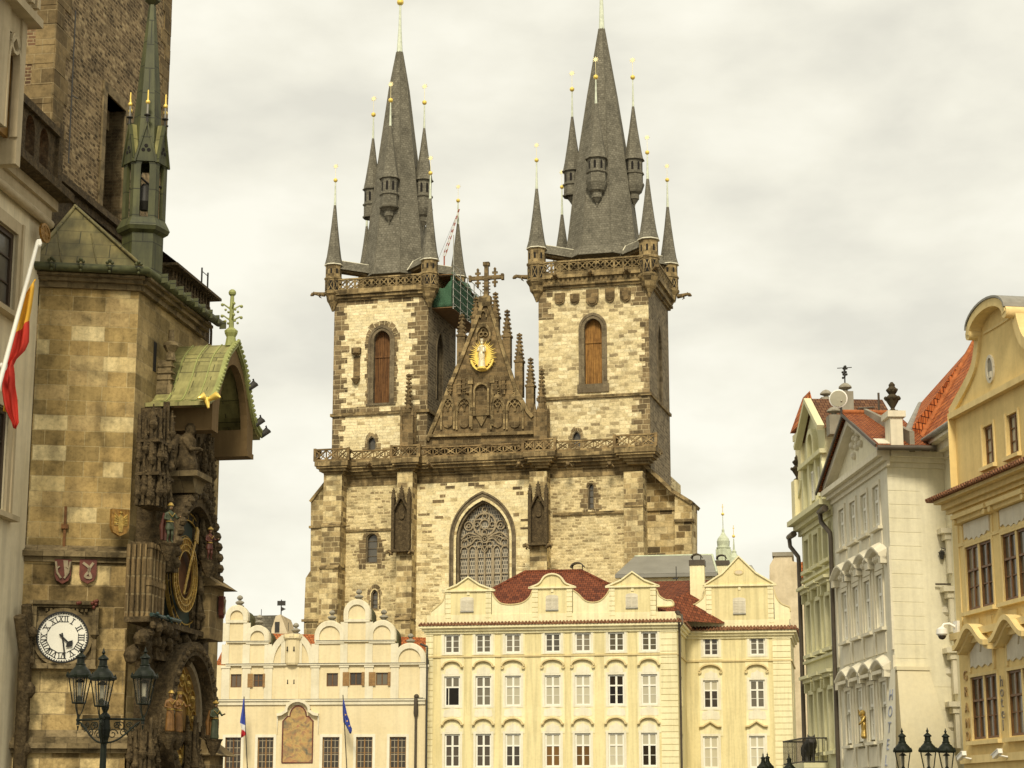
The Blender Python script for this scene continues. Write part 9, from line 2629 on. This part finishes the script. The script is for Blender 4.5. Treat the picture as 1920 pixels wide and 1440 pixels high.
# ------------------------------------------------------------------ statues on the clock
def statue(name, lab, u, vfoot, vhead, y, robe, crown, mats=None, face=0.0, tunic=False):
	x, z0 = su(u, vfoot, y); H = CS.Z(u, vhead, y) - z0
	t = thing(name, lab, 'statue', CS, (x, y, z0), 'figures standing on the astronomical clock'); t.rotation_euler = (0, 0, CS.t + face)
	mb = MB(); s = H / 1.78
	if tunic:
		for q in (-1, 1): mb.tube([(q * 0.09 * s, 0, 0.75 * s), (q * 0.10 * s, -0.04, 0.42 * s), (q * 0.11 * s, 0, 0.08), (q * 0.12 * s, -0.13 * s, 0.03)], [0.085 * s, 0.07 * s, 0.05 * s, 0.04 * s], 8)
		pr = [(0.21, 0.62), (0.22, 0.7), (0.165, 0.98)]
	else: pr = [(0.19, 0.0), (0.22, 0.06), (0.17, 0.5), (0.18, 0.85), (0.15, 1.0)]
	mb.rings([(a_ * s, b_ * s) for a_, b_ in pr + [(0.215, 1.3), (0.18, 1.42), (0.07, 1.46), (0.065, 1.55)]], 0, 0, 12, 0, 0, True, 1.0, 0.72)
	mb.tube([(-0.2 * s, 0, 1.38 * s), (-0.30 * s, -0.03, 1.1 * s), (-0.14 * s, -0.25 * s, 1.04 * s)], [0.07 * s, 0.06 * s, 0.04 * s], 7)
	mb.tube([(0.2 * s, 0, 1.38 * s), (0.32 * s, -0.10 * s, 1.14 * s), (0.30 * s, -0.36 * s, 1.2 * s)], [0.07 * s, 0.06 * s, 0.04 * s], 7)
	for k_ in range(9): a = 2 * pi * k_ / 9; mb.tube([(0.19 * s * cos(a), 0.14 * s * sin(a), (0.62 if tunic else 0.03) * s), (0.15 * s * cos(a), 0.11 * s * sin(a), 0.95 * s)], [0.045 * s, 0.025 * s], 5)
	mb.ball((0, -0.02, 1.63 * s), 0.105 * s, 10, 0, 1.25)
	o_ = mb.build('figure', M[robe], t); rm = o_.modifiers.new('join', 'REMESH'); rm.mode = 'VOXEL'; rm.voxel_size = 0.018; rm.use_smooth_shade = True
	mb = MB(); mb.ball((0, -0.05 * s, 1.62 * s), 0.095 * s, 10, 0, 1.2); mb.ball((0, -0.15 * s, 1.61 * s), 0.022 * s, 6)
	for e_ in (-1, 1): mb.ball((e_ * 0.04 * s, -0.135 * s, 1.645 * s), 0.016 * s, 5, 1)
	mb.box(-0.03 * s, 0.03 * s, -0.143 * s, -0.133 * s, 1.55 * s, 1.56 * s, 1)
	for q in (-0.14, 0.30): mb.ball((q * s, -0.3 * s if q < 0 else -0.38 * s, (1.04 if q < 0 else 1.2) * s), 0.045 * s, 7)
	mb.build('head', [M['flesh paint'], M['dark hollow']], t)
	mb = MB()
	if crown == 'crown': mb.rings([(0.11 * s, 1.69 * s), (0.14 * s, 1.82 * s), (0.11 * s, 1.80 * s)], 0, -0.02, 10)
	elif crown == 'turban':
		for k_ in range(8): a = 2 * pi * k_ / 8; mb.ball((0.10 * s * cos(a), -0.02 + 0.10 * s * sin(a), 1.74 * s), 0.065 * s, 8)
		mb.ball((0, -0.02, 1.79 * s), 0.09 * s, 8)
	else: mb.rings([(0.12 * s, 1.68 * s), (0.15 * s, 1.71 * s), (0.08 * s, 1.82 * s), (0.02, 1.85 * s)], 0, -0.02, 10)
	mb.build('headgear', M['gilded'], t)
	mb = MB(); mb.rings([(0.19 * s, 0.97 * s), (0.195 * s, 1.02 * s)], 0, 0, 12, 0, 0, True, 1.0, 0.75); mb.tube([(-0.16 * s, -0.14 * s, 1.38 * s), (0, -0.19 * s, 1.2 * s), (0.16 * s, -0.14 * s, 1.38 * s)], 0.02 * s, 5); mb.build('trim', M['gilded'], t)
	if mats:
		mb = MB(); mb.tube([(-0.2 * s, 0.08, 1.38 * s), (-0.27 * s, 0.12, 0.8 * s), (-0.25 * s, 0.1, 0.1)], [0.06 * s, 0.11 * s, 0.08 * s], 8); mb.tube([(0.2 * s, 0.08, 1.38 * s), (0.27 * s, 0.12, 0.8 * s), (0.25 * s, 0.1, 0.1)], [0.06 * s, 0.1 * s, 0.08 * s], 8); mb.tube([(0, 0.1, 1.4 * s), (0, 0.16, 0.1)], [0.13 * s, 0.19 * s], 8); mb.build('cloak', M[mats], t)
	mb = MB(); mb.rings([(0.05, -0.4), (0.16, -0.2), (0.2, -0.06), (0.24, 0.0)], 0, 0.03, 8, 0); mb.build('bracket', M['hall carved'], t)
	return t
statue('statue', 'painted statue in green tunic and red cloak beside the upper dial', 317, 1020, 944, -1.25, 'robe green', 'cap', 'robe red', -0.7, True)
statue('statue', 'dark red figure with gold turban beside the upper dial', 392, 1052, 990, -1.25, 'robe red', 'turban', None, -0.6, True)
statue('statue', 'amber robed statue with a flat cap, one of the pair beside the lower dial', 318, 1372, 1296, -1.3, 'robe amber', 'cap', None, -0.8)
statue('statue', 'golden statue with a crown, one of the pair beside the lower dial', 334, 1374, 1298, -1.3, 'robe amber', 'crown', None, -0.6)
statue('statue', 'turbaned statue in amber cloak with outstretched hands beside the lower dial', 402, 1386, 1316, -1.3, 'robe green', 'turban', 'robe amber', -0.7)
# stone angel over the dial
an_ = thing('statue', 'weathered stone angel kneeling on a ledge above the upper dial', 'statue', CS, (su(349, 888, -0.9)[0], -0.9, su(349, 888, -0.9)[1]))
mb = MB()
mb.rings([(0.3, 0.0), (0.34, 0.2), (0.26, 0.55), (0.28, 0.85), (0.1, 1.0)], 0, 0, 12, 0, 0, True, 1, 0.8); mb.ball((0, -0.08, 1.1), 0.15, 10, 0, 1.15)
for s_ in (-1, 1): mb.tube([(s_ * 0.2, 0.15, 0.9), (s_ * 0.38, 0.25, 0.6), (s_ * 0.32, 0.2, 0.0)], [0.1, 0.15, 0.05], 8); mb.tube([(s_ * 0.22, 0, 0.82), (s_ * 0.28, -0.2, 0.55), (s_ * 0.05, -0.36, 0.6)], [0.08, 0.07, 0.05], 6)
o_ = mb.build('figure', M['hall carved'], an_); rm = o_.modifiers.new('join', 'REMESH'); rm.mode = 'VOXEL'; rm.voxel_size = 0.025; rm.use_smooth_shade = True
mb = MB(); mb.box(-0.5, 0.7, -0.45, 0.5, -0.14, 0.0); mb.prism([(-0.4, -0.14), (0.6, -0.14), (0.35, -0.5), (-0.15, -0.5)], -0.3, 0.4); mb.build('ledge', M['hall ledge'], an_)
# =================================================================== street lamps
def lantern(parent, p, s=1.0, tilt=0.0):
	"""six sided gas lantern whose bottom ring sits at p; body, glass, burner, brackets"""
	mb = MB(); x, y, z = p
	h = 0.62 * s; rt, rb_ = 0.27 * s, 0.155 * s
	for k_ in range(6):
		a = 2 * pi * k_ / 6 + 0.35
		mb.tube([(x + rb_ * cos(a), y + rb_ * sin(a), z), (x + rt * cos(a), y + rt * sin(a), z + h)], 0.016 * s, 5)
		b = a + pi / 3
		mb.tube([(x + rt * cos(a), y + rt * sin(a), z + h), (x + rt * cos(b), y + rt * sin(b), z + h)], 0.022 * s, 5)
		mb.tube([(x + rb_ * cos(a), y + rb_ * sin(a), z), (x + rb_ * cos(b), y + rb_ * sin(b), z)], 0.02 * s, 5)
		mb.tube([(x + 0.02 * cos(a), y + 0.02 * sin(a), z - 0.32 * s), (x + 0.10 * s * cos(a), y + 0.1 * s * sin(a), z - 0.16 * s), (x + rb_ * 0.9 * cos(a), y + rb_ * 0.9 * sin(a), z)], 0.013 * s, 5) if k_ % 2 == 0 else None
		mb.rings([(0.035 * s, z + h), (0.045 * s, z + h + 0.05 * s), (0.012 * s, z + h + 0.13 * s)], x + (rt + 0.03 * s) * cos(a), y + (rt + 0.03 * s) * sin(a), 6)
	fr = mb.build('lantern', M['iron green'], parent)
	mb = MB(); mb.rings([(rt * 1.12, z + h - 0.01), (rt * 1.16, z + h + 0.04 * s), (rt * 1.0, z + h + 0.09 * s), (rt * 0.82, z + h + 0.17 * s), (rt * 0.5, z + h + 0.26 * s), (rt * 0.44, z + h + 0.29 * s), (rt * 0.48, z + h + 0.31 * s), (rt * 0.36, z + h + 0.34 * s), (rt * 0.34, z + h + 0.46 * s), (rt * 0.48, z + h + 0.48 * s), (rt * 0.46, z + h + 0.51 * s), (rt * 0.2, z + h + 0.57 * s), (rt * 0.08, z + h + 0.6 * s), (rt * 0.18, z + h + 0.64 * s), (rt * 0.10, z + h + 0.68 * s), (0.003, z + h + 0.76 * s)], x, y, 12, 0, 0, True)
	mb.build('lamp_roof', M['iron green'], fr)
	mb = MB(); mb.rings([(rb_ * 0.95, z + 0.01), (rt * 0.95, z + h - 0.01)], x, y, 6, 0.35); g = mb.build('lamp_glass', M['clear pane'], fr)
	mb = MB(); mb.rings([(0.05 * s, z + 0.02), (0.06 * s, z + 0.14 * s), (0.03 * s, z + 0.18 * s)], x, y, 8, 0, 1); mb.rings([(0.045 * s, z + 0.18 * s), (0.055 * s, z + 0.44 * s), (0.05 * s, z + 0.5 * s)], x, y, 8, 0, 0, True); mb.rings([(0.1 * s, z + 0.53 * s), (0.13 * s, z + 0.5 * s), (0.05 * s, z + 0.58 * s)], x, y, 8, 0, 1)
	mb.build('burner', [M['lamp glass'], M['iron green']], fr)
	return fr
k = NT('clear pane'); tr = k.n('ShaderNodeBsdfTransparent'); mx = k.n('ShaderNodeMixShader'); gl = k.n('ShaderNodeBsdfGlossy'); gl.inputs['Roughness'].default_value = 0.05; gl.inputs['Color'].default_value = (0.8, 0.8, 0.75, 1)
mx.inputs[0].default_value = 0.10; k.l(tr.outputs[0], mx.inputs[1]); k.l(gl.outputs[0], mx.inputs[2]); k.l(mx.outputs[0], k.out.inputs[0]); MATS['clear pane'] = k.m
def scroll(mb, c, u_, r, turns, w, s=1):
	pts = []
	for i in range(22):
		t = i / 21; a = turns * 2 * pi * t; q = r * (1 - 0.8 * t)
		pts.append(Vector(c) + u_ * (q * cos(a) * s) + Vector((0, 0, q * sin(a))))
	mb.tube(pts, w, 5)
def candelabra(lab, base, zarm, heads, s, group='cast iron lamp posts in the square'):
	"""heads: world points of the lantern bottoms"""
	t = thing('street_lamp', lab, 'street lamp', loc=(base.x, base.y, 0), group=group)
	L0 = Vector((base.x, base.y, 0))
	mb = MB()
	mb.rings([(0.26 * s, 0), (0.26 * s, 0.25), (0.17 * s, 0.35), (0.15 * s, 1.0), (0.10 * s, 1.15), (0.075 * s, zarm - 0.6 * s), (0.10 * s, zarm - 0.55 * s), (0.10 * s, zarm - 0.5 * s), (0.13 * s, zarm - 0.4 * s), (0.15 * s, zarm - 0.25 * s), (0.12 * s, zarm - 0.02 * s), (0.14 * s, zarm + 0.05 * s), (0.11 * s, zarm + 0.1 * s), (0.05 * s, zarm + 0.16 * s), (0.09 * s, zarm + 0.24 * s), (0.10 * s, zarm + 0.32 * s), (0.07 * s, zarm + 0.4 * s), (0.02, zarm + 0.43 * s)], 0, 0, 12, 0, 0, True)
	mb.build('post', M['iron green'], t)
	for hp in heads:
		p = hp - L0; d = Vector((p.x, p.y, 0)); Ld = d.length; d.normalize()
		ze = p.z - 0.32 * s
		mb = MB()
		mb.tube([(0, 0, zarm), d * Ld + Vector((0, 0, zarm))], 0.028 * s, 6)
		mb.tube([d * Ld + Vector((0, 0, zarm - 0.12 * s)), d * Ld + Vector((0, 0, ze + 0.03))], [0.045 * s, 0.03 * s], 6); mb.ball(d * Ld + Vector((0, 0, zarm)), 0.055 * s, 8); mb.rings([(0.005, zarm - 0.26 * s), (0.03 * s, zarm - 0.14 * s)], d.x * Ld, d.y * Ld, 6)
		pts = []
		for i in range(12):
			f = i / 11; pts.append(d * (Ld * (1 - f) * 0.92 + 0.08 * s * f) + Vector((0, 0, zarm - 0.06 * s - 0.5 * s * sin(f * pi / 2) ** 1.2)))
		mb.tube(pts, 0.024 * s, 6)
		for (f, rr, dz, sg) in ((0.22, 0.13, -0.36, 1), (0.42, 0.12, -0.17, -1), (0.5, 0.10, -0.32, 1), (0.64, 0.075, -0.14, 1), (0.32, 0.09, -0.15, 1), (0.72, 0.06, -0.24, -1), (0.84, 0.05, -0.14, 1)):
			scroll(mb, d * Ld * f + Vector((0, 0, zarm + dz * s)), d, rr * s, 1.4, 0.013 * s, sg)
		mb.build('arm', M['iron green'], t)
		lantern(t, p, s)
	return t
# near lamp, left
Yl = 30.0; kx = Yl / 3807
b = at(196, 1360, Yl); za = at(196, 1348, Yl).z
def hp(u, v, dy): p = at(u, v, Yl + dy); return p
candelabra('dark green three-lantern street lamp standing before the round wall clock', b, za, [hp(148, 1318, 0.35), hp(190, 1324, -0.5), hp(269, 1320, 0.15)], 0.62)
Yr = 54.0
b = at(1741, 1480, Yr); za = at(1741, 1500, Yr).z
candelabra('dark green three-lantern street lamp before the white house buttress', b, za, [at(1694, 1447, Yr), at(1742, 1447, Yr - 0.6), at(1776, 1447, Yr + 0.4)], 0.84)
for (u, v, lab) in ((1432, 1424, 'lamp top peeking over the bottom edge before the yellow house wing'), (1481, 1426, 'lamp top peeking over the bottom edge below the balcony')):
	Y = 92.0; p = at(u, v + 42, Y); candelabra(lab, p + Vector((0.4, 0.2, 0)), p.z - 0.4, [p] + ([at(u + 8, v + 41, Y + 0.5)] if u < 1450 else []), 0.95)
# =================================================================== flags on the cream house
def house_flag(lab, u0, u1, vb, vt, rows, mats, rm, extra=None):
	pb = SH.pt(*[SH.X(u0, vb, -1.6), -1.6, SH.Z(u0, vb, -1.6)]); pt_ = SH.pt(SH.X(u1, vt, -1.6), -1.6, SH.Z(u1, vt, -1.6))
	t = thing('flag', lab, 'flag', loc=(pb.x, pb.y, pb.z)); q = t.location
	mb = MB(); d = pt_ - pb
	base = pb - d * 0.35
	mb.tube([base + Vector((0, 1.3, -0.3)) - q, pb - q, pt_ - q], 0.035, 6); mb.rings([(0.06, 0.0), (0.02, 0.2)], (pt_ - q).x, (pt_ - q).y, 6) if False else None
	mb.build('pole', M['iron'], t)
	def W(u, v, dy=0.0): return SH.pt(SH.X(u, v, -1.6 + dy), -1.6 + dy, SH.Z(u, v, -1.6 + dy)) - q
	c = gridcloth(t, 'cloth', [(W(*a), W(*b_, -0.08)) for a, b_ in rows], mats, rm, 0.12, 1.6, 10)
	if extra: extra(t, W, c)
	return t
fr_rows = [((456.5, 1310), (458, 1310)), ((455, 1322), (459, 1325)), ((453, 1334), (460, 1338)), ((451, 1345), (459.5, 1349)), ((449.5, 1355), (460, 1360)), ((451, 1360), (460, 1366)), ((452.5, 1367), (460, 1372)), ((451.5, 1374), (461, 1378)), ((451.5, 1383), (454, 1383))]
house_flag('french tricolour flag, blue white and red, hanging limp beside the astronomical clock', 464, 457.5, 1445, 1306, fr_rows, [M['blue cloth'], M['white cloth'], M['crimson cloth']], lambda i, j, nx: 0 if i < 4 else (1 if i < 6 else 2))
eu_rows = [((643, 1312), (644.5, 1312)), ((642.5, 1322), (648, 1326)), ((642.5, 1335), (651, 1340)), ((643, 1345), (655, 1350)), ((643.5, 1354), (657, 1360)), ((648, 1360), (660, 1366)), ((653, 1370), (660, 1371)), ((655.5, 1375.5), (658.5, 1375.5))]
def stars(t, W, c):
	mb = MB()
	for (u, v) in ((648, 1340), (651, 1352), (655, 1361)):
		p = W(u, v, -0.32); star(mb, p.x, p.y, p.z, 0.075, 0, 5)
	mb.build('star', M['yellow cloth'], t)
house_flag('blue flag with small yellow stars hanging beside the mural', 650.5, 643, 1445, 1303, eu_rows, [M['blue cloth']], lambda i, j, nx: 0, stars)
# =================================================================== ground
k = NT('cobbles'); uv = k.uv()
v_ = k.n('ShaderNodeTexVoronoi', feature='DISTANCE_TO_EDGE'); k.l(uv, v_.inputs['Vector']); v_.inputs['Scale'].default_value = 8
n_ = k.noise(uv, 1.5, 4)
c = k.mix(k.ramp(v_.outputs['Distance'], [(0.02, 0.0), (0.09, 1.0)]), (0.05, 0.045, 0.035), k.ramp(n_.outputs['Fac'], [(0.3, (0.13, 0.12, 0.10)), (0.7, (0.22, 0.2, 0.165))]))
k.col(c); MATS['cobbles'] = k.set(0.8)
mb = MB(); mb.add([(-900, -300, 0), (900, -300, 0), (900, 2500, 0), (-900, 2500, 0)], [(0, 1, 2, 3)])
g = mb.build('ground', M['cobbles']); g['kind'] = 'structure'
